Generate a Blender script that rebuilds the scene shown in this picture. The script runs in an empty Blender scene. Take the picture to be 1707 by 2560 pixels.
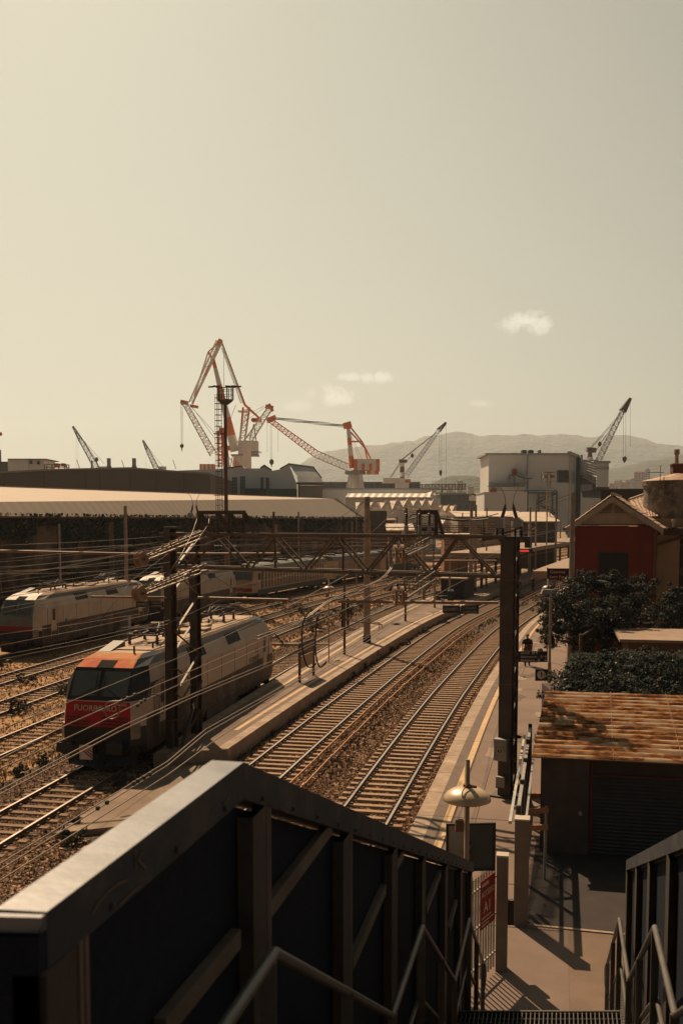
import bpy, math, random
from mathutils import Vector, Matrix
R = math.radians
random.seed(7)
scene = bpy.context.scene
COL = scene.collection

# ---------------------------------------------------------------- camera
FPX, PITCH, HZ, CAMZ = 2489.0, R(4.5), 1300.0, 8.6
CYP = HZ + FPX * math.tan(PITCH)
cam_d = bpy.data.cameras.new('camera'); cam = bpy.data.objects.new('camera', cam_d); COL.objects.link(cam)
cam_d.sensor_fit = 'VERTICAL'; cam_d.sensor_height = 36.0; cam_d.sensor_width = 24.0; cam_d.lens = 35.0
cam_d.shift_y = (CYP - 1280.0) / 2560.0
cam_d.clip_start = 0.05; cam_d.clip_end = 30000
cam.location = (0, 0, CAMZ); cam.rotation_euler = (R(90) - PITCH, 0, 0)
cam_d.dof.use_dof = True; cam_d.dof.focus_distance = 45; cam_d.dof.aperture_fstop = 5.6
scene.camera = cam

# ---------------------------------------------------------------- sky, sun, exposure
SKYTINT = (1.36, 1.28, 0.975)
SUN_EL = R(46); TRAVEL = Vector((0.36, -0.93, 0)).normalized()      # where the light travels to, on the ground
sdir = Vector((-TRAVEL.x * math.cos(SUN_EL), -TRAVEL.y * math.cos(SUN_EL), math.sin(SUN_EL)))
world = bpy.data.worlds.new("World"); scene.world = world; world.use_nodes = True
nt = world.node_tree; nt.nodes.clear()
def N(t, typ, **k):
    n = t.nodes.new(typ)
    for a, b in k.items(): setattr(n, a, b)
    return n
def MX(t, typ, a, b, f, blend='MIX'):
    n = t.nodes.new('ShaderNodeMix'); n.data_type = 'RGBA'; n.blend_type = blend
    for s, v in ((0, f), (6, a), (7, b)):
        if isinstance(v, (int, float)): n.inputs[s].default_value = v
        elif isinstance(v, tuple): n.inputs[s].default_value = (*v[:3], 1)
        else: t.links.new(v, n.inputs[s])
    return n.outputs[2]
def MT(t, op, a, b=None, c=None):
    n = t.nodes.new('ShaderNodeMath'); n.operation = op
    for i, v in enumerate((a, b, c)):
        if v is None: continue
        if isinstance(v, (int, float)): n.inputs[i].default_value = v
        else: t.links.new(v, n.inputs[i])
    return n.outputs[0]
def VM(t, op, a, b=None):
    n = t.nodes.new('ShaderNodeVectorMath'); n.operation = op
    for i, v in enumerate((a, b)):
        if v is None: continue
        if isinstance(v, (tuple, Vector)): n.inputs[i].default_value = tuple(v)
        else: t.links.new(v, n.inputs[i])
    return n
sky = N(nt, 'ShaderNodeTexSky', sky_type='NISHITA', sun_disc=False)
sky.sun_elevation = SUN_EL; sky.sun_rotation = math.atan2(sdir.x, sdir.y)
sky.air_density = 1.0; sky.dust_density = 1.6; sky.ozone_density = 1.0; sky.altitude = 20
hs = N(nt, 'ShaderNodeHueSaturation'); hs.inputs['Saturation'].default_value = 0.35
nt.links.new(sky.outputs[0], hs.inputs['Color'])
gm = N(nt, 'ShaderNodeGamma'); gm.inputs[1].default_value = 0.6       # thin high haze evens out the sky
nt.links.new(hs.outputs[0], gm.inputs[0])
tint = MX(nt, '', gm.outputs[0], SKYTINT, 1.0, 'MULTIPLY')
tc0 = N(nt, 'ShaderNodeTexCoord'); dotn = VM(nt, 'DOT_PRODUCT', tc0.outputs['Generated'], Vector((sdir.x, sdir.y, 0)).normalized())
mr = N(nt, 'ShaderNodeMapRange'); mr.interpolation_type = 'SMOOTHSTEP'; mr.inputs[1].default_value = .12; mr.inputs[2].default_value = 1.02; mr.inputs[3].default_value = .0; mr.inputs[4].default_value = 1.0
nt.links.new(dotn.outputs['Value'], mr.inputs[0])                       # the sky is duller away from the sun
skycol = MX(nt, '', tint, MX(nt, '', (.22, .26, .31), (1.0, 1.0, 1.0), mr.outputs[0]), 1.0, 'MULTIPLY')
# clouds: small wisps low over the hills
tc = N(nt, 'ShaderNodeTexCoord')
def pxdir(px, py):
    a = (px - 853.5) / FPX; b = -(py - CYP) / FPX; c, s = math.cos(PITCH), math.sin(PITCH)
    return Vector((a, c + b * s, -s + b * c)).normalized()
noi = N(nt, 'ShaderNodeTexNoise'); noi.inputs['Scale'].default_value = 55; noi.inputs['Detail'].default_value = 6; noi.inputs['Roughness'].default_value = 0.62
nt.links.new(tc.outputs['Generated'], noi.inputs['Vector'])
tot = None
for px, py, w, h, st in ((1320, 805, 62, 27, 1.0), (840, 985, 58, 24, 1.0), (940, 945, 42, 16, .95), (872, 944, 34, 12, .8), (1198, 1010, 26, 9, .5), (740, 1015, 46, 14, .45)):
    d = pxdir(px, py); rt = Vector((d.y, -d.x, 0)).normalized(); up = rt.cross(d)
    u = MT(nt, 'MULTIPLY', VM(nt, 'DOT_PRODUCT', tc.outputs['Generated'], rt).outputs['Value'], FPX / w)
    v0 = MT(nt, 'SUBTRACT', VM(nt, 'DOT_PRODUCT', tc.outputs['Generated'], up).outputs['Value'], 0.0)
    v = MT(nt, 'MULTIPLY', v0, FPX / h)
    r2 = MT(nt, 'ADD', MT(nt, 'MULTIPLY', u, u), MT(nt, 'MULTIPLY', v, v))
    g = MT(nt, 'SUBTRACT', 1.0, r2)
    g = MT(nt, 'ADD', g, MT(nt, 'MULTIPLY', MT(nt, 'SUBTRACT', noi.outputs[0], 0.44), 6.0))
    g.node.use_clamp = True
    inside = MT(nt, 'LESS_THAN', r2, 2.6); front = MT(nt, 'GREATER_THAN', VM(nt, 'DOT_PRODUCT', tc.outputs['Generated'], d).outputs['Value'], 0)
    fall = MT(nt, 'SUBTRACT', 1.0, MT(nt, 'DIVIDE', r2, 2.6)); fall.node.use_clamp = True
    g = MT(nt, 'MULTIPLY', MT(nt, 'MULTIPLY', MT(nt, 'MULTIPLY', g, inside), MT(nt, 'MULTIPLY', front, fall)), st)
    tot = g if tot is None else MT(nt, 'MAXIMUM', tot, g)
cl = MX(nt, '', skycol, (8.0, 7.5, 6.2), MT(nt, 'MULTIPLY', tot, 0.8))
bg = N(nt, 'ShaderNodeBackground'); bg.inputs[1].default_value = 0.09
nt.links.new(cl, bg.inputs[0])
wo = N(nt, 'ShaderNodeOutputWorld'); nt.links.new(bg.outputs[0], wo.inputs[0])
sun_d = bpy.data.lights.new('sun', 'SUN'); sun_d.energy = 5.0; sun_d.angle = R(0.6); sun_d.color = (1.0, 0.71, 0.45)
sun = bpy.data.objects.new('sun', sun_d); COL.objects.link(sun)
sun.rotation_euler = sdir.to_track_quat('Z', 'Y').to_euler()
scene.view_settings.view_transform = 'Standard'; scene.view_settings.look = 'None'
scene.view_settings.exposure = 0.47; scene.view_settings.gamma = 1.0
scene.render.engine = 'CYCLES'

# ---------------------------------------------------------------- picture <-> place
def ray(px, py):
    a = (px - 853.5) / FPX; b = -(py - CYP) / FPX; c, s = math.cos(PITCH), math.sin(PITCH)
    return Vector((a, c + b * s, -s + b * c))
def P(px, py, d):
    r = ray(px, py); t = d / r.y; return Vector((r.x * t, d, CAMZ + r.z * t))
def G(px, py, z=0.0):
    r = ray(px, py); t = (z - CAMZ) / r.z; return Vector((r.x * t, r.y * t, z))

# ---------------------------------------------------------------- materials
MATS = {}
def mat(name, c1, c2=None, scale=3.0, rough=0.8, bump=0.0, bscale=None, metal=0.0, detail=6, lo=.35, hi=.65, c3=None, s3=1.0, stretch=None, coord='Object', spec=0.35, bdist=0.02):
    if name in MATS: return MATS[name]
    m = bpy.data.materials.new(name); m.use_nodes = True; t = m.node_tree; b = t.nodes['Principled BSDF']
    b.inputs['Roughness'].default_value = rough; b.inputs['Metallic'].default_value = metal
    b.inputs['Specular IOR Level'].default_value = spec
    co = t.nodes.new('ShaderNodeTexCoord').outputs[coord]
    if stretch:
        mp = t.nodes.new('ShaderNodeMapping'); mp.inputs['Scale'].default_value = stretch; t.links.new(co, mp.inputs[0]); co = mp.outputs[0]
    def noise(sc, dt=detail):
        n = t.nodes.new('ShaderNodeTexNoise'); n.inputs['Scale'].default_value = sc; n.inputs['Detail'].default_value = dt; n.inputs['Roughness'].default_value = .6
        t.links.new(co, n.inputs['Vector']); return n.outputs[0]
    def ramp(v, lo, hi):
        r = t.nodes.new('ShaderNodeMapRange'); r.inputs[1].default_value = lo; r.inputs[2].default_value = hi; t.links.new(v, r.inputs[0]); return r.outputs[0]
    if c2 is None: c2 = tuple(x * .8 for x in c1)
    col = MX(t, '', c1, c2, ramp(noise(scale), lo, hi))
    if c3: col = MX(t, '', col, c3, ramp(noise(s3), .5, .72))
    t.links.new(col, b.inputs['Base Color'])
    if bump:
        bn = t.nodes.new('ShaderNodeBump'); bn.inputs['Strength'].default_value = bump; bn.inputs['Distance'].default_value = bdist
        t.links.new(noise(bscale or scale * 4), bn.inputs['Height']); t.links.new(bn.outputs[0], b.inputs['Normal'])
    MATS[name] = m; return m
def vor_mat(name, cols, scale, rough=.9, bump=.8, dist=.03, patch=None, pscale=.3):
    m = bpy.data.materials.new(name); m.use_nodes = True; t = m.node_tree; b = t.nodes['Principled BSDF']
    b.inputs['Roughness'].default_value = rough; b.inputs['Specular IOR Level'].default_value = .15
    co = t.nodes.new('ShaderNodeTexCoord').outputs['Object']
    v = t.nodes.new('ShaderNodeTexVoronoi'); v.inputs['Scale'].default_value = scale; v.inputs['Randomness'].default_value = 1
    t.links.new(co, v.inputs['Vector'])
    sp = t.nodes.new('ShaderNodeSeparateColor'); t.links.new(v.outputs['Color'], sp.inputs[0])
    cr = t.nodes.new('ShaderNodeValToRGB'); cr.color_ramp.interpolation = 'CONSTANT'
    for i, c in enumerate(cols):
        e = cr.color_ramp.elements[i] if i < 2 else cr.color_ramp.elements.new(i / len(cols))
        e.position = i / len(cols); e.color = (*c, 1)
    t.links.new(sp.outputs[0], cr.inputs[0]); col = cr.outputs[0]
    if patch:
        n = t.nodes.new('ShaderNodeTexNoise'); n.inputs['Scale'].default_value = pscale; n.inputs['Detail'].default_value = 8; t.links.new(co, n.inputs['Vector'])
        r = t.nodes.new('ShaderNodeMapRange'); r.inputs[1].default_value = .46; r.inputs[2].default_value = .6; t.links.new(n.outputs[0], r.inputs[0])
        f = MT(t, 'MULTIPLY', r.outputs[0], .85)
        col = MX(t, '', col, patch, f)
    t.links.new(col, b.inputs['Base Color'])
    bn = t.nodes.new('ShaderNodeBump'); bn.inputs['Strength'].default_value = bump; bn.inputs['Distance'].default_value = dist
    h = MT(t, 'ADD', MT(t, 'MULTIPLY', v.outputs['Distance'], -1.0), sp.outputs[1])
    t.links.new(h, bn.inputs['Height']); t.links.new(bn.outputs[0], b.inputs['Normal'])
    MATS[name] = m; return m
M_ballast = vor_mat('ballast', [(.02, .013, .010), (.10, .06, .034), (.045, .027, .018), (.17, .10, .06), (.065, .038, .024)], 13)
M_dry = vor_mat('dry grass ground', [(.34, .19, .085), (.46, .27, .13), (.24, .14, .065), (.38, .22, .11)], 22, patch=(.15, .095, .05), pscale=.35, bump=.5)
M_dirt = mat('yard dirt', (.17, .12, .08), (.26, .18, .11), .08, .95, .3, 2.0)
M_rail = mat('rail side rust', (.10, .055, .035), (.16, .09, .055), 6, .75, spec=.3)
M_railtop = mat('rail head steel', (.42, .36, .31), (.34, .29, .25), 3, .32, metal=.7)
M_sleeper = mat('concrete sleeper', (.38, .27, .18), (.22, .135, .08), 1.3, .95, .4, 12, lo=.3, hi=.7)
M_sleeper_old = mat('old sleeper', (.16, .10, .065), (.26, .17, .10), 3, .95, .4, 12)
M_asphalt = mat('platform asphalt', (.155, .112, .086), (.205, .148, .11), .7, .95, .35, 40, c3=(.11, .08, .062), s3=.25)
M_coping = mat('platform coping', (.34, .26, .19), (.25, .18, .13), 1.2, .9, .4, 20, c3=(.42, .33, .25), s3=2.5)
M_yellow = mat('safety line paint', (.52, .36, .2), (.42, .28, .15), 2.5, .8)
M_white = mat('line paint', (.5, .45, .38), (.4, .34, .28), 3, .8)
M_darksteel = mat('weathered dark steel', (.05, .038, .031), (.085, .062, .046), 2.5, .6, .15, 30, spec=.4)
M_brownsteel = mat('brown painted steel', (.10, .068, .047), (.145, .10, .068), 2, .6, .1, 20)
M_galv = mat('galvanised steel', (.30, .29, .27), (.22, .21, .2), 4, .5, metal=.35)
M_concrete_pole = mat('pale pole concrete', (.34, .27, .20), (.25, .19, .14), 2, .9, .2, 18)
M_wire = mat('copper wire', (.26, .20, .15), (.20, .15, .11), 1, .45, metal=.4)
M_cable = mat('black cable', (.02, .02, .02), (.03, .028, .026), 4, .6)
M_porc = mat('insulator brown', (.10, .055, .035), (.15, .08, .05), 4, .3)
M_pulley = mat('pulley paint', (.34, .22, .14), (.26, .16, .10), 4, .6)
M_black = mat('near black', (.012, .013, .016), (.02, .02, .022), 3, .5)
M_glass = mat('cab glass', (.075, .09, .082), (.095, .11, .10), .8, .25, spec=.6)
M_orange = mat('crane orange', (.78, .23, .055), (.68, .19, .05), .2, .6)
M_cwhite = mat('crane white', (.78, .75, .71), (.68, .65, .61), .2, .6)
M_leaf = mat('leaf dark', (.022, .030, .025), (.04, .05, .038), 2.5, .8, spec=.15)
M_leaf2 = mat('leaf light', (.07, .076, .06), (.04, .048, .036), 2.5, .85, spec=.15)
M_straw = mat('dry straw', (.34, .21, .10), (.22, .13, .06), 2, .9)
M_sage = mat('grey green weed', (.085, .09, .07), (.05, .056, .045), 2, .9)
M_flower = mat('flower', (.62, .48, .44), (.5, .38, .34), 2, .8)
M_skin = mat('skin', (.42, .26, .18), (.38, .22, .15), 2, .6)
M_bark = mat('bark', (.06, .045, .035), (.09, .07, .05), 6, .9, .5)

# ---------------------------------------------------------------- mesh builder
class MB:
    def __init__(s): s.v = []; s.f = []; s.m = []; s.ms = []
    def mi(s, m):
        if m is None: return 0
        if m not in s.ms: s.ms.append(m)
        return s.ms.index(m)
    def add(s, vs, fs, m=None):
        o = len(s.v); s.v.extend([tuple(v) for v in vs]); k = s.mi(m)
        for f in fs: s.f.append(tuple(i + o for i in f)); s.m.append(k)
        return s
    def quad(s, a, b, c, d, m=None): return s.add([a, b, c, d], [(0, 1, 2, 3)], m)
    def box(s, x0, x1, y0, y1, z0, z1, m=None):
        return s.add([(x0, y0, z0), (x1, y0, z0), (x1, y1, z0), (x0, y1, z0), (x0, y0, z1), (x1, y0, z1), (x1, y1, z1), (x0, y1, z1)],
            [(0, 3, 2, 1), (4, 5, 6, 7), (0, 1, 5, 4), (1, 2, 6, 5), (2, 3, 7, 6), (3, 0, 4, 7)], m)
    def obox(s, c, sx, sy, sz, rz=0, m=None):
        ca, sa = math.cos(rz), math.sin(rz); vs = []
        for z in (-sz / 2, sz / 2):
            for x, y in ((-sx / 2, -sy / 2), (sx / 2, -sy / 2), (sx / 2, sy / 2), (-sx / 2, sy / 2)):
                vs.append((c[0] + x * ca - y * sa, c[1] + x * sa + y * ca, c[2] + z))
        return s.add(vs, [(0, 3, 2, 1), (4, 5, 6, 7), (0, 1, 5, 4), (1, 2, 6, 5), (2, 3, 7, 6), (3, 0, 4, 7)], m)
    def beam(s, a, b, w, h=None, m=None, up=None):
        a = Vector(a); b = Vector(b); h = h or w; d = (b - a)
        if d.length < 1e-6: return s
        d.normalize(); u = Vector(up) if up else (Vector((0, 0, 1)) if abs(d.z) < .95 else Vector((0, 1, 0)))
        r = d.cross(u).normalized(); u = r.cross(d).normalized(); vs = []
        for p in (a, b):
            for x, y in ((-1, -1), (1, -1), (1, 1), (-1, 1)): vs.append(p + r * (x * w / 2) + u * (y * h / 2))
        return s.add(vs, [(3, 2, 1, 0), (4, 5, 6, 7), (0, 1, 5, 4), (1, 2, 6, 5), (2, 3, 7, 6), (3, 0, 4, 7)], m)
    def tube(s, pts, r, n=6, m=None, cap=True):
        pts = [Vector(p) for p in pts]; rr = r if isinstance(r, (list, tuple)) else [r] * len(pts); vs = []; fs = []; pr = None
        for i, p in enumerate(pts):
            d = (pts[min(i + 1, len(pts) - 1)] - pts[max(i - 1, 0)]).normalized()
            if pr is None:
                u = Vector((0, 0, 1)) if abs(d.z) < .9 else Vector((1, 0, 0)); pr = d.cross(u).normalized()
            pr = (pr - d * pr.dot(d)).normalized(); q = d.cross(pr)
            for k in range(n):
                a = 2 * math.pi * k / n; vs.append(p + (pr * math.cos(a) + q * math.sin(a)) * rr[i])
        for i in range(len(pts) - 1):
            for k in range(n): fs.append((i * n + k, i * n + (k + 1) % n, (i + 1) * n + (k + 1) % n, (i + 1) * n + k))
        if cap: fs.append(tuple(range(n - 1, -1, -1))); fs.append(tuple(range((len(pts) - 1) * n, len(pts) * n)))
        return s.add(vs, fs, m)
    def lathe(s, c, prof, n=16, m=None, axis='z'):
        vs = []; fs = []
        for r, z in prof:
            for k in range(n):
                a = 2 * math.pi * k / n; x, y = r * math.cos(a), r * math.sin(a)
                if axis == 'z': vs.append((c[0] + x, c[1] + y, c[2] + z))
                elif axis == 'x': vs.append((c[0] + z, c[1] + x, c[2] + y))
                else: vs.append((c[0] + x, c[1] + z, c[2] + y))
        L = len(prof)
        for i in range(L - 1):
            for k in range(n): fs.append((i * n + k, i * n + (k + 1) % n, (i + 1) * n + (k + 1) % n, (i + 1) * n + k))
        fs.append(tuple(range(n - 1, -1, -1))); fs.append(tuple(range((L - 1) * n, L * n)))
        return s.add(vs, fs, m)
    def prism(s, poly, z0, z1, m=None, mtop=None):
        n = len(poly); vs = [(p[0], p[1], z0) for p in poly] + [(p[0], p[1], z1) for p in poly]
        s.add(vs, [tuple(range(n - 1, -1, -1))] + [(i, (i + 1) % n, n + (i + 1) % n, n + i) for i in range(n)], m)
        return s.add([(p[0], p[1], z1) for p in poly], [tuple(range(n))], mtop or m)
    def lattice(s, a, b, w, t=.05, n=8, m=None, w2=None, up=None, hh=None):
        """four chord lattice boom from a to b"""
        a = Vector(a); b = Vector(b); d = (b - a).normalized(); u = Vector(up) if up else (Vector((0, 0, 1)) if abs(d.z) < .95 else Vector((0, 1, 0)))
        r = d.cross(u).normalized(); u = r.cross(d).normalized(); w2 = w if w2 is None else w2; hh = hh or 1.0
        def ring(f):
            c = a + (b - a) * f; k = (w + (w2 - w) * f) / 2
            return [c + r * (x * k) + u * (y * k * hh) for x, y in ((-1, -1), (1, -1), (1, 1), (-1, 1))]
        pr = ring(0)
        for i in range(n):
            nx = ring((i + 1) / n)
            for k in range(4):
                s.beam(pr[k], nx[k], t, m=m)
                q = (k + 1) % 4
                if i % 2: s.beam(pr[k], nx[q], t * .6, m=m)
                else: s.beam(pr[q], nx[k], t * .6, m=m)
                s.beam(nx[k], nx[q], t * .6, m=m)
            pr = nx
        return s
    def build(s, name, m=None, parent=None, smooth=False, loc=None):
        me = bpy.data.meshes.new(name); me.from_pydata(s.v, [], s.f)
        ms = s.ms if s.ms else []
        if not ms: me.materials.append(m)
        else:
            for x in ms: me.materials.append(x)
            me.polygons.foreach_set('material_index', s.m)
        if smooth: me.polygons.foreach_set('use_smooth', [len(f) < 5 for f in s.f])
        me.update(); o = bpy.data.objects.new(name, me); COL.objects.link(o)
        if parent: o.parent = parent
        if loc: o.location = loc
        return o
def recentre(t, base, rz=None):
    base = Vector(base)
    for ch in t.children: ch.location = Vector(ch.location) - base
    t.location = base
    if rz is not None: t.rotation_euler = (0, 0, rz)
def tag(o, label, cat, group=None):
    o['label'] = label; o['category'] = cat
    if group: o['group'] = group
    return o
def struct(o, kind='structure'):
    o['kind'] = kind; return o
def thing(name, label, cat, loc=(0, 0, 0), rz=0, group=None):
    o = bpy.data.objects.new(name, None); COL.objects.link(o); o.empty_display_size = .2
    o.location = loc; o.rotation_euler = (0, 0, rz); tag(o, label, cat, group); return o
def dup(root, loc, rz=None, label=None, group=None):
    r = root.copy(); COL.objects.link(r); r.location = loc
    if rz is not None: r.rotation_euler = (0, 0, rz)
    if label: r['label'] = label
    if group: r['group'] = group
    for ch in list(root.children):
        c = ch.copy(); COL.objects.link(c); c.parent = r
        for g in list(ch.children):
            d = g.copy(); COL.objects.link(d); d.parent = c
    return r
def text(name, body, size, loc, rot, m, parent=None, depth=.004, align='LEFT', sx=1.0):
    """lettering as a mesh; rot is an euler; text lies in its local XY plane"""
    cu = bpy.data.curves.new(name, 'FONT'); cu.body = body; cu.size = size; cu.extrude = depth; cu.align_x = align; cu.offset = size * .012; cu.resolution_u = 2
    o = bpy.data.objects.new(name, cu); COL.objects.link(o)
    dg = bpy.context.evaluated_depsgraph_get(); me = bpy.data.meshes.new_from_object(o.evaluated_get(dg))
    bpy.data.objects.remove(o); me.materials.clear(); me.materials.append(m)
    q = bpy.data.objects.new(name, me); COL.objects.link(q); q.location = loc; q.rotation_euler = rot; q.scale = (sx, 1, 1)
    if parent: q.parent = parent
    return q
def spline(pts, y):
    """catmull rom X(Y) through (Y, X) points, straight beyond the ends"""
    if y <= pts[0][0]:
        s = (pts[1][1] - pts[0][1]) / (pts[1][0] - pts[0][0]); return pts[0][1] + s * (y - pts[0][0])
    if y >= pts[-1][0]:
        s = (pts[-1][1] - pts[-2][1]) / (pts[-1][0] - pts[-2][0]); return pts[-1][1] + s * (y - pts[-1][0])
    for i in range(len(pts) - 1):
        if pts[i][0] <= y <= pts[i + 1][0]: break
    def sl(k):
        if k <= 0: return (pts[1][1] - pts[0][1]) / (pts[1][0] - pts[0][0])
        if k >= len(pts) - 1: return (pts[-1][1] - pts[-2][1]) / (pts[-1][0] - pts[-2][0])
        return (pts[k + 1][1] - pts[k - 1][1]) / (pts[k + 1][0] - pts[k - 1][0])
    h = pts[i + 1][0] - pts[i][0]; t = (y - pts[i][0]) / h
    return ((2 * t**3 - 3 * t**2 + 1) * pts[i][1] + (t**3 - 2 * t**2 + t) * h * sl(i) + (-2 * t**3 + 3 * t**2) * pts[i + 1][1] + (t**3 - t**2) * h * sl(i + 1))
C2 = [(-10, -11.9), (34.3, -2.3), (51.9, 1.75), (76.6, 7.95), (92.5, 12.9), (126, 24.2), (155, 35), (200, 53), (300, 97)]
C3 = [(-10, -16.4), (34.5, -7.95), (51.1, -4.76), (65, -1.95), (77.7, .84), (99, 6.2), (117.4, 12.0), (150, 23), (200, 42), (300, 85)]
class Line:
    def __init__(s, f): s.f = f
    def tan(s, y):
        d = (s.f(y + .5) - s.f(y - .5)); v = Vector((d, 1.0, 0)); v.normalize(); return v
    def at(s, y, off=0.0, z=0.0):
        t = s.tan(y); return Vector((s.f(y) + off * t.y, y - off * t.x, z))
L2 = Line(lambda y: spline(C2, y)); L3 = Line(lambda y: spline(C3, y))
class Off:
    def __init__(s, base, off): s.b = base; s.o = off
    def tan(s, y): return s.b.tan(y)
    def at(s, y, off=0.0, z=0.0): return s.b.at(y, s.o(y) + off if callable(s.o) else s.o + off, z)
L1 = Off(L2, lambda y: 4.25 + max(0, min(1, (y - 50) / 60)) * .6)
L4 = Off(L3, -5.1); L5 = Off(L3, -9.2); L6 = Off(L3, -13.3); L7 = Off(L3, -17.5)
def strip(mb, fa, fb, y0, y1, step, z, m=None):
    ys = [y0 + (y1 - y0) * i / max(1, int((y1 - y0) / step)) for i in range(int((y1 - y0) / step) + 1)]
    vs = []
    for y in ys: a = fa(y); b = fb(y); vs += [(a.x, a.y, z), (b.x, b.y, z)]
    mb.add(vs, [(2 * i, 2 * i + 1, 2 * i + 3, 2 * i + 2) for i in range(len(ys) - 1)], m)
def slab(mb, fa, fb, y0, y1, step, z0, z1, mside=None, mtop=None):
    n = int((y1 - y0) / step); ys = [y0 + (y1 - y0) * i / n for i in range(n + 1)]
    A = [fa(y) for y in ys]; B = [fb(y) for y in ys]; poly = [(p.x, p.y) for p in A] + [(p.x, p.y) for p in reversed(B)]
    k = len(poly)
    for i in range(k):
        p, q = poly[i], poly[(i + 1) % k]; mb.add([(*p, z0), (*q, z0), (*q, z1), (*p, z1)], [(0, 3, 2, 1)], mside)
    vs = []
    for a, b in zip(A, B): vs += [(a.x, a.y, z1), (b.x, b.y, z1)]
    mb.add(vs, [(2 * i, 2 * i + 1, 2 * i + 3, 2 * i + 2) for i in range(n)], mtop)
# ================================================================ THE SETTING
g = MB(); g.quad((-2800, -60, 0), (2800, -60, 0), (7000, 8800, 0), (-7000, 8800, 0)); struct(g.build('ground', M_dirt))
# dry grass yard among the left-hand tracks, ballast beds
b = MB(); strip(b, lambda y: L7.at(y, -4), lambda y: L3.at(y, -2.0), -10, 330, 4, .012); struct(b.build('yard_ground', M_dry))
b = MB(); strip(b, lambda y: L3.at(y, -2.6), lambda y: L3.at(y, 1.9), -10, 330, 4, .018)
strip(b, lambda y: L2.at(y, -2.2), lambda y: L1.at(y, 2.2), -10, 330, 4, .018)
strip(b, lambda y: L3.at(y, 1.89), lambda y: L2.at(y, -2.19), -10, 26.7, 3, .016)
struct(b.build('ballast_bed', M_ballast))
for i, L in enumerate((L4, L5, L6, L7)):
    b = MB(); strip(b, lambda y: L.at(y, -1.15), lambda y: L.at(y, 1.15), -5 + i * 5, 330, 4, .022); struct(b.build('track_bed', M_dirt_bed if 'M_dirt_bed' in globals() else M_dry))
ZP = .6
# island platform between the second and third track
ia = lambda y: L3.at(y, 1.62); ib = lambda y: L2.at(y, -1.65)
b = MB(); slab(b, ia, ib, 34.0, 330, 4, 0, ZP, M_coping, M_asphalt)
struct(b.build('island_platform'))
b = MB()
strip(b, lambda y: L3.at(y, 1.63), lambda y: L3.at(y, 2.05), 34.05, 330, 4, ZP + .004); strip(b, lambda y: L2.at(y, -2.05), lambda y: L2.at(y, -1.66), 34.05, 330, 4, ZP + .004)
struct(b.build('platform_coping', M_coping))
b = MB()
strip(b, lambda y: L2.at(y, -2.47), lambda y: L2.at(y, -2.3), 37, 330, 4, ZP + .005); strip(b, lambda y: L3.at(y, 2.4), lambda y: L3.at(y, 2.6), 44, 330, 4, ZP + .005)
strip(b, lambda y: L1.at(y, 2.42), lambda y: L1.at(y, 2.62), 8, 330, 4, ZP + .005)
struct(b.build('safety_lines', M_yellow))
# low walkway at the near end of the island platform
b = MB(); slab(b, lambda y: L3.at(y, 1.75 if y > 24 else 1.9), lambda y: L2.at(y, -1.9), 26.6, 33.98, 3, 0, .18, M_coping, mat('walkway paving', (.22, .16, .115), (.15, .11, .08), .6, .95, .5, 15, c3=(.3, .22, .16), s3=.5))
struct(b.build('walkway'))
# platform one on the right and the forecourt beside it
pa = lambda y: L1.at(y, 1.66); pb = lambda y: L1.at(y, 5.6)
b = MB(); slab(b, pa, pb, -4, 330, 4, 0, ZP, M_coping, mat('platform one asphalt', (.195, .142, .112), (.155, .112, .088), .8, .95, .3, 45, c3=(.235, .172, .135), s3=.2)); struct(b.build('platform'))
b = MB(); strip(b, lambda y: L1.at(y, 1.67), lambda y: L1.at(y, 2.1), -4, 330, 4, ZP + .004); struct(b.build('platform_coping', M_coping))
b = MB(); strip(b, lambda y: L1.at(y, 2.1), lambda y: L1.at(y, 2.42), -4, 330, 4, ZP + .004)
struct(b.build('platform_edge_paving', mat('edge paving', (.15, .115, .093), (.12, .09, .072), 2, .95, .3, 30)))
b = MB(); slab(b, lambda y: L1.at(y, 5.601), lambda y: Vector((60, y, 0)), -4, 200, 4, 0, ZP - .004, M_coping, mat('forecourt paving', (.175, .12, .088), (.13, .09, .067), .9, .95, .35, 30))
struct(b.build('forecourt'))

b = MB(); rj = random.Random(3)
for fa, fb, y0, y1 in ((lambda y: L1.at(y, 1.68), lambda y: L1.at(y, 5.5), 14, 120), (lambda y: L3.at(y, 1.66), lambda y: L2.at(y, -1.7), 36, 120)):
    y = y0
    while y < y1:
        a, c = fa(y), fb(y - .0); w = .018 + y * .0003; f = 1.0 if rj.random() < .35 else (.16 if rj.random() < .8 else .5); c = a + (c - a) * f; b.add([(a.x, a.y, ZP + .0065), (c.x, c.y, ZP + .0065), (c.x, c.y + w, ZP + .0065), (a.x, a.y + w, ZP + .0065)], [(0, 1, 2, 3)]); y += 2.3
strip(b, lambda y: L1.at(y, 2.62), lambda y: L1.at(y, 2.66), 10, 200, 3, ZP + .0062); strip(b, lambda y: L1.at(y, 3.25), lambda y: L1.at(y, 3.27), 10, 120, 3, ZP + .0062)
strip(b, lambda y: L2.at(y, -2.64), lambda y: L2.at(y, -2.6), 37, 120, 3, ZP + .0062); strip(b, lambda y: L3.at(y, 2.9), lambda y: L3.at(y, 2.94), 44, 120, 3, ZP + .0062)
struct(b.build('paving_joints', mat('joint dirt', (.06, .045, .035), rough=.95)))
b = MB()
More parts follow.
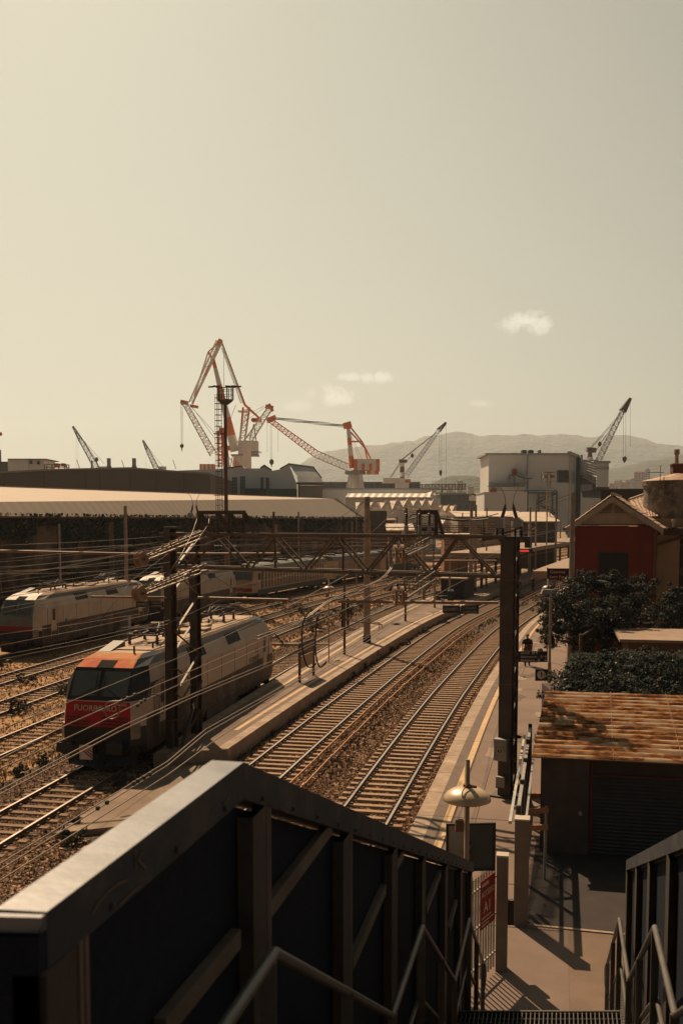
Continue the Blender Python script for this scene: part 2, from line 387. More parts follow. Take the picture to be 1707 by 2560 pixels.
for k in range(26):
    L, o0, o1, ya, yb_ = rj.choice(((L1, 2.9, 5.0, 20, 70), (L2, -3.6, -2.7, 42, 90))); y = rj.uniform(ya, yb_); o = rj.uniform(o0, o1); p = L.at(y, o); n = 9; rr = rj.uniform(.2, .7)
    b.add([(p.x + rr * rj.uniform(.6, 1.1) * math.cos(6.283 * i / n), p.y + rr * 1.8 * rj.uniform(.6, 1.1) * math.sin(6.283 * i / n), ZP + .005) for i in range(n)], [tuple(range(n))], rj.choice((mat('patch pale', (.30, .235, .18), (.24, .18, .14), 4, .95), mat('patch dark', (.10, .075, .06), (.13, .10, .08), 4, .95))))
struct(b.build('paving_patches'))
# ---------------------------------------------------------------- far terrain
def ridge(name, pts, d, depth, m, seed, noise_amp, nx=160, ny=14):
    rnd = random.Random(seed); from mathutils import noise as mn
    xs = [p[0] for p in pts]; mb = MB(); vs = []
    for j in range(ny + 1):
        for i in range(nx + 1):
            px = xs[0] + (xs[-1] - xs[0]) * i / nx
            for k in range(len(pts) - 1):
                if pts[k][0] <= px <= pts[k + 1][0]: break
            t = (px - pts[k][0]) / (pts[k + 1][0] - pts[k][0]); py = pts[k][1] + (pts[k + 1][1] - pts[k][1]) * t
            top = P(px, py, d); f = j / ny            # f: 0 front foot, .7 crest, 1 back
            fr = math.sin(min(f / .7, 1) * math.pi / 2) ** 1.25 if f < .7 else 1 - (f - .7) / .3 * .8
            y = d - depth * .7 + depth * f; x = top.x * (1 + (y - d) / d * .6)
            z = max(top.z, 1) * fr; nz = mn.fractal(Vector((x / 900., y / 900., seed)), .8, 2.2, 5) * noise_amp * (fr * (1 - .75 * (abs(f - .7) < .03)))
            if f < .02: z = -.5; nz = 0
            vs.append((x, y, max(z + nz, -.5)))
    fs = []
    for j in range(ny):
        for i in range(nx): a = j * (nx + 1) + i; fs.append((a, a + 1, a + nx + 2, a + nx + 1))
    mb.add(vs, fs); return struct(mb.build(name, m, smooth=False))
M_mtn = mat('far mountain scrub', (.14, .15, .14), (.10, .11, .105), .004, .95, .9, .02, bdist=40)
M_hill = mat('wooded hill', (.045, .055, .045), (.085, .085, .065), .02, .95, .9, .05, bdist=15)
ridge('mountains', [(560, 1215), (640, 1195), (700, 1182), (735, 1165), (790, 1136), (850, 1126), (930, 1121), (1000, 1119), (1020, 1115), (1030, 1119), (1060, 1109), (1130, 1097), (1180, 1096), (1215, 1084), (1290, 1079), (1340, 1081), (1400, 1083), (1430, 1088), (1475, 1097), (1510, 1094), (1560, 1097), (1620, 1104), (1660, 1109), (1720, 1110), (1900, 1125), (2100, 1150)], 6500, 2200, M_mtn, 3, 70)
ridge('hills', [(1440, 1195), (1500, 1180), (1560, 1172), (1600, 1160), (1650, 1150), (1690, 1139), (1760, 1120), (1900, 1100), (2100, 1110)], 3300, 1300, M_hill, 5, 30)
ridge('hills', [(1040, 1222), (1068, 1213), (1100, 1197), (1125, 1188), (1160, 1186), (1185, 1188), (1210, 1197), (1260, 1192), (1340, 1196), (1440, 1205)], 1700, 500, M_hill, 9, 9)
# small houses on the foot of the hills
def far_house(px, py, d, w, h, c, lab):
    p = P(px, py, d); t = thing('house', lab, 'house', (p.x, p.y, 0), random.uniform(-.3, .3), 'houses on the hillside')
    z = p.z; m = MB(); m.box(-w / 2, w / 2, -w * .4, w * .4, 0, z + h); m.build('wall', c, t)
    r = MB(); hh = h * .25; r.add([(-w / 2 - .4, -w * .4 - .4, z + h + .003), (w / 2 + .4, -w * .4 - .4, z + h + .003), (w / 2 + .4, w * .4 + .4, z + h + .003), (-w / 2 - .4, w * .4 + .4, z + h + .003), (0, 0, z + h + hh)], [(0, 3, 2, 1), (0, 1, 4), (1, 2, 4), (2, 3, 4), (3, 0, 4)]); r.build('roof', M_tile_far, t)
    q = MB()
    for i in range(3):
        for k in range(max(1, int(h / 3.4))):
            x = (i - 1) * w * .28; q.box(x - w * .06, x + w * .06, -w * .4 - .05, -w * .4 + .1, z + 1 + k * 3.3, z + 2.6 + k * 3.3)
    q.build('windows', M_black, t)
M_tile_far = mat('far roof tile', (.24, .12, .07), (.18, .09, .06), .3, .9)
FH = [mat('far wall cream', (.52, .44, .34), rough=.9), mat('far wall rose', (.45, .28, .2), rough=.9), mat('far wall pale', (.6, .55, .48), rough=.9)]
k = 0
names = ['cream', 'rosy', 'pale']
spots = [(1527, 1213, 9, 8), (1541, 1211, 12, 12), (1551, 1216, 9, 9), (1562, 1212, 14, 9), (1575, 1209, 9, 12), (1587, 1212, 12, 8), (1597, 1200, 20, 22), (1608, 1203, 13, 18), (1617, 1198, 10, 24), (1625, 1203, 10, 10), (1600, 1216, 12, 8), (1612, 1217, 10, 7), (1548, 1204, 8, 7), (1566, 1203, 8, 7), (1581, 1201, 8, 8), (1535, 1219, 12, 7), (1572, 1219, 10, 7), (1505, 1217, 10, 7)]
where = ['leftmost low', 'mid slope left', 'low square', 'wide low', 'tall narrow', 'small flat', 'largest blocky', 'second tall', 'tallest slim', 'rightmost small', 'low right', 'lowest right', 'upper left', 'upper middle', 'upper right of middle', 'lowest left', 'lowest central', 'half hidden left']
for (px, py, w, h), wh in zip(spots, where):
    k += 1; c = k % 3
    far_house(px, py + 4, 1900, w, h * .8, FH[c], '%s %s house on the foot of the right hill' % (wh, names[c]))
for px, py, wh in ((1148, 1205, 'upper'), (1176, 1219, 'lower'), (1122, 1224, 'left')):
    far_house(px, py + 3, 1450, 9, 3, FH[0], '%s pale villa among trees on the small low hill' % wh)
# ================================================================ RAILWAY TRACKS
def sleeper_mesh(old):
    m = MB(); z = .045 if old else .075
    m.add([(-1.2, -.13, 0), (1.2, -.13, 0), (1.2, .13, 0), (-1.2, .13, 0), (-1.17, -.1, z), (1.17, -.1, z), (1.17, .1, z), (-1.17, .1, z)], [(4, 5, 6, 7), (0, 1, 5, 4), (1, 2, 6, 5), (2, 3, 7, 6), (3, 0, 4, 7)], M_sleeper_old if old else M_sleeper)
    for s in (-1, 1):
        for q in (-.12, .12):
            x = s * .7525 + q; m.add([(x - .04, -.06, z + .002), (x + .04, -.06, z + .002), (x + .04, .06, z + .002), (x - .04, .06, z + .002), (x - .025, -.045, z + .05), (x + .025, -.045, z + .05), (x + .025, .045, z + .05), (x - .025, .045, z + .05)], [(4, 5, 6, 7), (0, 1, 5, 4), (1, 2, 6, 5), (2, 3, 7, 6), (3, 0, 4, 7)], M_rail)
    me_o = m.build('sleeper'); me = me_o.data; bpy.data.objects.remove(me_o); return me
SLM = sleeper_mesh(False); SLO = sleeper_mesh(True)
def track(L, y0, y1, lab, old, first, tot=0.6):
    t = thing('railway_track', lab, 'railway track', (0, 0, 0), 0, 'railway tracks of the station yard')
    for s in (-1, 1):
        m = MB(); ys = [y0 + (y1 - y0) * i / int((y1 - y0) / 3) for i in range(int((y1 - y0) / 3) + 1)]
        prof = [(-.07, .06), (.07, .06), (.07, .08), (.012, .1), (.012, .145), (.036, .155), (.036, .18), (-.036, .18), (-.036, .155), (-.012, .145), (-.012, .1), (-.07, .08)]
        vs = []; n = len(prof)
        for y in ys:
            for px, pz in prof: vs.append(tuple(L.at(y, s * .7525 + px, pz)))
        for i in range(len(ys) - 1):
            for k in range(n):
                m.add([], [], None)
                f = (i * n + k, i * n + (k + 1) % n, (i + 1) * n + (k + 1) % n, (i + 1) * n + k)
                m.f.append(f); m.m.append(m.mi(M_railtop if k == 6 else M_rail))
        m.v = vs; m.build('rail', None, t)
    me = SLO if old else SLM; y = y0; cnt = 0; rest = MB(); src = [tuple(v.co) for v in me.vertices]; fs = [tuple(p.vertices) for p in me.polygons]; mi = [p.material_index for p in me.polygons]
    while y < min(y1, 240):
        c = L.at(y); tv = L.tan(y); rz = -math.atan2(tv.x, tv.y) + random.uniform(-.012, .012)
        if y >= first and cnt < 100:
            o = bpy.data.objects.new('sleeper', me); COL.objects.link(o); o.location = (c.x, c.y, .02 + random.uniform(-.006, .006)); o.rotation_euler = (0, 0, rz); o.parent = t; cnt += 1
        else:
            ca, sa = math.cos(rz), math.sin(rz); of = len(rest.v)
            for v in src: rest.v.append((c.x + v[0] * ca - v[1] * sa, c.y + v[0] * sa + v[1] * ca, v[2] + .02))
            for f, q in zip(fs, mi): rest.f.append(tuple(i + of for i in f)); rest.m.append(q)
        y += tot * abs(tv.y)
    rest.ms = [M_sleeper_old if old else M_sleeper, M_rail]
    r = rest.build('sleepers', None, t); r['kind'] = 'stuff'
    return t
track(L1, -8, 320, 'rightmost track, pale concrete sleepers, running along platform one', False, 26)
track(L2, -8, 320, 'track with closely laid pale sleepers beside the right side of the island platform', False, 30)
track(L3, -8, 320, 'track under the red fronted locomotive, left of the island platform', True, 22)
track(L4, 0, 320, 'first siding track to the left of the red fronted locomotive', True, 32)
track(L5, 4, 320, 'second siding track in dry grass between two others left of the locomotive', True, 40)
track(L6, 8, 320, 'third siding track in dry grass next to the shadow of the white train', True, 48)
track(L7, 12, 320, 'farthest left siding track, under the row of white locomotives', True, 56)

# ballast stones that catch the light
def scatter_stones(name, regions, n, m, smin=.025, smax=.06, seed=1):
    rnd = random.Random(seed); V = []; F = []; tot = sum(r[4] for r in regions)
    octa = [(1, 0, 0), (-1, 0, 0), (0, 1, 0), (0, -1, 0), (0, 0, 1), (0, 0, -.4)]
    of = [(0, 2, 4), (2, 1, 4), (1, 3, 4), (3, 0, 4), (2, 0, 5), (1, 2, 5), (3, 1, 5), (0, 3, 5)]
    for L, y0, y1, (a, b), w in regions:
        for _ in range(int(n * w / tot)):
            y = y0 + (y1 - y0) * rnd.random() ** 1.5; o = a + (b - a) * rnd.random(); p = L.at(y, o, .02)
            s = rnd.uniform(smin, smax) * (1 + (y - y0) / (y1 - y0) * .7); sx, sy, sz = s * rnd.uniform(.6, 1.2), s * rnd.uniform(.6, 1.2), s * rnd.uniform(.4, .9); a_ = rnd.random() * 6.28; ca, sa = math.cos(a_), math.sin(a_); tl = rnd.uniform(-.5, .5); k = len(V)
            for x, q, z in octa: x2, y2, z2 = x * sx, q * sy, z * sz + x * sx * tl; V.append((p.x + x2 * ca - y2 * sa, p.y + x2 * sa + y2 * ca, p.z + z2))
            F.extend([(i + k, j + k, l + k) for i, j, l in of])
    me = bpy.data.meshes.new(name); me.from_pydata(V, [], F); me.materials.append(m); o = bpy.data.objects.new(name, me); COL.objects.link(o); return struct(o, 'stuff')
M_stone = vor_mat('ballast stone', [(.08, .045, .028), (.38, .22, .12), (.16, .09, .05), (.55, .38, .25), (.26, .14, .075), (.03, .02, .015)], 11, bump=.2)
scatter_stones('ballast_stones', [(L1, 26, 75, (-3.0, -1.25), 3), (L1, 26, 75, (-1.2, 1.5), 3), (L2, 31, 80, (-1.5, 1.5), 3), (L3, 22, 80, (-2.3, 1.5), 3.5), (L3, 20, 26.6, (1.5, 4.2), .55)], 84000, M_stone)

# ================================================================ GRASS AND WEEDS
def tufts(name, L_, n, seed, y0, y1, hh=.2, m=None):
    rnd = random.Random(seed); V = []; F = []
    for _ in range(n):
        y = y0 + (y1 - y0) * rnd.random() ** 1.4; L, a, b = rnd.choice(L_); off = rnd.uniform(a, b); p = L.at(y, off, 0.01)
        for q in range(5):
            a_ = rnd.random() * 6.28; h = hh * rnd.uniform(.4, 1.3); w = .012 * (1 + y / 50); dx, dy = math.cos(a_), math.sin(a_); l = rnd.uniform(.02, .12); x0, y_0 = p.x + dx * .04, p.y + dy * .04; k = len(V)
            V += [(x0 - dy * w, y_0 + dx * w, p.z), (x0 + dy * w, y_0 - dx * w, p.z), (x0 + dx * l, y_0 + dy * l, p.z + h)]; F.append((k, k + 1, k + 2))
    me = bpy.data.meshes.new(name); me.from_pydata(V, [], F); me.materials.append(m or M_straw); o = bpy.data.objects.new(name, me); COL.objects.link(o); return struct(o, 'stuff')
gaps = [(L4, .95, 2.3), (L4, -3.2, -.95), (L5, -3.2, -.95), (L6, -3.0, -.95), (L4, -.6, .6), (L5, -.6, .6), (L6, -.6, .6)]
tufts('dry_grass', gaps, 30000, 4, 26, 150, .09)
tufts('weeds', gaps, 4000, 5, 28, 140, .1, M_sage)
tufts('ballast_weeds', [(L3, -3.2, -1.9), (L2, -1.62, -1.2), (L1, -2.6, -1.7)], 1500, 6, 28, 120, .22, M_sage)

def foliage_mesh(cl, n, size, seed, ms=((M_leaf, 1),), shell=.55, elong=1.7, drop=0.0):
    """leaves filling a set of ellipsoids (x,y,z,rx,ry,rz)"""
    rnd = random.Random(seed); mb = MB(); vol = [c[3] * c[4] * c[5] for c in cl]; tv = sum(vol); idx = [mb.mi(m) for m, w in ms]; ws = [w for m, w in ms]
    jobs = []
    for c, v in zip(cl, vol):          # every crown part is made of many ragged leaf clumps of unequal size
        k = max(5, int(26 * (c[3] * c[4] * c[5]) ** .5)) if n > 2000 else 5; q = int(n * v / tv / k)
        for _ in range(k):
            d = Vector((rnd.gauss(0, 1), rnd.gauss(0, 1), rnd.gauss(0, 1))).normalized(); r = rnd.choice((.55, .75, .9, 1.0, 1.08, 1.2)); cr_ = rnd.uniform(.22, .5) * min(c[3], c[5]); jobs.append((Vector((c[0] + d.x * c[3] * r, c[1] + d.y * c[4] * r, c[2] + d.z * c[5] * r)), cr_, d, q, rnd.random()))
    for cc, cr_, dd, q, tone in jobs:
        for _ in range(q):
            d = (Vector((rnd.gauss(0, 1), rnd.gauss(0, 1), rnd.gauss(0, 1))).normalized() + dd * .35).normalized(); r = .45 + .65 * rnd.random() ** .7
            if rnd.random() < .05: r *= 1.45
            p = cc + Vector((d.x * cr_ * r * 1.15, d.y * cr_ * r * 1.15, d.z * cr_ * r * .8))
            nrm = (d + Vector((rnd.uniform(-1, 1), rnd.uniform(-1, 1), rnd.uniform(-.6, 1)))).normalized(); a = nrm.orthogonal().normalized(); b = nrm.cross(a); th = rnd.random() * 6.28
            u = (a * math.cos(th) + b * math.sin(th)); w = nrm.cross(u); s = size * rnd.uniform(.55, 1.3); k = len(mb.v)
            mb.v += [tuple(p - u * s * elong * .5), tuple(p + w * s * .4), tuple(p + u * s * elong * .5), tuple(p - w * s * .4)]; mb.f.append((k, k + 1, k + 2, k + 3)); mb.m.append(rnd.choices(idx, ws)[0])
    return mb
def shrub(px, py, r, lab, sage=True, z=0.01, seed=0, h=.8):
    p = G(px, py, z); t = thing('shrub', lab, 'shrub', p, 0, 'small shrubs growing among the tracks')
    rnd = random.Random(seed); cl = [(rnd.uniform(-.4, .4) * r, rnd.uniform(-.4, .4) * r, r * h * .5 * rnd.uniform(.7, 1.1), r * .6, r * .6, r * h * .55) for _ in range(4)]
    foliage_mesh(cl, 420, .045 + r * .05, seed, ((M_sage, 3), (M_leaf, 1.5)) if sage else ((M_leaf, 3), (M_leaf2, 1))).build('foliage', None, t)
    m = MB()
    for k in range(5): a = k * 1.26; m.tube([(0, 0, -.05), (math.cos(a) * r * .3, math.sin(a) * r * .3, r * h * .6)], [.015, .006], 5)
    m.build('stem', M_bark, t)
sh = [(100, 1633, 1.15, 'largest dark shrub at the foot of the white locomotive shadow'), (2, 1665, .7, 'dark shrub cut by the left edge above the grassy verge'),
 (64, 1712, .62, 'round dark shrub between the second and third sidings'), (50, 1782, .75, 'grey green weed clump beside the rail of the second siding'),
 (163, 1738, .7, 'grey green weed clump touching the left of the red fronted cab'), (55, 1905, .0, ''), (47, 1937, .36, 'small sage weed beside a tuft of orange grass'),
 (110, 1908, .36, 'small sage weed on the ballast left of the locomotive buffer'), (690, 1520, 1.3, 'bushy dark weed left of the second rail behind the locomotive'),
 (727, 1532, 1.5, 'broad sage weed covering the rail right behind the locomotive'), (752, 1530, 1.1, 'sage weed to the right of the broad one behind the locomotive'),
 (765, 1560, 1.4, 'long sage weed bank left of the slim lamp on the island'), (775, 1578, 1.1, 'dark shrub on the shaded timber crossing'), (1055, 1481, 1.6, 'large dark shrub behind the island platform edge line'),
 (1095, 1458, 1.5, 'dark shrub just above the largest one behind the island'), (1070, 1470, 1.5, 'middle dark shrub of the trio behind the island'), (975, 1478, 1.0, 'small dark shrub left of the platform three sign'), (968, 1455, 1.2, 'small sage shrub near the tall pole'),
 (900, 1520, 1.0, 'sage weed on the far side of the tall island pole'), (835, 1548, 1.1, 'sage weed right of the slim lamp'), (875, 1538, .9, 'low sage weed by the double signal post'), (1140, 1440, 1.6, 'dark bush in the far sidings'), (1112, 1444, 1.4, 'left hand bush of the far sidings'),
 (1290, 1500, .9, 'dark bush right of the heavy column between the tracks')]
for i, (px, py, r, lab) in enumerate(sh):
    if r: shrub(px, py, r, lab, 'dark' not in lab, seed=i + 3)
# grey plants growing out of the island platform wall
wl = [(868, 1683, 'first'), (905, 1662, 'second'), (935, 1642, 'third'), (975, 1620, 'fourth'), (1010, 1606, 'fifth'), (1065, 1576, 'sixth'), (1115, 1552, 'seventh'), (1145, 1538, 'eighth')]
for i, (px, py, nm) in enumerate(wl): shrub(px, py + 9, .42 + .04 * (i % 3), '%s grey weed along the foot of the island platform wall, counted from the camera' % nm, True, seed=60 + i)
shrub(190, 2066, .3, 'spiky weed between the walkway slabs and the near rail', True, .05, 90)
rw = random.Random(41)
for k in range(16):
    px_s, py_s = rw.uniform(150, 330), rw.uniform(2050, 2180); p = G(px_s, py_s, .03); m = MB(); n = rw.randint(5, 7); rr = rw.uniform(.12, .3)
    if k > 6: continue
    m.prism([(rr * rw.uniform(.7, 1.1) * math.cos(6.283 * i / n), rr * rw.uniform(.7, 1.3) * math.sin(6.283 * i / n)) for i in range(n)], 0, .05, M_coping); o = tag(m.build('paving_fragment', None), 'flat broken paving fragment lying on the gravel, %s in the row from the locomotive' % ('first', 'second', 'third', 'fourth', 'fifth', 'sixth', 'seventh')[k], 'paving fragment'); o.location = G(330 - 26 * k, 2050 + 19 * k + rw.uniform(-8, 8), .03)
shrub(192, 2105, .5, 'low weed with a scrap of white litter beside the pale parapet', True, .05, 91)
shrub(300, 1962, .35, 'tiny weed on the sunlit walkway in front of the locomotive', True, .18, 92)

# orange pipes running between the two right-hand tracks
for k, (off, lab) in enumerate(((-2.95, 'left one of two slim orange cable pipes between the right-hand tracks'), (-2.5, 'right one of two slim orange cable pipes between the right-hand tracks'))):
    t = thing('cable_pipe', lab, 'cable pipe', (0, 0, 0), 0, 'orange pipes between the tracks'); m = MB(); y = 20.0; M_opipe = mat('orange rail pipe', (.46, .22, .09), (.34, .15, .06), 3, .6)
    while y < 150:
        m.tube([L1.at(y, off + .02 * (k * 2 - 1), .2), L1.at(y + 3.7, off, .2)], .032, 6); m.tube([L1.at(y + 3.6, off, .2), L1.at(y + 3.9, off, .2)], .05, 6); y += 3.85
    m.build('pipe', M_opipe, t); y = 20
    while y < 150: m = MB(); p = L1.at(y, off, 0); m.box(p.x - .02, p.x + .02, p.y - .02, p.y + .02, 0, .18); m.beam(L1.at(y, off - .1, .16), L1.at(y, off + .35 * (1 - 2 * k), .16), .03, .02); m.build('bracket', M_galv, t); y += 1.9
# timber crossing behind the locomotive
m = MB(); a, b_ = G(668, 1612, .0), G(862, 1614, .0); m.beam(a + Vector((0, 0, .06)), b_ + Vector((2.2, 0, .06)), .9, .12, up=(0, 0, 1)); tag(m.build('crossing_boards', mat('crossing timber', (.15, .095, .06), (.10, .065, .042), 1.5, .9, .4, 9)), 'dark timber boards crossing the track behind the locomotive', 'crossing')
# ================================================================ LOCOMOTIVES
M_lred = mat('loco red', (.46, .014, .022), (.38, .014, .02), 1.5, .5, c3=(.28, .012, .016), s3=2)
M_lorange = mat('loco hood orange', (.52, .13, .025), (.42, .07, .02), 1.1, .75, c3=(.5, .22, .07), s3=1.6, spec=.12)
M_lhood = mat('loco hood dusty orange', (.44, .19, .065), (.36, .12, .04), 1.3, .8, c3=(.42, .28, .16), s3=1.4, spec=.12)
M_lwhite = mat('loco dusty white', (.52, .42, .33), (.44, .35, .27), .8, .6, c3=(.36, .28, .21), s3=.45)
M_lroof = mat('loco roof dusty', (.42, .31, .22), (.32, .23, .16), 1.0, .85, c3=(.28, .2, .14), s3=.7)
M_lgrey = mat('loco skirt grey', (.055, .042, .034), (.10, .072, .052), 1.2, .7, c3=(.15, .11, .08), s3=.8)
M_lblack = mat('loco black', (.018, .02, .024), (.028, .028, .032), 1.5, .45)
M_lside = mat('loco roof side grey', (.11, .10, .09), (.08, .07, .062), 1.2, .6)
M_lamp = mat('headlight glass', (.30, .25, .19), (.2, .17, .13), 3, .25)
M_blank = mat('white locomotive side', (.50, .43, .35), (.42, .35, .28), .8, .6, c3=(.34, .28, .21), s3=.5)
M_bfront = mat('pale green cab front', (.17, .21, .20), (.14, .17, .165), 1, .5)
M_warn_r = mat('warning red', (.42, .03, .03), rough=.6); M_warn_w = mat('warning white', (.62, .55, .48), rough=.6)
M_letter = mat('lettering cream', (.60, .46, .30), rough=.6); M_letter_g = mat('lettering grey', (.12, .11, .10), rough=.6)
def loco(label, root_loc, rz, style, name='locomotive', length=18.0, group=None, writing=True):
    t = thing(name, label, 'locomotive', root_loc, rz, group); LN = length; red = style == 'red'; t.scale = (1, 1, .965)
    side, skirt, roof = (M_lwhite, M_lgrey, M_lroof) if red else (M_blank, M_lgrey, M_lroof)
    # levels: z, front half width, front setback, side half width, cab corner depth
    lev = [(.72, 1.02, .12, 1.44, .7), (1.05, 1.12, .0, 1.5, .62), (1.70, 1.17, .0, 1.5, .62), (2.02, 1.18, .03, 1.5, .62), (2.62, 1.14, .12, 1.5, .66), (3.15, 1.10, .36, 1.5, .68), (3.70, 1.04, .68, 1.27, .8), (3.94, .96, 1.25, 1.14, 1.2), (4.06, .88, 1.95, 1.06, 1.3)]
    m = MB(); cabs = 2.3
    rings = []
    for z, hf, sb, hs, cd in lev:
        f = [(-hf, sb), (hf, sb), (hs, sb + cd), (hs, cabs + .35), (hs, LN - cabs - .35), (hs, LN - sb - cd), (hf, LN - sb), (-hf, LN - sb), (-hs, LN - sb - cd), (-hs, LN - cabs - .35), (-hs, cabs + .35), (-hs, sb + cd)]
        f[3] = (hs, max(cabs + .35, sb + cd + .05)); f[4] = (hs, LN - max(cabs + .35, sb + cd + .05)); f[9] = (-hs, f[4][1]); f[10] = (-hs, f[3][1])
        rings.append([(x, y, z) for x, y in f])
    n = 12
    for i in range(len(lev) - 1):
        for k in range(n):
            front = k in (0, 6); corner = k in (1, 11, 5, 7); cabside = k in (2, 10, 4, 8); z = lev[i][0]
            if i <= 1: mm = M_lblack if (front or corner) else skirt
            elif i == 2: mm = (M_lred if red else M_bredband) if front else (side if corner else skirt)
            elif i == 3: mm = (M_lred if red else M_bfront) if front else side
            elif i in (4, 5): mm = (M_lblack if red else M_bfront) if front else ((M_lblack if red else M_blank) if corner else side)
            elif i == 6: mm = (M_lorange if red else M_blank) if front else (M_lblack if red and (corner or cabside) else M_lside)
            else: mm = (M_lhood if red else M_blank) if front or (corner and red and i == 7) else roof
            if i == 7 and red and corner: mm = M_lblack
            m.add([rings[i][k], rings[i][(k + 1) % n], rings[i + 1][(k + 1) % n], rings[i + 1][k]], [(0, 1, 2, 3)], mm)
    m.add(rings[-1], [tuple(range(n))], roof); m.add(rings[0], [tuple(range(n - 1, -1, -1))], M_black)
    m.build('body', None, t)
    def fz(z):       # front set back at a height
        for a, b in zip(lev, lev[1:]):
            if a[0] <= z <= b[0]: q = (z - a[0]) / (b[0] - a[0]); return a[2] + (b[2] - a[2]) * q
        return lev[-1][2]
    for fx in (0, 1):
        Y = (lambda y: y) if fx == 0 else (lambda y: LN - y)
        sg = 1 if fx == 0 else -1
        def pane(x0, x1, z0, z1, out, mm, nm, th=.02, par=t):
            q = MB(); zz = [z0, z1]; 
            lst = sorted(set([z0, z1] + [l[0] for l in lev if z0 < l[0] < z1]))
            for a, b in zip(lst, lst[1:]):
                v = []
                for o_ in (out, out - th):
                    v += [(x0, Y(fz(a) - o_), a), (x1, Y(fz(a) - o_), a), (x1, Y(fz(b) - o_), b), (x0, Y(fz(b) - o_), b)]
                q.add(v, [(0, 1, 2, 3), (7, 6, 5, 4), (0, 4, 5, 1), (1, 5, 6, 2), (2, 6, 7, 3), (3, 7, 4, 0)])
            return q.build(nm, mm, par)
        pane(-1.0, -.07, 2.76, 3.58, .03, M_glass, 'windshield'); pane(.07, 1.0, 2.76, 3.58, .03, M_glass, 'windshield')
        pane(-.3, .3, 3.68, 3.9, .03, mat('headlight cover', (.05, .045, .04), rough=.95, spec=0.0), 'top_headlight')
        for s in (-1, 1):
            w = MB(); w.tube([(s * .12, Y(fz(2.7) - .05), 2.7), (s * .16, Y(fz(3.4) - .07), 3.45)], .014, 5); w.tube([(s * .75, Y(fz(2.72) - .05), 2.72), (s * .2, Y(fz(3.1) - .06), 3.05)], .012, 5); w.build('wiper', M_black, t)
            # lamp cluster on the nose corner
            h = MB(); c0 = Vector((s * (1.17 + .06), Y(.05), 0)); h.add([(s * 1.19, Y(-.01), 1.3), (s * 1.40, Y(.25), 1.3), (s * 1.40, Y(.25), 1.8), (s * 1.19, Y(-.01), 1.8), (s * 1.19, Y(.2), 1.3), (s * 1.36, Y(.5), 1.3), (s * 1.36, Y(.5), 1.8), (s * 1.19, Y(.2), 1.8)], [(0, 1, 2, 3), (0, 4, 5, 1), (3, 2, 6, 7), (1, 5, 6, 2), (0, 3, 7, 4)]); h.build('headlight', M_lamp, t)
            bf = MB(); bf.lathe((s * .87, Y(-.62), 1.1), [(.06, .62 if fx == 0 else -.62), (.10, .3 if fx == 0 else -.3), (.10, .05), (.24, .04), (.26, 0), (.2, -.03)] if fx == 0 else [(.06, -.62), (.10, -.3), (.10, -.05), (.24, -.04), (.26, 0), (.2, .03)], 14, axis='y'); bf.box(s * .87 - .28, s * .87 + .28, Y(-.66) - .02, Y(-.66) + .02, .93, 1.27); bf.build('buffer', M_lblack, t)
        cp = MB(); cp.box(-.12, .12, Y(-.35) - .1, Y(-.35) + .1, .85, 1.15); cp.tube([(0, Y(-.4), .95), (.03, Y(-.5), .7), (0, Y(-.42), .5)], .03, 6); cp.tube([(.35, Y(0), .9), (.38, Y(-.25), .6), (.3, Y(-.1), .42)], .025, 6); cp.tube([(-.35, Y(0), .9), (-.4, Y(-.25), .62), (-.3, Y(-.1), .45)], .025, 6); cp.build('coupling', M_black, t)
        sp = MB(); sp.add([(-1.25, Y(.35), .28), (0, Y(-.1), .28), (1.25, Y(.35), .28), (1.25, Y(.45), .78), (0, Y(.15), .78), (-1.25, Y(.45), .78)], [(0, 1, 4, 5), (1, 2, 3, 4)]); sp.box(-1.3, 1.3, min(Y(.2), Y(1.4)), max(Y(.2), Y(1.4)), .74, 1.0); sp.build('snowplough', M_black, t)
        if red:
            sl = MB()
            for k in range(4):
                z = 2.05 - k * .115
                for x0, x1 in ((-1.08, -.18 - .06 * k), (.12 + .0 * k, 1.1)):
                    if k == 0 and x0 < 0: x0, x1 = -1.1, -.55
                    sl.beam((x0, Y(fz(z) - .012), z), (x1, Y(fz(z - .03) - .012), z - .03), .03, .035)
            sl.build('grille_slots', M_black, t)
            ln = MB(); ln.beam((-1.14, Y(fz(2.6) - .015), 2.6), (1.14, Y(fz(2.6) - .015), 2.6), .03, .03); ln.build('trim', M_lwhite, t)
        for s in (-1, 1):    # cab door and its window
            d = MB(); x = s * 1.5; y = Y(2.15)
            d.box(x - .006, x + .006, y - .36, y + .36, 1.55, 3.12); d.build('door', side, t)
            g2 = MB(); g2.box(x - .012 * 1, x + .014, y - .17, y + .17, 2.25, 3.0)
            f2 = t.children; g_o = g2.build('door_window', M_black, t)
            for q in (-.46, .46): hr = MB(); hr.tube([(s * 1.56, y + q, 1.1), (s * 1.56, y + q, 2.5)], .016, 5, M_yellow if not red else M_galv); hr.build('handrail', None, t)
            sw = MB(); y2 = Y(1.35); sw.box(s * 1.5 - .012, s * 1.5 + .014, y2 - .012, y2 + .012, 1.1, 3.1); sw.build('seam', M_lblack, t)
    if red:
        for s in (-1, 1):
            for fx in (0, 1):
                Y = (lambda y: y) if fx == 0 else (lambda y: LN - y)
                m = MB(); m.add([(s * 1.503, Y(q), z) for q, z in ((.82, 2.62), (1.0, 2.62), (1.12, 2.85), (1.3, 3.0), (1.6, 3.07), (3.2, 3.10), (3.2, 3.15), (1.06, 3.15))], [tuple(range(8))]); m.build('cab_side_band', M_lblack, t)
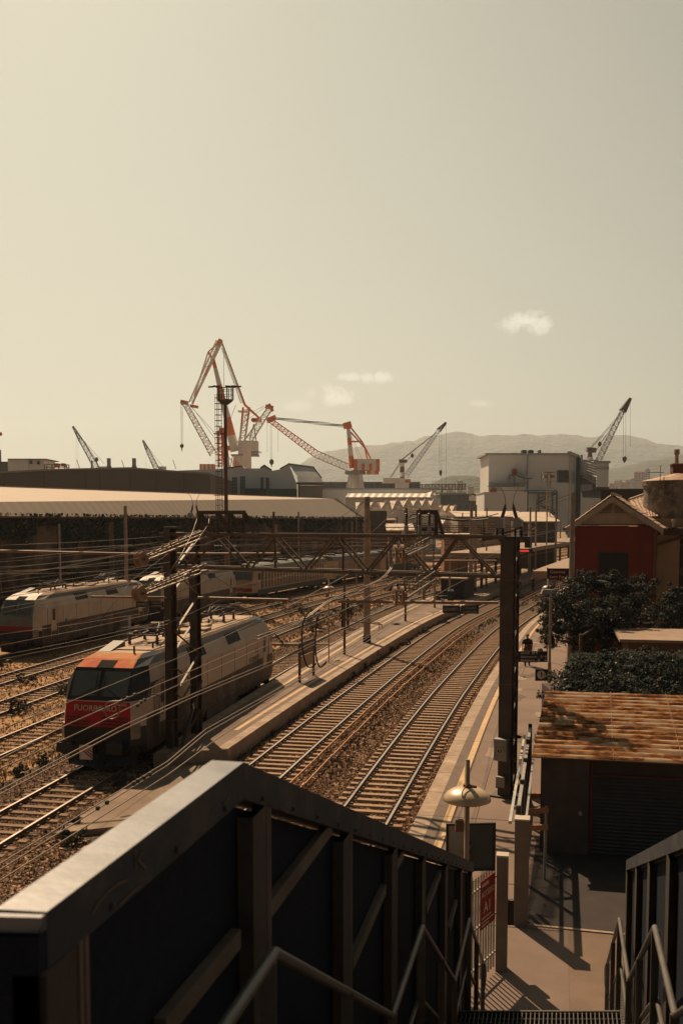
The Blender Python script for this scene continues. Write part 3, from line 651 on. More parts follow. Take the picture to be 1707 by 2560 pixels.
    # side equipment, seams and vents
    for s in (-1, 1):
        q = MB(); x = s * 1.5
        for k in range(7):
            y = 3.4 + k * (LN - 6.8) / 6; q.box(x - .008, x + .009, y - .012, y + .012, 1.72, 3.1)
        q.build('panel_seams', mat('panel seam', (.16, .12, .09)), t)
        for k in range(5):
            v = MB(); y = 3.0 + k * (LN - 6) / 5
            v.add([(s * 1.43, y, 3.32), (s * 1.43, y + 1.9, 3.32), (s * 1.22, y + 1.9, 3.82), (s * 1.22, y, 3.82)], [(0, 1, 2, 3)]) if k in (1, 3) else None
            if k in (1, 3):
                for j in range(7): yy = y + .1 + j * .27; v.beam((s * 1.44, yy, 3.34), (s * 1.24, yy, 3.8), .1, .03)
                v.build('roof_side_vent', M_black, t)
        st = MB()
        for k in range(26):
            y = 2.6 + k * (LN - 5.2) / 26 + random.uniform(-.1, .1); h = random.choice((.06, .09, .14)); z = random.choice((1.2, 1.35, 1.5, 1.1)); st.box(x - .01, x + .012, y, y + random.choice((.1, .18, .3)), z, z + h)
        st.build('service_markings', mat('service marking', (.22, .17, .12), (.1, .08, .06), 5), t)['kind'] = 'stuff'
        dk = MB(); dk.box(x - .012, x + .02, 6.9, LN - 6.9, .55, .95); dk.build('equipment_box', M_lgrey, t)
    # bogies and wheels
    for yb in (3.6, LN - 3.6):
        bg_ = MB()
        for s in (-1, 1):
            bg_.box(s * 1.12 - .09, s * 1.12 + .09, yb - 2.0, yb + 2.0, .62, .92)
            for j in range(4): bg_.tube([(s * 1.2, yb - .75 + j * .5, .45), (s * 1.2, yb - .75 + j * .5, .8)], .09, 8)
            bg_.box(s * 1.15 - .08, s * 1.15 + .1, yb - 1.6, yb - 1.0, .45, .75); bg_.box(s * 1.15 - .08, s * 1.15 + .1, yb + 1.0, yb + 1.6, .45, .75)
            bg_.tube([(s * 1.25, yb - 1.9, .95), (s * 1.3, yb - .6, .72), (s * 1.25, yb + 1.9, .9)], .025, 6)
        bg_.box(-1.1, 1.1, yb - .5, yb + .5, .5, .8)
        bo = bg_.build('bogie', M_lblack, t)
        for yy in (yb - 1.3, yb + 1.3):
            w = MB()
            for s in (-1, 1): w.lathe((s * .78, yy, .79 - .18 + .18), [(.66, -.06 * s), (.62, -.03 * s), (.62, .08 * s), (.3, .09 * s), (.2, .14 * s)], 22, axis='x')
            w.tube([(-.8, yy, .79), (.8, yy, .79)], .09, 8)
            wo_ = w.build('wheelset', M_lblack, bo); wo_.location.z = -.0
    # roof gear
    rf = MB(); rf.box(-.95, .95, 2.6, LN - 2.6, 4.062, 4.1); rf.build('roof_deck', roof, t)
    for y in (2.9, LN - 2.9):
        hp = MB(); hp.add([(-.9, y - .75, 4.07), (-.45, y - .75, 4.07), (-.45, y + .6, 4.3), (-.9, y + .6, 4.3), (-.9, y + .6, 4.07), (-.45, y + .6, 4.07)], [(0, 1, 2, 3), (3, 2, 5, 4), (0, 3, 4), (1, 5, 2)]); hp.build('horn_fairing', M_lside, t)
    for x, y in ((.55, 1.95), (.75, 3.2)): an = MB(); an.tube([(x, y, 4.0), (x, y, 4.32)], .035, 6); an.build('antenna', M_lblack, t)
    for yb, dr in ((4.9, 1), (LN - 4.9, -1)):
        p = MB()
        for sx in (-.55, .55):
            for sy in (-.75, .75): p.lathe((sx, yb + sy, 4.1), [(.05, 0), (.08, .05), (.045, .09), (.08, .14), (.045, .18), (.08, .23), (.04, .28), (.04, .34)], 8)
        p.build('insulator', M_porc, t); p = MB()
        for sx in (-.55, .55): p.beam((sx, yb - .95, 4.46), (sx, yb + .95, 4.46), .06)
        for sy in (-.85, -.3, .85): p.beam((-.6, yb + sy, 4.46), (.6, yb + sy, 4.46), .06)
        p.tube([(0, yb - .8 * dr, 4.5), (0, yb + 1.1 * dr, 4.6)], .05, 6)
        for sx in (-.05, .05): p.tube([(sx * 2, yb + 1.1 * dr, 4.6), (sx * 9, yb - .9 * dr, 4.72)], .025, 6)
        for yy in (-1.05, -.8): p.tube([(-.95, yb + yy * dr, 4.62), (-.75, yb + yy * dr, 4.74), (.75, yb + yy * dr, 4.74), (.95, yb + yy * dr, 4.62)], .025, 6)
        p.tube([(-.3, yb - .95 * dr, 4.7), (-.3, yb - .5 * dr, 4.7)], .02, 5); p.tube([(.3, yb - .95 * dr, 4.7), (.3, yb - .5 * dr, 4.7)], .02, 5)
        for q in (-.5, -.1, .35, .7): p.tube([(-.7, yb + q, 4.58), (0, yb + q * .8, 4.66), (.7, yb + q, 4.58)], .022, 5)
        p.tube([(-.62, yb - .9 * dr, 4.62), (-.2, yb + .4 * dr, 4.8), (-.1, yb + 1.0 * dr, 4.62)], .028, 5); p.tube([(.62, yb - .9 * dr, 4.62), (.2, yb + .4 * dr, 4.8), (.1, yb + 1.0 * dr, 4.62)], .028, 5)
        for q in (-.45, .45): p.lathe((q, yb + .15, 4.48), [(.07, 0), (.07, .12), (.04, .14)], 8); p.beam((q, yb - .6, 4.52), (q, yb + .6, 4.56), .07, .09)
        p.box(-.25, .25, yb - .2, yb + .25, 4.47, 4.6); p.build('pantograph', M_darksteel, t)
    hv = MB()
    for k in range(6): hv.lathe((-.15 + .3 * (k % 2), 6.6 + k * (LN - 13.2) / 5, 4.1), [(.04, 0), (.07, .06), (.04, .1), (.07, .15), (.03, .2), (.03, .26)], 8)
    hv.tube([(-.15 + .3 * (k % 2), 6.6 + k * (LN - 13.2) / 5, 4.36) for k in range(6)], .02, 5)
    hv.tube([(.0, 5.6, 4.4), (.3, 6.1, 4.38), (-.15, 6.6, 4.36)], .02, 5); hv.build('roof_cable', M_darksteel, t)
    rb = MB(); rb.box(-.5, .4, 7.6, 8.6, 4.1, 4.25); rb.box(-.6, .5, LN - 8.2, LN - 7.2, 4.1, 4.22); rb.box(.2, .9, LN / 2 - .4, LN / 2 + .5, 4.1, 4.2); rb.build('roof_hatches', M_lroof, t)
    if red:
        # warning board and lettering
        wb = MB(); wb.box(-.32, .13, -.70, -.68, .72, 1.22); o = wb.build('warning_board', M_warn_w, t); q = MB()
        for k in range(-3, 6):
            pts = [(-.32, .8 + k * .11), (.13, .8 + k * .11 - .36)]
            x0, z0 = pts[0]; x1, z1 = pts[1]; hw = .03
            def clipz(z): return max(.72, min(1.22, z))
            if z1 + hw < .72 or z0 - hw > 1.45: continue
            # clip the slanted stripe to the board
            def atz(z): return x0 + (z - z0) / (z1 - z0) * (x1 - x0)
            za, zb = min(z0, 1.22), max(z1, .72)
            if za - zb < .03: continue
            xa, xb = max(-.32, atz(za)), min(.13, atz(zb))
            q.add([(xa, -.705, clipz(za + hw)), (xa, -.705, clipz(za - hw)), (xb, -.705, clipz(zb - hw)), (xb, -.705, clipz(zb + hw))], [(0, 1, 2, 3)])
        q.build('stripes', M_warn_r, o); text('lettering', 'FUORIMURO', .29, (-.86, fz(2.25) - .02, 2.26), (R(90 - 8), 0, 0), M_letter, t, .004, sx=.93)
        text('lettering', '191 003', .15, (.55, fz(2.44) - .025, 2.46), (R(82), 0, 0), M_letter, t, .003)
        text('lettering', 'FUORIMURO', .34, (1.508, LN - 4.9, 2.05), (R(90), 0, R(90)), M_letter_g, t, .003, sx=.95)
        em = MB(); em.add([(1.512, LN - 3.85, 2.42), (1.512, LN - 3.7, 2.75), (1.512, LN - 3.55, 2.42)], [(0, 1, 2)]); em.add([(1.512, LN - 3.95, 2.5), (1.512, LN - 3.8, 2.62), (1.512, LN - 3.78, 2.5)], [(0, 1, 2)]); em.build('emblem', M_lorange, t)
    else:
        q = MB(); q.box(-.25, -.1, fz(2.2) - .02, fz(2.2) - .01, 2.15, 2.3); q.box(.45, .62, fz(2.2) - .02, fz(2.2) - .01, 2.15, 2.3); q.build('emblem', M_lorange, t)
        if writing:
            text('lettering', 'captrain', .3, (1.508, 4.1, 1.95), (R(90), 0, R(90)), M_lorange, t, .003)
            q = MB(); q.lathe((1.505, 3.8, 2.05), [(.16, 0), (.16, .01)], 14, axis='x'); q.build('emblem', mat('emblem teal', (.02, .16, .22)), t)
    return t
M_bredband = mat('red band', (.28, .02, .02), (.22, .02, .02), 2, .6)
def on_track(L, y):
    c = L.at(y); c2 = L.at(y + 17); d = (c2 - c).normalized(); return c, -math.atan2(d.x, d.y)
c, rz = on_track(L3, 33.1)
loco('large electric locomotive with a red lettered front and orange hood, beige side', (c.x, c.y, 0), rz, 'red')
c, rz = on_track(L7, 58.6)
loco('nearest white locomotive of the left row, green grey front above a red band', (c.x, c.y, 0), rz, 'white', group='white locomotives parked on the far left siding')
c, rz = on_track(L7, 78.2)
loco('second white locomotive of the left row, half behind the pale concrete pole', (c.x, c.y, 0), rz, 'white', group='white locomotives parked on the far left siding', writing=False)
# old ribbed electric locomotive and coaches behind the beam
M_ribl = mat('rib cream', (.46, .36, .26), (.36, .28, .2), 1, .7); M_ribd = mat('rib brown', (.20, .13, .085), (.15, .1, .065), 1, .8); M_greenroof = mat('green grey roof', (.075, .085, .075), (.1, .1, .085), .8, .7)
def ribbed(y, LN, lab, cab=True):
    c = L7.at(y); d = (L7.at(y + LN) - c).normalized(); t = thing('ribbed_locomotive' if cab else 'ribbed_coach', lab, 'locomotive' if cab else 'coach', (c.x, c.y, 0), -math.atan2(d.x, d.y))
    m = MB(); m.box(-1.45, 1.45, 0 if not cab else .9, LN, .95, 3.3, M_ribl)
    if cab: m.add([(-1.2, 0, .95), (1.2, 0, .95), (1.45, .9, .95), (-1.45, .9, .95), (-1.2, .1, 2.2), (1.2, .1, 2.2), (1.2, .5, 3.3), (-1.2, .5, 3.3), (1.45, .9, 3.3), (-1.45, .9, 3.3)], [(0, 1, 5, 4), (4, 5, 6, 7), (1, 2, 8, 6, 5), (3, 0, 4, 7, 9), (7, 6, 8, 9)], M_ribl)
    m.build('body', None, t)
    r = MB(); pr = [(-1.5, 3.3), (-1.2, 3.75), (-.5, 3.95), (.5, 3.95), (1.2, 3.75), (1.5, 3.3)]; y0 = .5 if cab else 0
    r.add([(x, y0, z) for x, z in pr] + [(x, LN, z) for x, z in pr], [(i, i + 1, i + 7, i + 6) for i in range(5)] + [(0, 1, 2, 3, 4, 5), (11, 10, 9, 8, 7, 6)]); r.build('roof', M_greenroof, t)
    k = int((LN - 3) / .9)
    for i in range(k): yy = 2.2 + i * .9; rb = MB(); rb.box(1.44, 1.47, yy, yy + .42, 1.4, 3.2); rb.build('rib', M_ribd, t)
    g_ = MB(); g_.box(-1.47, 1.47, 1.0, LN - .3, .7, 1.25); g_.build('skirt', M_greenroof, t)
    for q in (3, LN - 3): 
        u = MB(); u.box(-1.15, 1.15, q - 1.6, q + 1.6, .45, .7)
        for w in (-1.1, 1.1): u.lathe((-1.0, q + w, .5), [(.48, 0), (.48, .14), (.2, .16)], 14, axis='x'); u.lathe((1.0, q + w, .5), [(.48, 0), (.48, -.14), (.2, -.16)], 14, axis='x')
        u.build('bogie', M_black, t)
    e = MB()
    for i in range(5): yy = 3 + i * (LN - 6) / 4; e.box(-.5, .5, yy - .5, yy + .5, 3.96, 4.15 + .1 * (i % 2)); e.tube([(-.9, yy, 4.3), (.9, yy, 4.35)], .03, 5)
    e.tube([(0, 2, 4.4), (0, LN - 2, 4.4)], .04, 5); e.build('roof_equipment', M_darksteel, t)
    if cab:
        w = MB(); w.add([(-1.1, .06, 2.35), (1.1, .06, 2.35), (1.1, .42, 3.15), (-1.1, .42, 3.15)], [(0, 1, 2, 3)]); w.build('windshield', M_glass, t)
        b_ = MB(); b_.box(-1.2, 1.2, -.03, .0, 1.1, 1.45); b_.build('red_stripe', M_bredband, t)
        o_ = MB(); o_.box(-1.1, -.85, -.03, 0.02, 1.6, 1.85); o_.build('headlight', M_lorange, t); o_ = MB(); o_.box(.85, 1.1, -.03, 0.02, 1.6, 1.85); o_.build('headlight', M_lorange, t)
        s_ = MB(); s_.box(1.45, 1.475, 1.1, 1.7, 2.3, 3.0); s_.box(1.45, 1.475, 1.95, 2.1, 1.2, 3.1); s_.build('side_window', M_black, t)
    return t
ribbed(99.5, 24, 'ribbed cream and brown electric locomotive with a red striped cab, behind the gantry beam')
ribbed(124.2, 22, 'ribbed cream coach coupled behind the ribbed locomotive', False)
ribbed(147, 22, 'farthest ribbed coach of the left row, nearly merged with the sidings', False)
# a plane running with the tracks: X = a + s*Y ; gives the point seen at a pixel
def W(px, py, a, s=.22):
    r = ray(px, py); y = a / (r.x / r.y - s); return P(px, py, y)
# ================================================================ CATENARY GANTRY over the tracks
AL = G(432, 1899, .18); AR = G(1262, 1990, .6); TR = Vector((.22, 1, 0)).normalized(); PERP = (Vector((AR.x - AL.x, AR.y - AL.y, 0))).normalized()
ang = math.atan2(PERP.y, PERP.x)
t = thing('catenary_gantry', 'dark steel gantry beam on two heavy laced columns spanning the tracks', 'gantry', (0, 0, 0))
def hcol(mb, b, top, w=.36, d=.36, rz=0):
    c = Vector((b.x, b.y, 0)); u = Vector((math.cos(rz), math.sin(rz), 0)); v = Vector((-u.y, u.x, 0)); z0, z1 = b.z, top
    for s in (-1, 1): q = c + v * (s * (d / 2 - .012)); mb.obox((q.x, q.y, (z0 + z1) / 2), w, .024, z1 - z0, rz)
    mb.obox((c.x, c.y, (z0 + z1) / 2), .02, d - .05, z1 - z0, rz)
def lace(mb, a, b, z0, z1, n, t=.07, first=0):
    for i in range(n):
        p = a if (i + first) % 2 else b; q = b if (i + first) % 2 else a; za = z0 + (z1 - z0) * i / n; zb = z0 + (z1 - z0) * (i + 1) / n
        mb.beam((p.x, p.y, za), (q.x, q.y, zb), t, .02)
def hv(p, z): return Vector((p.x, p.y, z))
LB = P(481, 1800, AL.y + 2.5); LB = Vector((AL.x + TR.x * 2.5 - .05, AL.y + 2.5, .18)); RB = Vector((AR.x + TR.x * 1.0 + .12, AR.y + 1.0, .6))
for a, b, top, n, nm in ((AL, LB, 8.28, 7, 'l'), (AR, RB, 8.05, 13, 'r')):
    for q in (a, b):
        m = MB()
        if nm == 'l': hcol(m, q, top, .28, .34, ang); m.obox((q.x, q.y, q.z + .02), .7, .7, .06, ang)
        else: hcol(m, q, top, .36 if q is a else .26, .3, ang); m.obox((q.x, q.y, q.z + .02), .75, .6, .06, ang)
        if nm == 'r' and q is a:
            q2 = a - TR * .16; m.obox((q2.x, q2.y, (q.z + top) / 2), .33, .02, top - q.z - .01, ang)
        m.build('column', M_darksteel, t)
    m = MB()
    for s in (-1, 1):
        o = PERP * (s * .16); lace(m, a + o, b + o, a.z + .2, top - .3, n, .08 if nm == 'l' else .05, (s + 1) // 2)
    m.build('lacing', M_brownsteel if nm == 'l' else M_darksteel, t)
m = MB()
for z in (1.6, 3.4, 5.2): m.obox((AL.x, AL.y, z), .37, .39, .02, ang); 
for z in (2.2, 3.9, 5.4, 6.9): m.obox((AR.x, AR.y, z), .39, .345, .02, ang)
m.build('strap', M_rail, t)
m = MB()          # braces at the feet
for a in (AR,): m.beam(a + TR * 1.2 + Vector((.5, .4, .05)), hv(a + TR * 1.1, 1.5), .08, .1); m.beam(a + Vector((.8, .9, .03)), hv(a, .9), .08, .1); m.build('brace', M_darksteel, t); m = MB()
m.beam(hv(AL + PERP * .25, .25), hv(LB + PERP * .25, 2.6), .1, .06); m.build('brace', M_darksteel, t)
ZT, ZB = 8.12, 6.98
FL, FR = AL + PERP * -.25, AR + PERP * .05; span = Vector((FR.x - FL.x, FR.y - FL.y, 0))
def bp(px, z, off):   # point on the beam under picture column px, off along the tracks
    # intersect ray column with the line FL-FR (ignore height)
    k = ray(px, 1380); k = k.x / k.y; s = (k * FL.y - FL.x) / (span.x - k * span.y); p = FL + span * s + TR * off; return Vector((p.x, p.y, z))
m = MB()
for off in (.0, .75):
    for z, w in ((ZT, .13), (ZB, .15)):
        a = bp(402 if z == ZT else 425, z, off); b = bp(1262, z, off); m.beam(a, b, w, .10)
m.build('beam_chords', M_brownsteel, t)
m = MB(); top = [535, 679, 835, 990, 1144]; bot = [460, 612, 759, 914, 1075, 1238]
for off in (.0, .75):
    for i, x in enumerate(top):
        m.beam(bp(bot[i], ZB, off), bp(x, ZT, off), .055, .05); m.beam(bp(x, ZT, off), bp(bot[i + 1], ZB, off), .065, .05)
for x in top: m.beam(bp(x, ZT, 0), bp(x, ZT, .75), .05, .05)
for x in bot: m.beam(bp(x, ZB, 0), bp(x, ZB, .75), .05, .05)
for x in (672, 845): m.beam(bp(x, ZT, .75), bp(x, ZB, .75), .07, .07)
m.build('beam_diagonals', M_brownsteel, t)
m = MB(); m.beam(bp(680, ZT, .1), bp(683, ZT + .75, .1), .07); m.beam(bp(415, ZT - .1, .4), bp(445, ZT - .1, .4), .5, .3); m.beam(bp(412, ZT + .22, .2), bp(440, ZT + .22, .2), .35, .06); m.beam(bp(404, ZT, .0), bp(404, ZT, .8), .1, .1); m.build('bracket', M_brownsteel, t)
# portal frames standing on the beam
def portal(xs, z1, lab, legs):
    q = MB(); 
    for x in xs: q.beam(bp(x, ZT + .05, .1), bp(x, z1, .1), .1, .1)
    q.beam(bp(xs[0] - 3, z1 - .03, .1), bp(xs[-1] + 3, z1 - .03, .1), .1, .13); q.beam(bp(xs[0], ZT + .2, .1), bp(xs[-1], ZT + .2, .1), .08, .1)
    for x, e in legs: q.beam(bp(x, z1 - .05, .1), bp(e, ZT + .06, .7), .08, .08); q.beam(bp(x, z1 - .05, .1), bp(x + 6, ZT + .06, .85), .06, .06)
    q.build('portal_frame', M_darksteel, t)
portal([497, 543, 572, 608], ZT + .76, 'l', [(500, 520), (545, 565), (575, 592), (610, 631)])
portal([1043, 1088], ZT + .74, 'r', [(1090, 1100)])

# knife switches with arcing horns on top of the columns
def horn_switch(cx, y, zb, lab, sc=1.0, parent_rz=ang):
    c = P(cx, 1300, y); t = thing('horn_switch', lab, 'high voltage switch', (c.x, c.y, zb), parent_rz, 'horned switches on the gantry columns')
    t.scale = (sc, sc, sc)
    for s in (-1, 1):
        m = MB(); m.add([(s * .16, -.1, .26), (s * .42, -.1, .26), (s * .44, -.1, .5), (s * .3, -.1, .6), (s * .18, -.1, .56), (s * .16, .1, .26), (s * .42, .1, .26), (s * .44, .1, .5), (s * .3, .1, .6), (s * .18, .1, .56)], [(0, 1, 2, 3, 4), (9, 8, 7, 6, 5), (0, 5, 6, 1), (1, 6, 7, 2), (2, 7, 8, 3), (3, 8, 9, 4), (4, 9, 5, 0)])
        m.build('switch_head', M_galv, t)
        m = MB(); m.add([(s * .30, -.02, .55), (s * .18, -.02, .58), (s * .10, -.02, .86), (s * .12, -.02, 1.02), (s * .15, -.02, 1.0), (s * .30, .02, .55), (s * .18, .02, .58), (s * .10, .02, .86), (s * .12, .02, 1.02), (s * .15, .02, 1.0)], [(0, 1, 2, 3, 4), (9, 8, 7, 6, 5), (0, 5, 6, 1), (1, 6, 7, 2), (2, 7, 8, 3), (3, 8, 9, 4), (4, 9, 5, 0)])
        m.build('blade', M_darksteel, t)
        m = MB(); pts = [(s * .12, 0, 1.0), (s * .14, 0, 1.2), (s * .22, 0, 1.42), (s * .36, 0, 1.6), (s * .6, 0, 1.72)]; m.tube(pts, [.016, .014, .012, .01, .008], 6); m.build('arcing_horn', M_galv, t)
        for x in (.2, .4):
            m = MB(); m.lathe((s * x, 0, 0), [(.03, 0), (.055, .02), (.03, .045), (.055, .07), (.03, .095), (.055, .12), (.03, .145), (.055, .17), (.03, .2), (.03, .26)], 8); m.build('insulator', M_cable, t)
    m = MB(); m.box(-.55, .55, -.18, .18, -.09, 0); m.box(-.85, -.58, -.12, .12, -.12, .1); m.tube([(-.1, -.12, .1), (.5, -.15, .3)], .035, 6); m.tube([(.45, 0, .4), (.75, 0, .42), (.9, 0, .3), (.75, 0, .2), (.5, 0, .22)], .02, 5); m.box(.55, .72, -.1, .1, -.35, 0)
    m.tube([(-.8, 0, 0), (-.95, -.1, -.15), (-.85, -.1, -.3), (-.5, 0, -.25)], .012, 5); m.build('base_frame', M_darksteel, t)
    return t
horn_switch(1272, AR.y + .3, 8.13, 'horned switch on the heavy right hand column of the gantry', .92)
horn_switch(487, AL.y + .5, 8.5, 'horned switch above the left hand column of the gantry', .62)
# insulators and cables at the right portal
for k, (x, h) in enumerate(((1017, .78), (1050, .75), (1074, .72))):
    t2 = thing('post_insulator', ('leftmost', 'middle', 'rightmost')[k] + ' of the three ribbed insulators by the right portal frame', 'insulator', bp(x, ZT + .06, -.15), 0, 'post insulators on the gantry')
    m = MB(); m.lathe((0, 0, 0), [(.07, 0), (.06, .25), (.03, .27)], 10); m.build('pedestal', M_galv, t2)
    m = MB(); pr = [(.03, .27)]
    for j in range(6): pr += [(.065, .30 + j * .06), (.03, .33 + j * .06)]
    pr += [(.03, h)]; m.lathe((0, 0, 0), pr, 10); m.build('sheds', M_porc, t2)
def wire(name, pts, r, lab, m=None, cat='wire', grp=None, n=5): q = MB(); q.tube(pts, r, n); return tag(q.build(name, m or M_wire, smooth=True), lab, cat, grp)
def sm(pts, k=6):
    pts = [Vector(p) for p in pts]; out = []
    for i in range(len(pts) - 1):
        p0 = pts[max(i - 1, 0)]; p1, p2 = pts[i], pts[i + 1]; p3 = pts[min(i + 2, len(pts) - 1)]
        for j in range(k):
            u = j / k; out.append(.5 * ((2 * p1) + (p2 - p0) * u + (2 * p0 - 5 * p1 + 4 * p2 - p3) * u * u + (3 * p1 - p0 - 3 * p2 + p3) * u ** 3))
    return out + [pts[-1]]
yb = 31.0
wire('jumper_cable', sm([P(1017, 1300, 31.2), P(1050, 1291, 31), P(1074, 1290, 30.8), P(1110, 1297, 30.5), P(1150, 1302, 30), P(1200, 1299, 29.4), P(1222, 1297, 29)]), .02, 'upper black cable from the insulators to the right horned switch', M_cable, 'cable')
wire('jumper_cable', sm([P(1017, 1301, 31.3), P(1030, 1287, 31.4), P(1060, 1288, 31.3), P(1100, 1294, 30.6), P(1150, 1300, 30), P(1205, 1293, 29.4), P(1245, 1284, 29)]), .015, 'second black cable looping over the portal frame to the right horned switch', M_cable, 'cable')
for k, dx in enumerate((0, 4)):
    wire('jumper_cable', sm([P(1015 + dx, 1305, 31), P(1003 + dx, 1340, 30.6), P(985 + dx, 1392, 30), P(975 + dx, 1420, 29.5), P(963 + dx, 1436, 29), P(945 + dx, 1450, 28), P(925 + dx, 1460, 26), P(880, 1475 + dx, 25), P(821, 1502 + dx, 24), P(750, 1550 + dx, 23), P(640, 1592 + dx * 2, 21)]), .011, ('left', 'right')[k] + ' strand of the pale pair sweeping down from the right portal insulators', M_wire, 'cable', 'twin feeder cables')
# hanging black loops
wire('jumper_cable', sm([P(780, 1521, 21.5), P(768, 1535, 21.5), P(757, 1560, 21.4), P(755, 1600, 21.2), P(758, 1635, 21), P(767, 1663, 20.9), P(778, 1668, 20.8), P(790, 1659, 20.6)]), .018, 'left one of two black cable loops hanging beside the station board', M_cable, 'cable', 'hanging cable loops')
wire('jumper_cable', sm([P(801, 1535, 21.6), P(793, 1545, 21.6), P(790, 1570, 21.5), P(788, 1610, 21.3), P(791, 1645, 21.1), P(797, 1664, 21), P(804, 1667, 20.9), P(816, 1654, 20.7)]), .018, 'right one of two black cable loops hanging beside the station board', M_cable, 'cable', 'hanging cable loops')
wire('jumper_cable', sm([P(306, 1752, 15.8), P(270, 1756, 15.8), P(262, 1780, 15.8), P(275, 1797, 15.8), P(295, 1790, 15.8), P(300, 1763, 15.8)]), .009, 'pale cable ring in front of the red locomotive front', M_wire, 'cable')
wire('jumper_cable', sm([P(362, 1747, 16.5), P(385, 1735, 16.5), P(405, 1745, 16.5), P(411, 1765, 16.5), P(406, 1785, 16.5)]), .009, 'grey cable bow beside the locomotive cab door', M_cable, 'cable')

# tensioning devices (wheel pulleys with rod frames) fixed to the beam
def tension(a, b, lab, ax=(1, .12, .05), dia=.5):
    t = thing('wire_tensioner', lab, 'wire tensioner', b, 0, 'wheel tensioners hung from the gantry'); d = (a - b); L = d.length; d.normalize(); r = d.cross(Vector((0, 0, 1))).normalized(); u = r.cross(d)
    def q(x, y, z): return r * x + d * y + u * z
    for k, off in enumerate((-.13, .05)):
        m = MB(); vs = []; n = 26; prof = [(dia / 2, -.035), (dia / 2, -.02), (dia / 2 - .03, 0), (dia / 2, .02), (dia / 2, .035), (.16, .035), (.15, .02), (.05, .02), (.05, .06)]
        prof = [(.05, -.06), (.05, -.02), (.15, -.02), (.16, -.035)] + prof
        ax = Vector(ax).normalized(); e1 = ax.cross(Vector((0, 0, 1))).normalized(); e2 = ax.cross(e1)
        for rr, zz in prof:
            for i in range(n): an = 2 * math.pi * i / n; vs.append(ax * (zz + off) + (e1 * math.cos(an) + e2 * math.sin(an)) * rr)
        m.add(vs, [(i * n + k2, i * n + (k2 + 1) % n, (i + 1) * n + (k2 + 1) % n, (i + 1) * n + k2) for i in range(len(prof) - 1) for k2 in range(n)]); m.build('pulley', M_pulley, t)
    m = MB()
    for x, z, rad in ((.14, .16, .022), (-.12, .14, .02), (.02, .02, .03), (.16, -.08, .035), (-.1, -.12, .016)):
        m.tube([q(x, .12, z * .7), q(x * 1.1, L, z)], rad, 6)
    for i in range(7): m.tube([q(-.26, .35 + i * (L - .5) / 6, .16), q(.28, .42 + i * (L - .5) / 6, .15)], .017, 5)
    for i in range(12): m.lathe(tuple(q(-.12, .4 + i * (L - .6) / 11, .14)), [(.035, -.015), (.035, .015)], 7)
    m.build('rod_frame', M_wire, t); return t
tension(bp(512, ZT + .0, -.1), W(356, 1398, -13.9 + .5), 'upper left wheel tensioner with twin discs, beside the pale pole', (1, -.5, .1))
tension(bp(514, ZB + .0, -.1), W(352, 1484, -13.4), 'lower left wheel tensioner with twin discs, above the hanging green signs', (1, -.5, .1))
tension(bp(1068, ZT - .15, -.1), P(1000, 1385, 25.8), 'upper right wheel tensioner under the right portal frame')
tension(bp(1076, ZB - .05, -.1), P(1000, 1490, 25.2), 'lower right wheel tensioner above the island platform')
# rusty cantilever pipes
def pipe(a, b, r, lab, m=None): q = MB(); q.tube([a, b], r, 8); return tag(q.build('cantilever_pipe', m or M_opipe2), lab, 'pipe', 'cantilever pipes')
M_opipe2 = mat('cantilever rust', (.20, .11, .06), (.28, .17, .10), 2, .6)
pipe(P(-60, 1376, 33), P(420, 1387, 34.8), .045, 'long rusty pipe running left from the gantry across the ivy wall')
pipe(P(228, 1492, 33), P(430, 1494, 34.5), .04, 'short rusty pipe above the hanging green signs on the left')
pipe(P(495, 1494, 35), P(721, 1500, 33.8), .045, 'rusty pipe reaching right from the left hand gantry column')
pipe(P(845, 1504, 30.5), P(1245, 1507, 28.7), .045, 'rusty pipe from the heavy right column carrying the two dark signs')
pipe(P(440, 1384, 35.3), P(700, 1384, 34.5), .035, 'thin rusty pipe behind the beam at its left end')
pipe(P(1085, 1402, 33), P(1240, 1402, 32), .03, 'thin rusty pipe behind the right end of the beam')
M_sgn = mat('catenary sign navy', (.018, .045, .055), (.014, .035, .045), 3, .5)
def hang_sign(px0, px1, py0, py1, y, lines, lab, grp='dark hanging signs under the pipes'):
    a = P(px0, py0, y); b = P(px1, py1, y); w = b.x - a.x; h = a.z - b.z; t = thing('hanging_sign', lab, 'sign', (a.x, y, b.z), 0, grp)
    m = MB(); m.box(0, w, 0, .015, 0, h); m.build('plate', M_sgn, t); m = MB()
    for x in (.06 * w, .94 * w): m.box(x - .006, x + .006, .0, .012, h, h + .12)
    m.box(-.006, w + .006, -.003, -.001, -.006, 0.004); m.box(-.006, w + .006, -.003, -.001, h - .004, h + .006); m.build('hangers', M_rail, t)
    for i, (tx, sz) in enumerate(lines):
        n = len(lines); zc = h * (1 - (i + .5) / n); s = h / n * sz; text('lettering', tx, s, (w / 2, -.002, zc - s * .34), (R(90), 0, 0), mat('sign lettering', (.42, .36, .26), rough=.6), t, .001, 'CENTER', sx=w * .92 / (len(tx) * s * .66))
hang_sign(1106, 1149, 1514, 1532, 29.2, [('SEZIONAMENTO', .62)], 'darker left sign hanging under the pipe of the heavy right column')
hang_sign(1152, 1196, 1515, 1534, 29.0, [('STAZIONE ALLE RETI', .72), ('DI ALIMENTAZIONE', .72)], 'two line right sign hanging under the pipe of the heavy right column')
hang_sign(340, 373, 1504, 1517, 33.9, [('SEZIONAMENTO', .62)], 'left sign of the pair beside the left gantry column, one line')
hang_sign(375, 410, 1504, 1518, 34, [('STAZIONE ALLE RETI', .72), ('DI ALIMENTAZIONE', .72)], 'right sign of the pair touching the left gantry column, two lines')
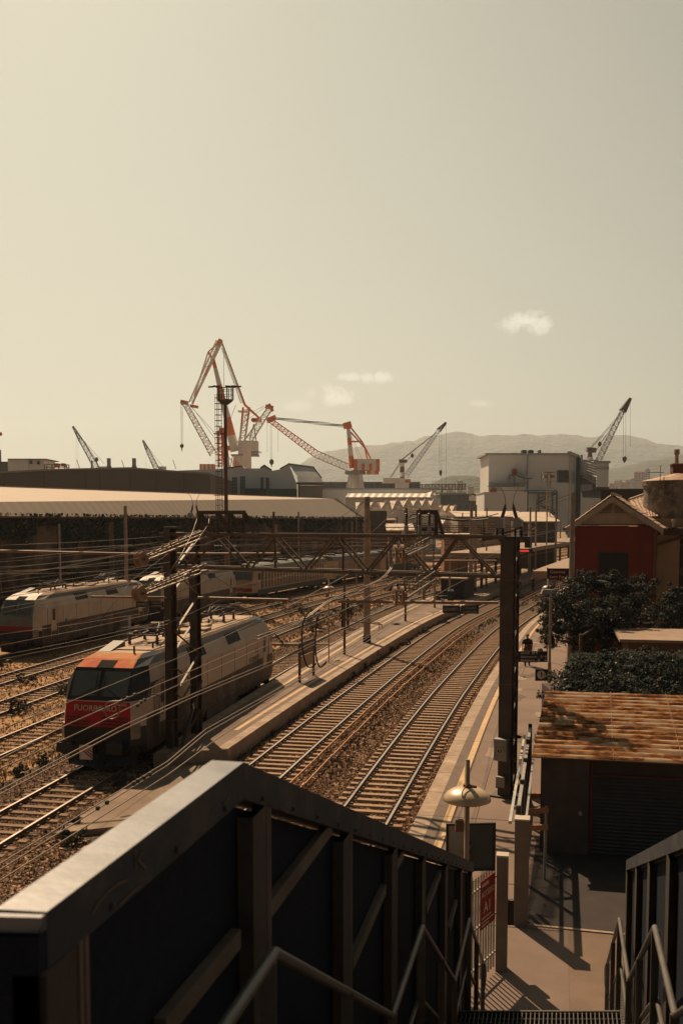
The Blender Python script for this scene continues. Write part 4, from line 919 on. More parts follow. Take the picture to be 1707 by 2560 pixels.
# number plate and boxes on the right hand column
c = P(1253, 1875, AR.y - .25); t2 = thing('electrical_box', 'grey metal box on the heavy right column with a small pale number plate', 'electrical box', c, ang)
m = MB(); m.box(-.19, .19, -.12, .1, -.3, .3); m.box(-.21, .21, -.14, .1, .3, .33); m.build('box', M_galv, t2); m = MB(); m.box(-.1, .08, -.126, -.122, -.1, .08); pl = m.build('number_plate', mat('yellowed plate', (.45, .35, .2)), t2); text('lettering', '43', .14, (-.085, -.128, -.06), (R(90), 0, 0), M_black, pl, .001)
c = P(1251, 1955, AR.y - .25); m = MB(); m.box(-.13, .13, -.06, .06, -.14, .14); m.box(-.14, .14, -.07, .06, .14, .155); o = tag(m.build('electrical_box', M_galv), 'small plain grey box low on the heavy right column', 'electrical box'); o.location = c; o.rotation_euler = (0, 0, ang)

# ================================================================ OVERHEAD WIRES
ow = 'overhead contact and carrier wires'
def lw(pp, a, r, lab, ext=True):
    pts = [W(x, y, a) for x, y in pp]
    if ext: d = (pts[0] - pts[1]).normalized(); pts = [pts[0] + d * 6] + pts
    return wire('overhead_wire', pts, r, lab, M_wire, 'wire', ow)
lw([(0, 1825), (450, 1643), (700, 1527), (880, 1430)], -9.3, .010, 'thin wire crossing the locomotive windscreen diagonally')
lw([(0, 1898), (172, 1810), (337, 1737), (495, 1670), (720, 1572), (860, 1500), (985, 1430)], -7.8, .010, 'thick wire with clamps just above the red lettered panel')
lw([(0, 1923), (200, 1830), (353, 1755), (495, 1690), (720, 1591), (870, 1520), (990, 1450)], -7.8, .010, 'thick wire below the clamped one, crossing the red lettered panel')
lw([(0, 1976), (300, 1818), (487, 1733), (720, 1636), (900, 1550), (1000, 1497)], -5.5, .008, 'upper wire of the close pair passing in front of the locomotive buffer')
lw([(0, 1986), (300, 1828), (487, 1741), (720, 1644), (900, 1556), (1000, 1502)], -5.5, .008, 'lower wire of the close pair passing in front of the locomotive buffer')
lw([(0, 2160), (420, 1903), (515, 1823), (720, 1708), (815, 1655), (900, 1600), (1000, 1540)], -5.5, .008, 'topmost of the three wires just above the walkway')
lw([(0, 2175), (420, 1913), (515, 1833), (720, 1716), (815, 1660), (900, 1606), (1000, 1545)], -5.5, .008, 'middle wire of the three running just above the walkway')
lw([(0, 2202), (420, 1937), (550, 1842), (720, 1733), (815, 1670), (900, 1615), (1000, 1550)], -5.3, .008, 'bottom wire of the three running just above the walkway')
# clamps
ct = thing('wire_clamps', 'cluster of metal clamps joining the thick wires in front of the locomotive', 'clamp', (0, 0, 0))
for (x, y) in ((337, 1737), (320, 1745), (305, 1752), (353, 1755), (362, 1750), (345, 1763)): m = MB(); p = W(x, y, -7.8); m.lathe(tuple(p), [(.01, -.035), (.035, -.02), (.035, .02), (.01, .035)], 8); m.build('clamp', M_darksteel, ct)
for (x, y) in ((245, 2020), (268, 2006), (335, 1958), (345, 1952), (360, 1944), (375, 1935)): m = MB(); p = W(x, y, -5.4); m.lathe(tuple(p), [(.01, -.03), (.026, -.02), (.026, .02), (.01, .03)], 8); m.build('clamp', M_darksteel, ct)
def pxline(pts, Y0, Y1, r, lab, m=None, cat='wire', grp=ow):
    n = len(pts); L = 0; acc = [0]
    for i in range(1, n): L += math.hypot(pts[i][0] - pts[i - 1][0], pts[i][1] - pts[i - 1][1]); acc.append(L)
    return wire('overhead_wire', [P(x, y, 1 / (1 / Y0 + (1 / Y1 - 1 / Y0) * a / L)) for (x, y), a in zip(pts, acc)], r, lab, m, cat, grp)
ll = [((-30, 1655), (420, 1560), 26, 'lowest'), ((-30, 1646), (425, 1550), 26, 'second lowest'), ((-30, 1620), (400, 1530), 27, 'third lowest'), ((-30, 1590), (350, 1535), 28, 'fourth lowest'), ((-30, 1540), (400, 1440), 29, 'fifth'), ((-30, 1498), (420, 1430), 30, 'sixth'), ((-30, 1478), (425, 1405), 31, 'seventh'),
      ((-30, 1453), (425, 1360), 31, 'eighth'), ((-30, 1440), (425, 1385), 32, 'ninth'), ((-30, 1425), (425, 1372), 32, 'tenth'), ((-30, 1402), (425, 1352), 33, 'eleventh'), ((-30, 1377), (330, 1362), 33, 'twelfth'), ((-30, 1365), (425, 1340), 33, 'highest')]
for a, b, y, nm in ll: pxline([a, ((a[0] + b[0]) / 2, (a[1] + b[1]) / 2 + 3), b], y - 9, y + 2, .008, '%s of the thin wires fanning in at the left edge over the white train' % nm)
pxline([(245, 1560), (330, 1450), (420, 1385)], 24, 30, .006, 'thin wire rising from the white pole to the upper left tensioner', M_cable)
for k, dx in enumerate((0, 30)): pxline([(410 + dx, 1420 if k else 1452), (455 + dx, 1385 - k * 22), (480 + dx * 1.4, 1335 - k * 25), (493 + dx, 1297)], 30, 34, .010, ('left', 'right')[k] + ' copper lead rising to the left horned switch', M_wire, 'cable')
pxline([(430, 1370), (510, 1362), (560, 1343), (577, 1339)], 30, 33.5, .014, 'bright feeder with clamps crossing the left part of the beam')
pxline([(437, 1483), (510, 1455), (556, 1437)], 31, 33.5, .012, 'bright feeder with clamps crossing just under the beam')
pxline([(400, 1567), (470, 1537), (560, 1495), (637, 1460)], 29, 33, .007, 'thin wire rising to the right behind the left column')
pxline([(520, 1430), (640, 1508)], 33, 33.5, .006, 'thin stay sloping down right below the beam', M_cable)
# along every track, to the far end of the station
for i, (L, lab) in enumerate(((L1, 'over the track by platform one'), (L2, 'over the track right of the island'), (L3, 'over the track left of the island'), (L4, 'over the first siding'), (L5, 'over the second siding'), (L6, 'over the third siding'), (L7, 'over the white train'))):
    y0 = 30; ys = [y0 + k * 6 for k in range(28)]
    wire('overhead_wire', [L.at(y, .15 * math.sin(y * .06), 5.35) for y in ys], .009, 'contact wire %s beyond the gantry' % lab, M_wire, 'wire', ow)
    pts = []
    for k, y in enumerate(ys): ph = (y - 34) % 46 / 46; pts.append(L.at(y, 0, 6.7 - 2.6 * ph * (1 - ph)))
    wire('overhead_wire', pts, .009, 'carrier wire %s beyond the gantry' % lab, M_wire, 'wire', ow)
    dw = thing('dropper_wires', 'row of thin vertical droppers %s' % lab, 'wire')
    for y in range(36, 130, 7): m = MB(); ph = (y - 34) % 46 / 46; m.tube([L.at(y, .15 * math.sin(y * .06), 5.35), L.at(y, 0, 6.7 - 2.6 * ph * (1 - ph))], .006, 4); m.build('dropper', M_wire, dw)

# ================================================================ POLES, LAMPS AND MASTS
def pole(px, ptop, pbase, zb, r, lab, m=None, y=None, name='pole', band=False, box=False):
    b = G(px, pbase, zb) if y is None else Vector((P(px, pbase, y).x, y, zb)); ztop = P(px, ptop, b.y).z; t = thing(name, lab, 'pole', b, 0)
    q = MB(); q.lathe((0, 0, 0), [(r * 1.15, 0), (r * 1.1, .4), (r, ztop * .5), (r * .85, ztop - zb)], 10); q.build('shaft', m or M_concrete_pole, t, smooth=False)
    if band: q = MB(); q.lathe((0, 0, 0), [(r * 1.25, 0), (r * 1.25, .45)], 10); q.build('painted_foot', M_black, t)
    if box: q = MB(); q.lathe((0, 0, 0), [(r * 1.35, ztop - zb - .5), (r * 1.35, ztop - zb - .42)], 10); q.build('collar', M_darksteel, t)
    return t, b, ztop
pole(319, 1265, 1575, 0, .15, 'pale tapering concrete pole standing left of the gantry, in front of the white train')
pole(917, 1242, 1606, ZP, .21, 'tall pale pole with a black foot on the island platform', band=True)
pole(747, 1280, 1474, 0, .12, 'orange lit pole in front of the ribbed train')
pole(152, 1310, 1470, 0, .1, 'slim black and white pole against the ivy wall', M_galv, y=75)
pole(1086, 1428, 1519, ZP, .09, 'short pale post near the benches on the island')
pole(1013, 1465, 1553, ZP, .08, 'short dark post midway along the island platform', M_darksteel)
pole(1123, 1352, 1502, ZP, .1, 'thin pole behind the waste bin on the island')
pole(1176, 1258, 1482, ZP, .2, 'left one of two grey columns at the far end of the sunlit island', band=True)
pole(1187, 1262, 1478, ZP, .14, 'right slimmer one of two grey columns at the far end of the sunlit island', band=True)
pole(861, 1431, 1636, ZP, .07, 'thin rusty post with a bracket arm on the island, left of the tall pole', M_rail)
_, b, _ = pole(1424, 1231, 1640, ZP, .14, 'thick pale pole rising beside the left eave of the red house', y=52)
pole(1364, 1265, 1440, ZP, .1, 'slim pole in front of the grey power building stair', y=150); pole(1323, 1266, 1420, ZP, .14, 'left pole of the pair before the sunlit low roof', y=140); pole(1337, 1262, 1420, ZP, .14, 'right pole of the pair before the sunlit low roof', y=142)
pole(1387, 1275, 1420, ZP, .14, 'pole at the right end of the sunlit low roof', y=140); pole(1215, 1270, 1400, ZP, .1, 'slim pole left of the right horned switch', y=120)
pole(891, 1283, 1400, 0, .08, 'slim pole before the right end of the ivy wall', y=120)
pole(1011, 1276, 1400, 0, .1, 'thin pole in front of the zigzag roof workshop', y=130)
# short cross arm with bracket on the thin rusty post
m = MB(); p = G(861, 1636, ZP); m.beam((p.x, p.y, P(861, 1550, p.y).z), tuple(P(953, 1561, p.y - 1.5)), .06, .06); m.beam((p.x, p.y, P(861, 1546, p.y).z), tuple(P(948, 1557, p.y - 1.5)), .04, .04); m.beam(tuple(P(948, 1557, p.y - 1.5)), tuple(P(948, 1572, p.y - 1.5)), .05); m.beam(tuple(P(954, 1560, p.y - 1.5)), tuple(P(954, 1570, p.y - 1.5)), .05)
tag(m.build('signal_bracket', M_rail), 'rusty double bar reaching right from the thin post on the island', 'bracket')
m = MB(); m.box(-.12, .12, -.12, .12, 0, 2.2); m.box(.3, .5, -.1, .1, .0, 2.4); m.beam((0, 0, 2.2), (.4, 0, 2.5), .05); o = tag(m.build('counterweights', M_cable), 'black counterweight stacks beside the thin rusty post', 'counterweight'); o.location = G(857, 1572, 0)
def dome_lamp(px, base, zb, lab, y=None, h=4.23, sc=1.0, m=None):
    b = G(px, base, zb) if y is None else Vector((P(px, base, y).x, y, zb)); t = thing('dome_lamp', lab, 'street lamp', b, 0, 'dome lamps on the platforms')
    q = MB(); q.tube([(0, 0, 0), (0, 0, h + .55)], .036, 12); q.lathe((0, 0, 0), [(.13, 0), (.13, .03)], 12); q.lathe((0, 0, h + .55), [(.037, 0), (.0, .01)], 12); q.build('pole', m or mat('lamp pole paint', (.34, .25, .16), (.26, .18, .11), 2, .5), t, smooth=True)
    q = MB(); q.lathe((0, 0, h), [(.325 * math.cos(a_ * .0873), .185 * math.sin(a_ * .0873)) for a_ in range(0, 17)] + [(.045, .186)], 32); q.build('shade', mat('lamp shade enamel', (.50, .38, .24), (.42, .30, .18), 3, .38, c3=(.3, .2, .12), s3=2.5, spec=.5), t, smooth=True)
    q = MB(); q.lathe((0, 0, h - .02), [(.28, 0), (.12, -.03), (.0, -.05)], 20); q.build('diffuser', mat('lamp diffuser', (.4, .3, .2)), t)
    q = MB(); q.lathe((0, 0, h + .18), [(.055, 0), (.055, .04)], 12); q.beam((0, -.05, h + .21), (.1, -.16, h + .22), .03); q.box(-.16, -.05, -.08, .02, h - .42, h - .27); q.tube([(0, -.06, h + .25), (-.09, -.2, h + .17), (-.1, -.3, h + .02)], .008, 5); q.build('bracket', M_rail, t)
dome_lamp(1187, 0, ZP, 'nearest dome lamp, large beige shade beside the stair parapet', y=13.3, h=4.2)
dome_lamp(822, 1657, ZP, 'slim dome lamp standing on the island platform', h=4.15)
dome_lamp(1393, 0, ZP, 'dome lamp half lost in the leaves of the big bush by platform one', y=56, h=4.15)
# sign board behind the nearest lamp pole
c = P(1176, 2117, 13.7); t2 = thing('notice_board', 'dark framed blank board behind the nearest lamp pole', 'notice board', (c.x, c.y, c.z), R(4)); m = MB()
for x in (-.335, .335): m.beam((x, 0, -.33), (x, 0, .33), .03, .05, up=(0, 1, 0))
for z in (-.33, .33): m.beam((-.35, 0, z), (.35, 0, z), .05, .03)
m.build('frame', M_cable, t2); m = MB(); m.box(-.33, -.06, -.01, .01, -.32, .32); m.build('panel', mat('dull grey panel', (.26, .25, .22), (.2, .19, .17), 2, .6), t2); m = MB(); m.box(-.057, .33, -.01, .01, -.32, .32); m.build('panel', mat('dark teal panel', (.055, .07, .07), rough=.35), t2); m = MB(); m.beam((-.1, -.25, .05), (0, 0, .05), .04); m.beam((-.1, -.25, -.1), (0, 0, -.1), .04); m.build('bracket', M_rail, t2)
# flood light mast with cage ladder
b = G(568, 1517, 0); t = thing('floodlight_mast', 'tall floodlight mast with caged ladder rising into the sky', 'floodlight mast', b); ht = P(556, 985, b.y).z
m = MB(); m.lathe((0, 0, 0), [(.24, 0), (.2, 8), (.14, ht - 1)], 12); m.build('shaft', M_rail, t)
m = MB(); x0, x1 = -.95, -.45; w_ = b.y / FPX
for x, y in ((-1.02, 0), (-.82, -.25), (-.6, -.28), (-.38, -.12), (-.38, .12), (-.8, .25)): m.tube([(x, y, 6.0), (x, y, ht)], .02, 4)
z = 6.2
while z < ht:
    pts = [(-.7 + .33 * math.cos(a * .785), .3 * math.sin(a * .785), z) for a in range(9)]; m.tube(pts, .025, 4, cap=False); z += .55
z = 6
while z < ht: m.beam((-.52, 0, z), (-.3, 0, z), .03); z += .28
for z in (6.0, 11, 17): m.box(-1.15, .1, -.5, .5, z, z + .05)
m.build('caged_ladder', M_rail, t)
m = MB(); m.box(-1.2, 1.0, -.6, .6, 6.0, 6.06)
for x in (-1.2, 0, 1.0): m.tube([(x, -.6, 6), (x, -.6, 7.1)], .03, 5)
for z in (6.55, 7.1): m.tube([(-1.2, -.6, z), (1.0, -.6, z)], .025, 5); m.tube([(-1.2, .6, z), (1.0, .6, z)], .025, 5)
m.build('lower_platform', M_darksteel, t)
pf = P(556, 1000, b.y).z; pt_ = P(556, 966, b.y).z; s_ = b.y / FPX
m = MB(); m.lathe((0, 0, 0), [(.3, pf - .45), (.75, pf - .1), (.78, pf + .02), (.74, pf + .03)], 14)
for k in range(10): a = k * .628; m.tube([(.78 * math.cos(a), .78 * math.sin(a), pf), (.78 * math.cos(a), .78 * math.sin(a), pt_ - .1)], .035 if k % 2 else .055, 5)
for z in (pf + .45, pf + .95): m.tube([(.78 * math.cos(k * .3142), .78 * math.sin(k * .3142), z) for k in range(21)], .022, 4, cap=False)
m.build('basket', M_darksteel, t)
m = MB()
for x in (-1.3, -.85, .35, .9, 1.25): m.beam((x - .28, -.2, pt_ - (.08 if abs(x) > 1 else .0)), (x + .28, .1, pt_), .22, .14)
m.beam((-.9, 0, pt_ - .1), (.95, 0, pt_ - .1), .08); m.lathe((-.4, -.2, pt_ - .3), [(.1, 0), (.16, .12), (.1, .2)], 8); m.build('floodlight', M_brownsteel, t)
# far lattice floodlight mast near the power building
b = Vector((P(1368, 1400, 170).x, 170, 0)); t = thing('floodlight_mast', 'slender lattice floodlight mast before the grey power building', 'floodlight mast', b); ht = P(1368, 1180, 170).z
m = MB(); m.lattice((0, 0, 0), (0, 0, ht), .55, .07, 14); m.build('shaft', M_concrete_pole, t); m = MB(); m.box(-1.1, 1.1, -.6, .6, ht - .12, ht); m.box(-.9, -.35, -.4, .4, ht - 1.0, ht - .5); m.box(.35, .9, -.4, .4, ht - 1.0, ht - .5); m.box(-.8, .8, -.5, .5, ht - 1.6, ht - 1.52)
for x in (-1.4, 1.4): m.tube([(x, -.6, ht - 1.8), (x, -.6, ht)], .06, 4)
m.build('platform', M_concrete_pole, t)
# lamp post with signs on platform one
b = G(1371, 1766, ZP); t = thing('lamp_post', 'tan lamp post with a box lantern carrying the platform one signs', 'street lamp', b); zt = P(1371, 1486, b.y).z
m = MB(); m.tube([(0, 0, 0), (0, 0, 1.9)], .075, 10); m.tube([(0, 0, 1.85), (0, 0, zt - ZP)], .055, 10); m.build('pole', mat('lamp pole paint', (.34, .25, .16)), t)
m = MB(); m.add([(-.42, -.12, zt - ZP + .02), (.1, -.12, zt - ZP + .06), (.1, .16, zt - ZP + .06), (-.42, .16, zt - ZP + .02), (-.34, -.1, zt - ZP + .22), (.12, -.1, zt - ZP + .2), (.12, .14, zt - ZP + .2), (-.34, .14, zt - ZP + .22)], [(3, 2, 1, 0), (4, 5, 6, 7), (0, 1, 5, 4), (1, 2, 6, 5), (2, 3, 7, 6), (3, 0, 4, 7)]); m.build('lantern', M_galv, t)
M_navy = mat('station sign navy', (.012, .02, .032), rough=.4); M_signw = mat('station sign white', (.55, .47, .40), rough=.6)
def disc(mb, x, z, r, y, n=24, m=None): mb.add([(x + r * math.cos(2 * math.pi * i / n), y, z + r * math.sin(2 * math.pi * i / n)) for i in range(n)], [tuple(range(n))], m)
def arrow(mb, x, z, s, y): mb.add([(x - .12 * s, y, z - .5 * s), (x + .12 * s, y, z - .5 * s), (x + .12 * s, y, z + .1 * s), (x - .12 * s, y, z + .1 * s)], [(0, 1, 2, 3)]); mb.add([(x, y, z + .5 * s), (x - .5 * s, y, z - .02 * s), (x - .3 * s, y, z - .12 * s), (x, y, z + .22 * s), (x + .3 * s, y, z - .12 * s), (x + .5 * s, y, z - .02 * s)], [(0, 1, 2, 3), (0, 3, 4, 5)])
a = P(1295, 1655, b.y); e = P(1368, 1628, b.y); w, h = e.x - a.x, e.z - a.z
t = thing('direction_sign', 'long navy sign listing services with arrows, fixed to the tan lamp post', 'sign', (a.x, b.y - .02, a.z)); m = MB(); m.box(0, w, 0, .06, 0, h); m.build('plate', M_navy, t)
rows = [('Servizi', .505, .62, .84), ('Informazioni', .79, .93, .5), ('Biglietteria', .70, .93, .17)]
for tx, ix, ax_, zz in rows:
    z = h * zz; sc_ = w / 2.4; text('lettering', tx, .30 * h, (w * .075, -.004, z - h * .1), (R(90), 0, 0), M_signw, t, .001, sx=1.0)
    m = MB(); disc(m, w * ix, z, h * .125, -.003); m.build('pictogram', M_signw if zz != .5 else M_yellow, t); m = MB(); m.add([(w * ix - h * .06, -.006, z - h * .06), (w * ix + h * .06, -.006, z - h * .06), (w * ix + h * .05, -.006, z + h * .02), (w * ix - h * .02, -.006, z + h * .07)], [(0, 1, 2, 3)]); m.build('pictogram_detail', M_navy, t)
    m = MB(); arrow(m, w * ax_, z, h * .24, -.004); m.build('arrow', M_signw, t)
a = P(1337, 1702, b.y); e = P(1369, 1673, b.y); w, h = e.x - a.x, e.z - a.z
t = thing('platform_sign', 'square navy platform sign with a white disc and the number one', 'sign', (a.x, b.y - .02, a.z)); m = MB(); m.box(0, w, 0, .06, 0, h); m.build('plate', M_navy, t); m = MB(); disc(m, w * .47, h * .52, w * .34, -.004); m.build('disc', M_signw, t)
m = MB(); m.box(w * .45, w * .54, -.008, -.006, h * .33, h * .73); m.add([(w * .45, -.0075, h * .73), (w * .45, -.0075, h * .62), (w * .38, -.0075, h * .62), (w * .38, -.0075, h * .69)], [(3, 2, 1, 0)]); m.build('numeral', M_navy, t)
# platform three sign
c = P(1003, 1470, 60); t = thing('platform_sign', 'small black platform sign with the number three in a ring', 'sign', c); m = MB(); m.box(-.28, .22, 0, .05, -.27, .27); m.build('plate', M_black, t); m = MB(); disc(m, -.03, 0, .2, -.004); m.build('disc', M_signw, t); text('lettering', '3', .34, (-.03, -.008, -.12), (R(90), 0, 0), M_black, t, .002, 'CENTER'); m = MB(); m.box(.15, .2, .01, .06, .27, 2.0); m.build('hanger', M_darksteel, t)
def name_sign(px0, px1, py0, py1, y, lab, l1, l2, posts=True):
    a = P(px0, py1, y); e = P(px1, py0, y); w, h = e.x - a.x, e.z - a.z; t = thing('station_name_sign', lab, 'sign', (a.x, y, a.z)); m = MB(); m.box(0, w, 0, .08, 0, h); m.build('plate', M_navy, t)
    text('lettering', l1, h * .42, (w * .06, -.006, h * .56), (R(90), 0, 0), M_signw, t, .003, sx=1.05); text('lettering', l2, h * .34, (w * .06, -.006, h * .14), (R(90), 0, 0), M_signw, t, .002, sx=.95)
    m = MB()
    for x in (-.04, w + .04): m.box(x - .03, x + .03, 0, .06, -(a.z - ZP), h + .05)
    m.build('post', M_darksteel, t)
name_sign(1369, 1432, 1421, 1449, 62, 'navy station name sign beside the thick pole, partly behind the red house', 'Genova', 'Sestri P.te A.')
name_sign(1167, 1217, 1381, 1398, 118, 'distant navy station name sign on the island under the canopy', 'Genova', 'Sestri Ponente')
# board on two posts on the island
t = thing('information_board', 'rusty framed two part board on posts at the near end of the island', 'notice board', (0, 0, 0)); A = G(749, 1706, ZP); B = G(784, 1689, ZP); za = P(749, 1610, A.y).z; zb_ = P(784, 1594, B.y).z
for q, z in ((A, za), (B, za)): m = MB(); m.obox((q.x, q.y, (ZP + z) / 2), .1, .1, z - ZP, -ang); m.build('post', M_rail, t)
m = MB(); m.beam(hv(A, za), hv(B, za), .06, .08); m.build('frame', M_rail, t); dz = za - ZP
m = MB(); m.beam(hv(A, ZP + dz * .82), hv(B, ZP + dz * .82), .03, dz * .3); m.build('upper_panel', mat('streaked panel', (.20, .15, .11), (.07, .055, .045), 3, .6), t)
m = MB(); m.beam(hv(A, ZP + dz * .5) + Vector((-.03, -.05, 0)), hv(B, ZP + dz * .5) + Vector((-.03, -.05, 0)), .03, dz * .32); m.build('lower_panel', mat('cream notice', (.42, .31, .21), (.34, .24, .16), 6, .6), t)
# cabinet by the white train
b = G(307, 1590, 0); t = thing('relay_cabinet', 'pale square relay cabinet at the foot of the concrete pole', 'cabinet', b); m = MB(); m.box(-.5, .45, 0, .9, 0, 1.35); m.build('body', mat('cabinet paint', (.42, .36, .29), (.32, .26, .2), 1.5, .7), t); m = MB(); m.box(-.55, .5, -.05, .95, 1.35, 1.42); m.build('lid', mat('cabinet paint', (.42, .36, .29)), t); m = MB(); m.box(-.4, -.02, -.02, 0.0, .15, 1.2); m.box(.02, .38, -.02, 0.0, .15, 1.2); m.build('door', M_galv, t)
m = MB(); m.box(-.5, .5, 0, .6, 0, .5); o = tag(m.build('concrete_block', M_concrete_pole), 'low pale concrete block right of the relay cabinet', 'block'); o.location = G(392, 1572, 0)
# triangle marker board behind the loco
b = G(672, 1622, 0); t = thing('buffer_marker', 'white slanted marker board on a black stand behind the locomotive', 'marker'); t.location = b; m = MB(); m.add([(-.25, 0, .1), (.1, 0, 1.15), (.42, .05, 1.1), (.05, 0, .4)], [(0, 1, 2, 3)]); m.add([(-.25, .05, .1), (.1, .05, 1.15), (.42, .1, 1.1), (.05, .05, .4)], [(3, 2, 1, 0)]); m.build('board', M_signw, t); m = MB(); m.beam((.3, .1, 1.1), (.95, .3, .3), .1); m.beam((.15, .1, 1), (.15, .3, 0), .06); m.build('stand', M_black, t)
# benches and bin on the island
def bench(px, py, lab, rz):
    b = G(px, py, ZP); t = thing('bench', lab, 'bench', b, rz, 'metal benches on the island')
    for s in (-1, 1):
        m = MB()
        for k in range(5): m.beam((-.9, s * (.12 + k * .09), .45), (.9, s * (.12 + k * .09), .45), .05, .02)
        m.build('seat', M_darksteel, t); m = MB()
        for k in range(4): m.beam((-.9, s * (.03 + .0 * k), .55 + k * .11), (.9, s * (.03 - .01 * k), .55 + k * .11), .02, .06)
        m.build('backrest', M_darksteel, t)
    for x in (-.75, 0, .75): m = MB(); m.tube([(x, -.55, 0), (x, -.5, .35), (x, 0, .42), (x, .5, .35), (x, .55, 0)], .035, 6); m.tube([(x, 0, .42), (x, 0, .95)], .03, 6); m.build('leg', M_cable, t)
bench(1147, 1492, 'dark double sided bench right of the bin on the island', R(20)); bench(1098, 1500, 'smaller looking bench left of the bin, partly behind the pipe', R(-60))
b = G(1126, 1502, ZP); t = thing('waste_bin', 'black cylindrical waste bin between the benches on the island', 'bin', b); m = MB(); m.lathe((0, 0, 0), [(.3, 0), (.33, .9), (.33, .95)], 16); m.build('body', M_cable, t); m = MB(); m.lathe((0, 0, .96), [(.34, 0), (.3, .12), (.1, .16)], 16); m.build('lid', M_galv, t)
# ================================================================ FOOTBRIDGE STAIRCASE (foreground)
M_cap = mat('parapet cap lit tone', (.18, .195, .215), (.12, .135, .155), 1.6, .42, .1, 14, c3=(.07, .08, .095), s3=4.5, spec=.6)  # cap colour lightened to carry the sun on its top
M_capshade = mat('parapet cap shade tone', (.028, .034, .046), (.045, .05, .06), 1.2, .6, .15, 20, c3=(.09, .08, .07), s3=5, spec=.2)  # same cap darkened: shade put into the colour of its sides
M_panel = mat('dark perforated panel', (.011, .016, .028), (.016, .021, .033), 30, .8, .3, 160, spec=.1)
M_post = mat('weathered brown post', (.04, .033, .03), (.065, .052, .043), 3, .6, .2, 25, c3=(.03, .028, .03), s3=6)
M_post2 = mat('post flange light', (.15, .115, .085), (.10, .075, .055), 4, .6, .1, 20)
M_hand = mat('handrail steel', (.13, .12, .105), (.085, .08, .07), 5, .45, .1, 30, metal=.2)
M_grate = mat('steel grating', (.06, .055, .05), (.09, .08, .07), 3, .6)
SL, SR = -.87, .70
def SP(y, a, z, o=0): return Vector((a + .22 * y + o, y, z))
def capz(y): return 7.93 if y < 2.72 else 7.93 - .389 * (y - 2.72)
stair = thing('footbridge_staircase', 'steel footbridge staircase with landings descending below the camera', 'staircase', (0, 0, 0))
# flights: (y0, y1, z0, z1)
fl = [('L', -2.5, 2.66, 6.5, 6.5), ('F', 2.66, 4.6, 6.5, 5.35), ('L', 4.6, 5.64, 5.35, 5.35), ('F', 5.64, 7.5, 5.35, 4.2), ('L', 7.5, 8.62, 4.2, 4.2), ('F', 8.62, 14.4, 4.2, .62)]
for k, y0, y1, z0, z1 in fl:
    m = MB()
    if k == 'L':
        a, b_, c, d = SP(y0, SL, z0, .02), SP(y0, SR, z0, -.02), SP(y1, SR, z0, -.02), SP(y1, SL, z0, .02)
        # grating: bearing bars and a shadowed plate just beneath
        n = 40
        for i in range(n + 1):
            q = .02 + (SR - SL - .04) * i / n; m.beam(SP(y0, SL, z0 - .02, q), SP(y1, SL, z0 - .02, q), .008, .04)
        yy = y0
        while yy <= y1: m.beam(SP(yy, SL, z0 - .02, .02), SP(yy, SR, z0 - .02, -.02), .006, .03); yy += .1
        m.beam(SP(y1, SL, z0 - .03, .02), SP(y1, SR, z0 - .03, -.02), .02, .075)
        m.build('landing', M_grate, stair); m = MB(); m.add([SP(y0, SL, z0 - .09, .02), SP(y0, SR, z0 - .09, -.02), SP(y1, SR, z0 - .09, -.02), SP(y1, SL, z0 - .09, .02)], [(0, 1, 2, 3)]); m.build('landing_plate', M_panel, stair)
    else:
        n = max(2, round((z0 - z1) / .165))
        for i in range(n):
            y = y0 + (y1 - y0) * (i + .1) / n; z = z0 - (z0 - z1) * (i + 1) / n; dy = (y1 - y0) / n; m.add([SP(y, SL, z, .04), SP(y, SR, z, -.04), SP(y + dy, SR, z, -.04), SP(y + dy, SL, z, .04), SP(y, SL, z - .035, .04), SP(y, SR, z - .035, -.04), SP(y + dy, SR, z - .035, -.04), SP(y + dy, SL, z - .035, .04)], [(0, 1, 2, 3), (7, 6, 5, 4), (0, 4, 5, 1), (1, 5, 6, 2), (2, 6, 7, 3), (3, 7, 4, 0)])
            for q in (0.0,): m.beam(SP(y + dy, SL, z + .003, .05), SP(y + dy, SR, z + .003, -.05), .03, .012)
        m.build('steps', M_grate, stair)
for a in (SL + .05, SR - .05):
    m = MB()
    for k, y0, y1, z0, z1 in fl: m.beam(SP(y0, a, z0 - .16), SP(y1, a, z1 - .16), .04, .24)
    m.build('stringer', M_post, stair)
m = MB()
for y, z in ((0.5, 6.3), (4.9, 5.15), (8.2, 4.0)):
    for a in (SL + .1, SR - .1): m.beam(SP(y, a, 0), SP(y, a, z), .16)
m.build('support', M_post, stair)
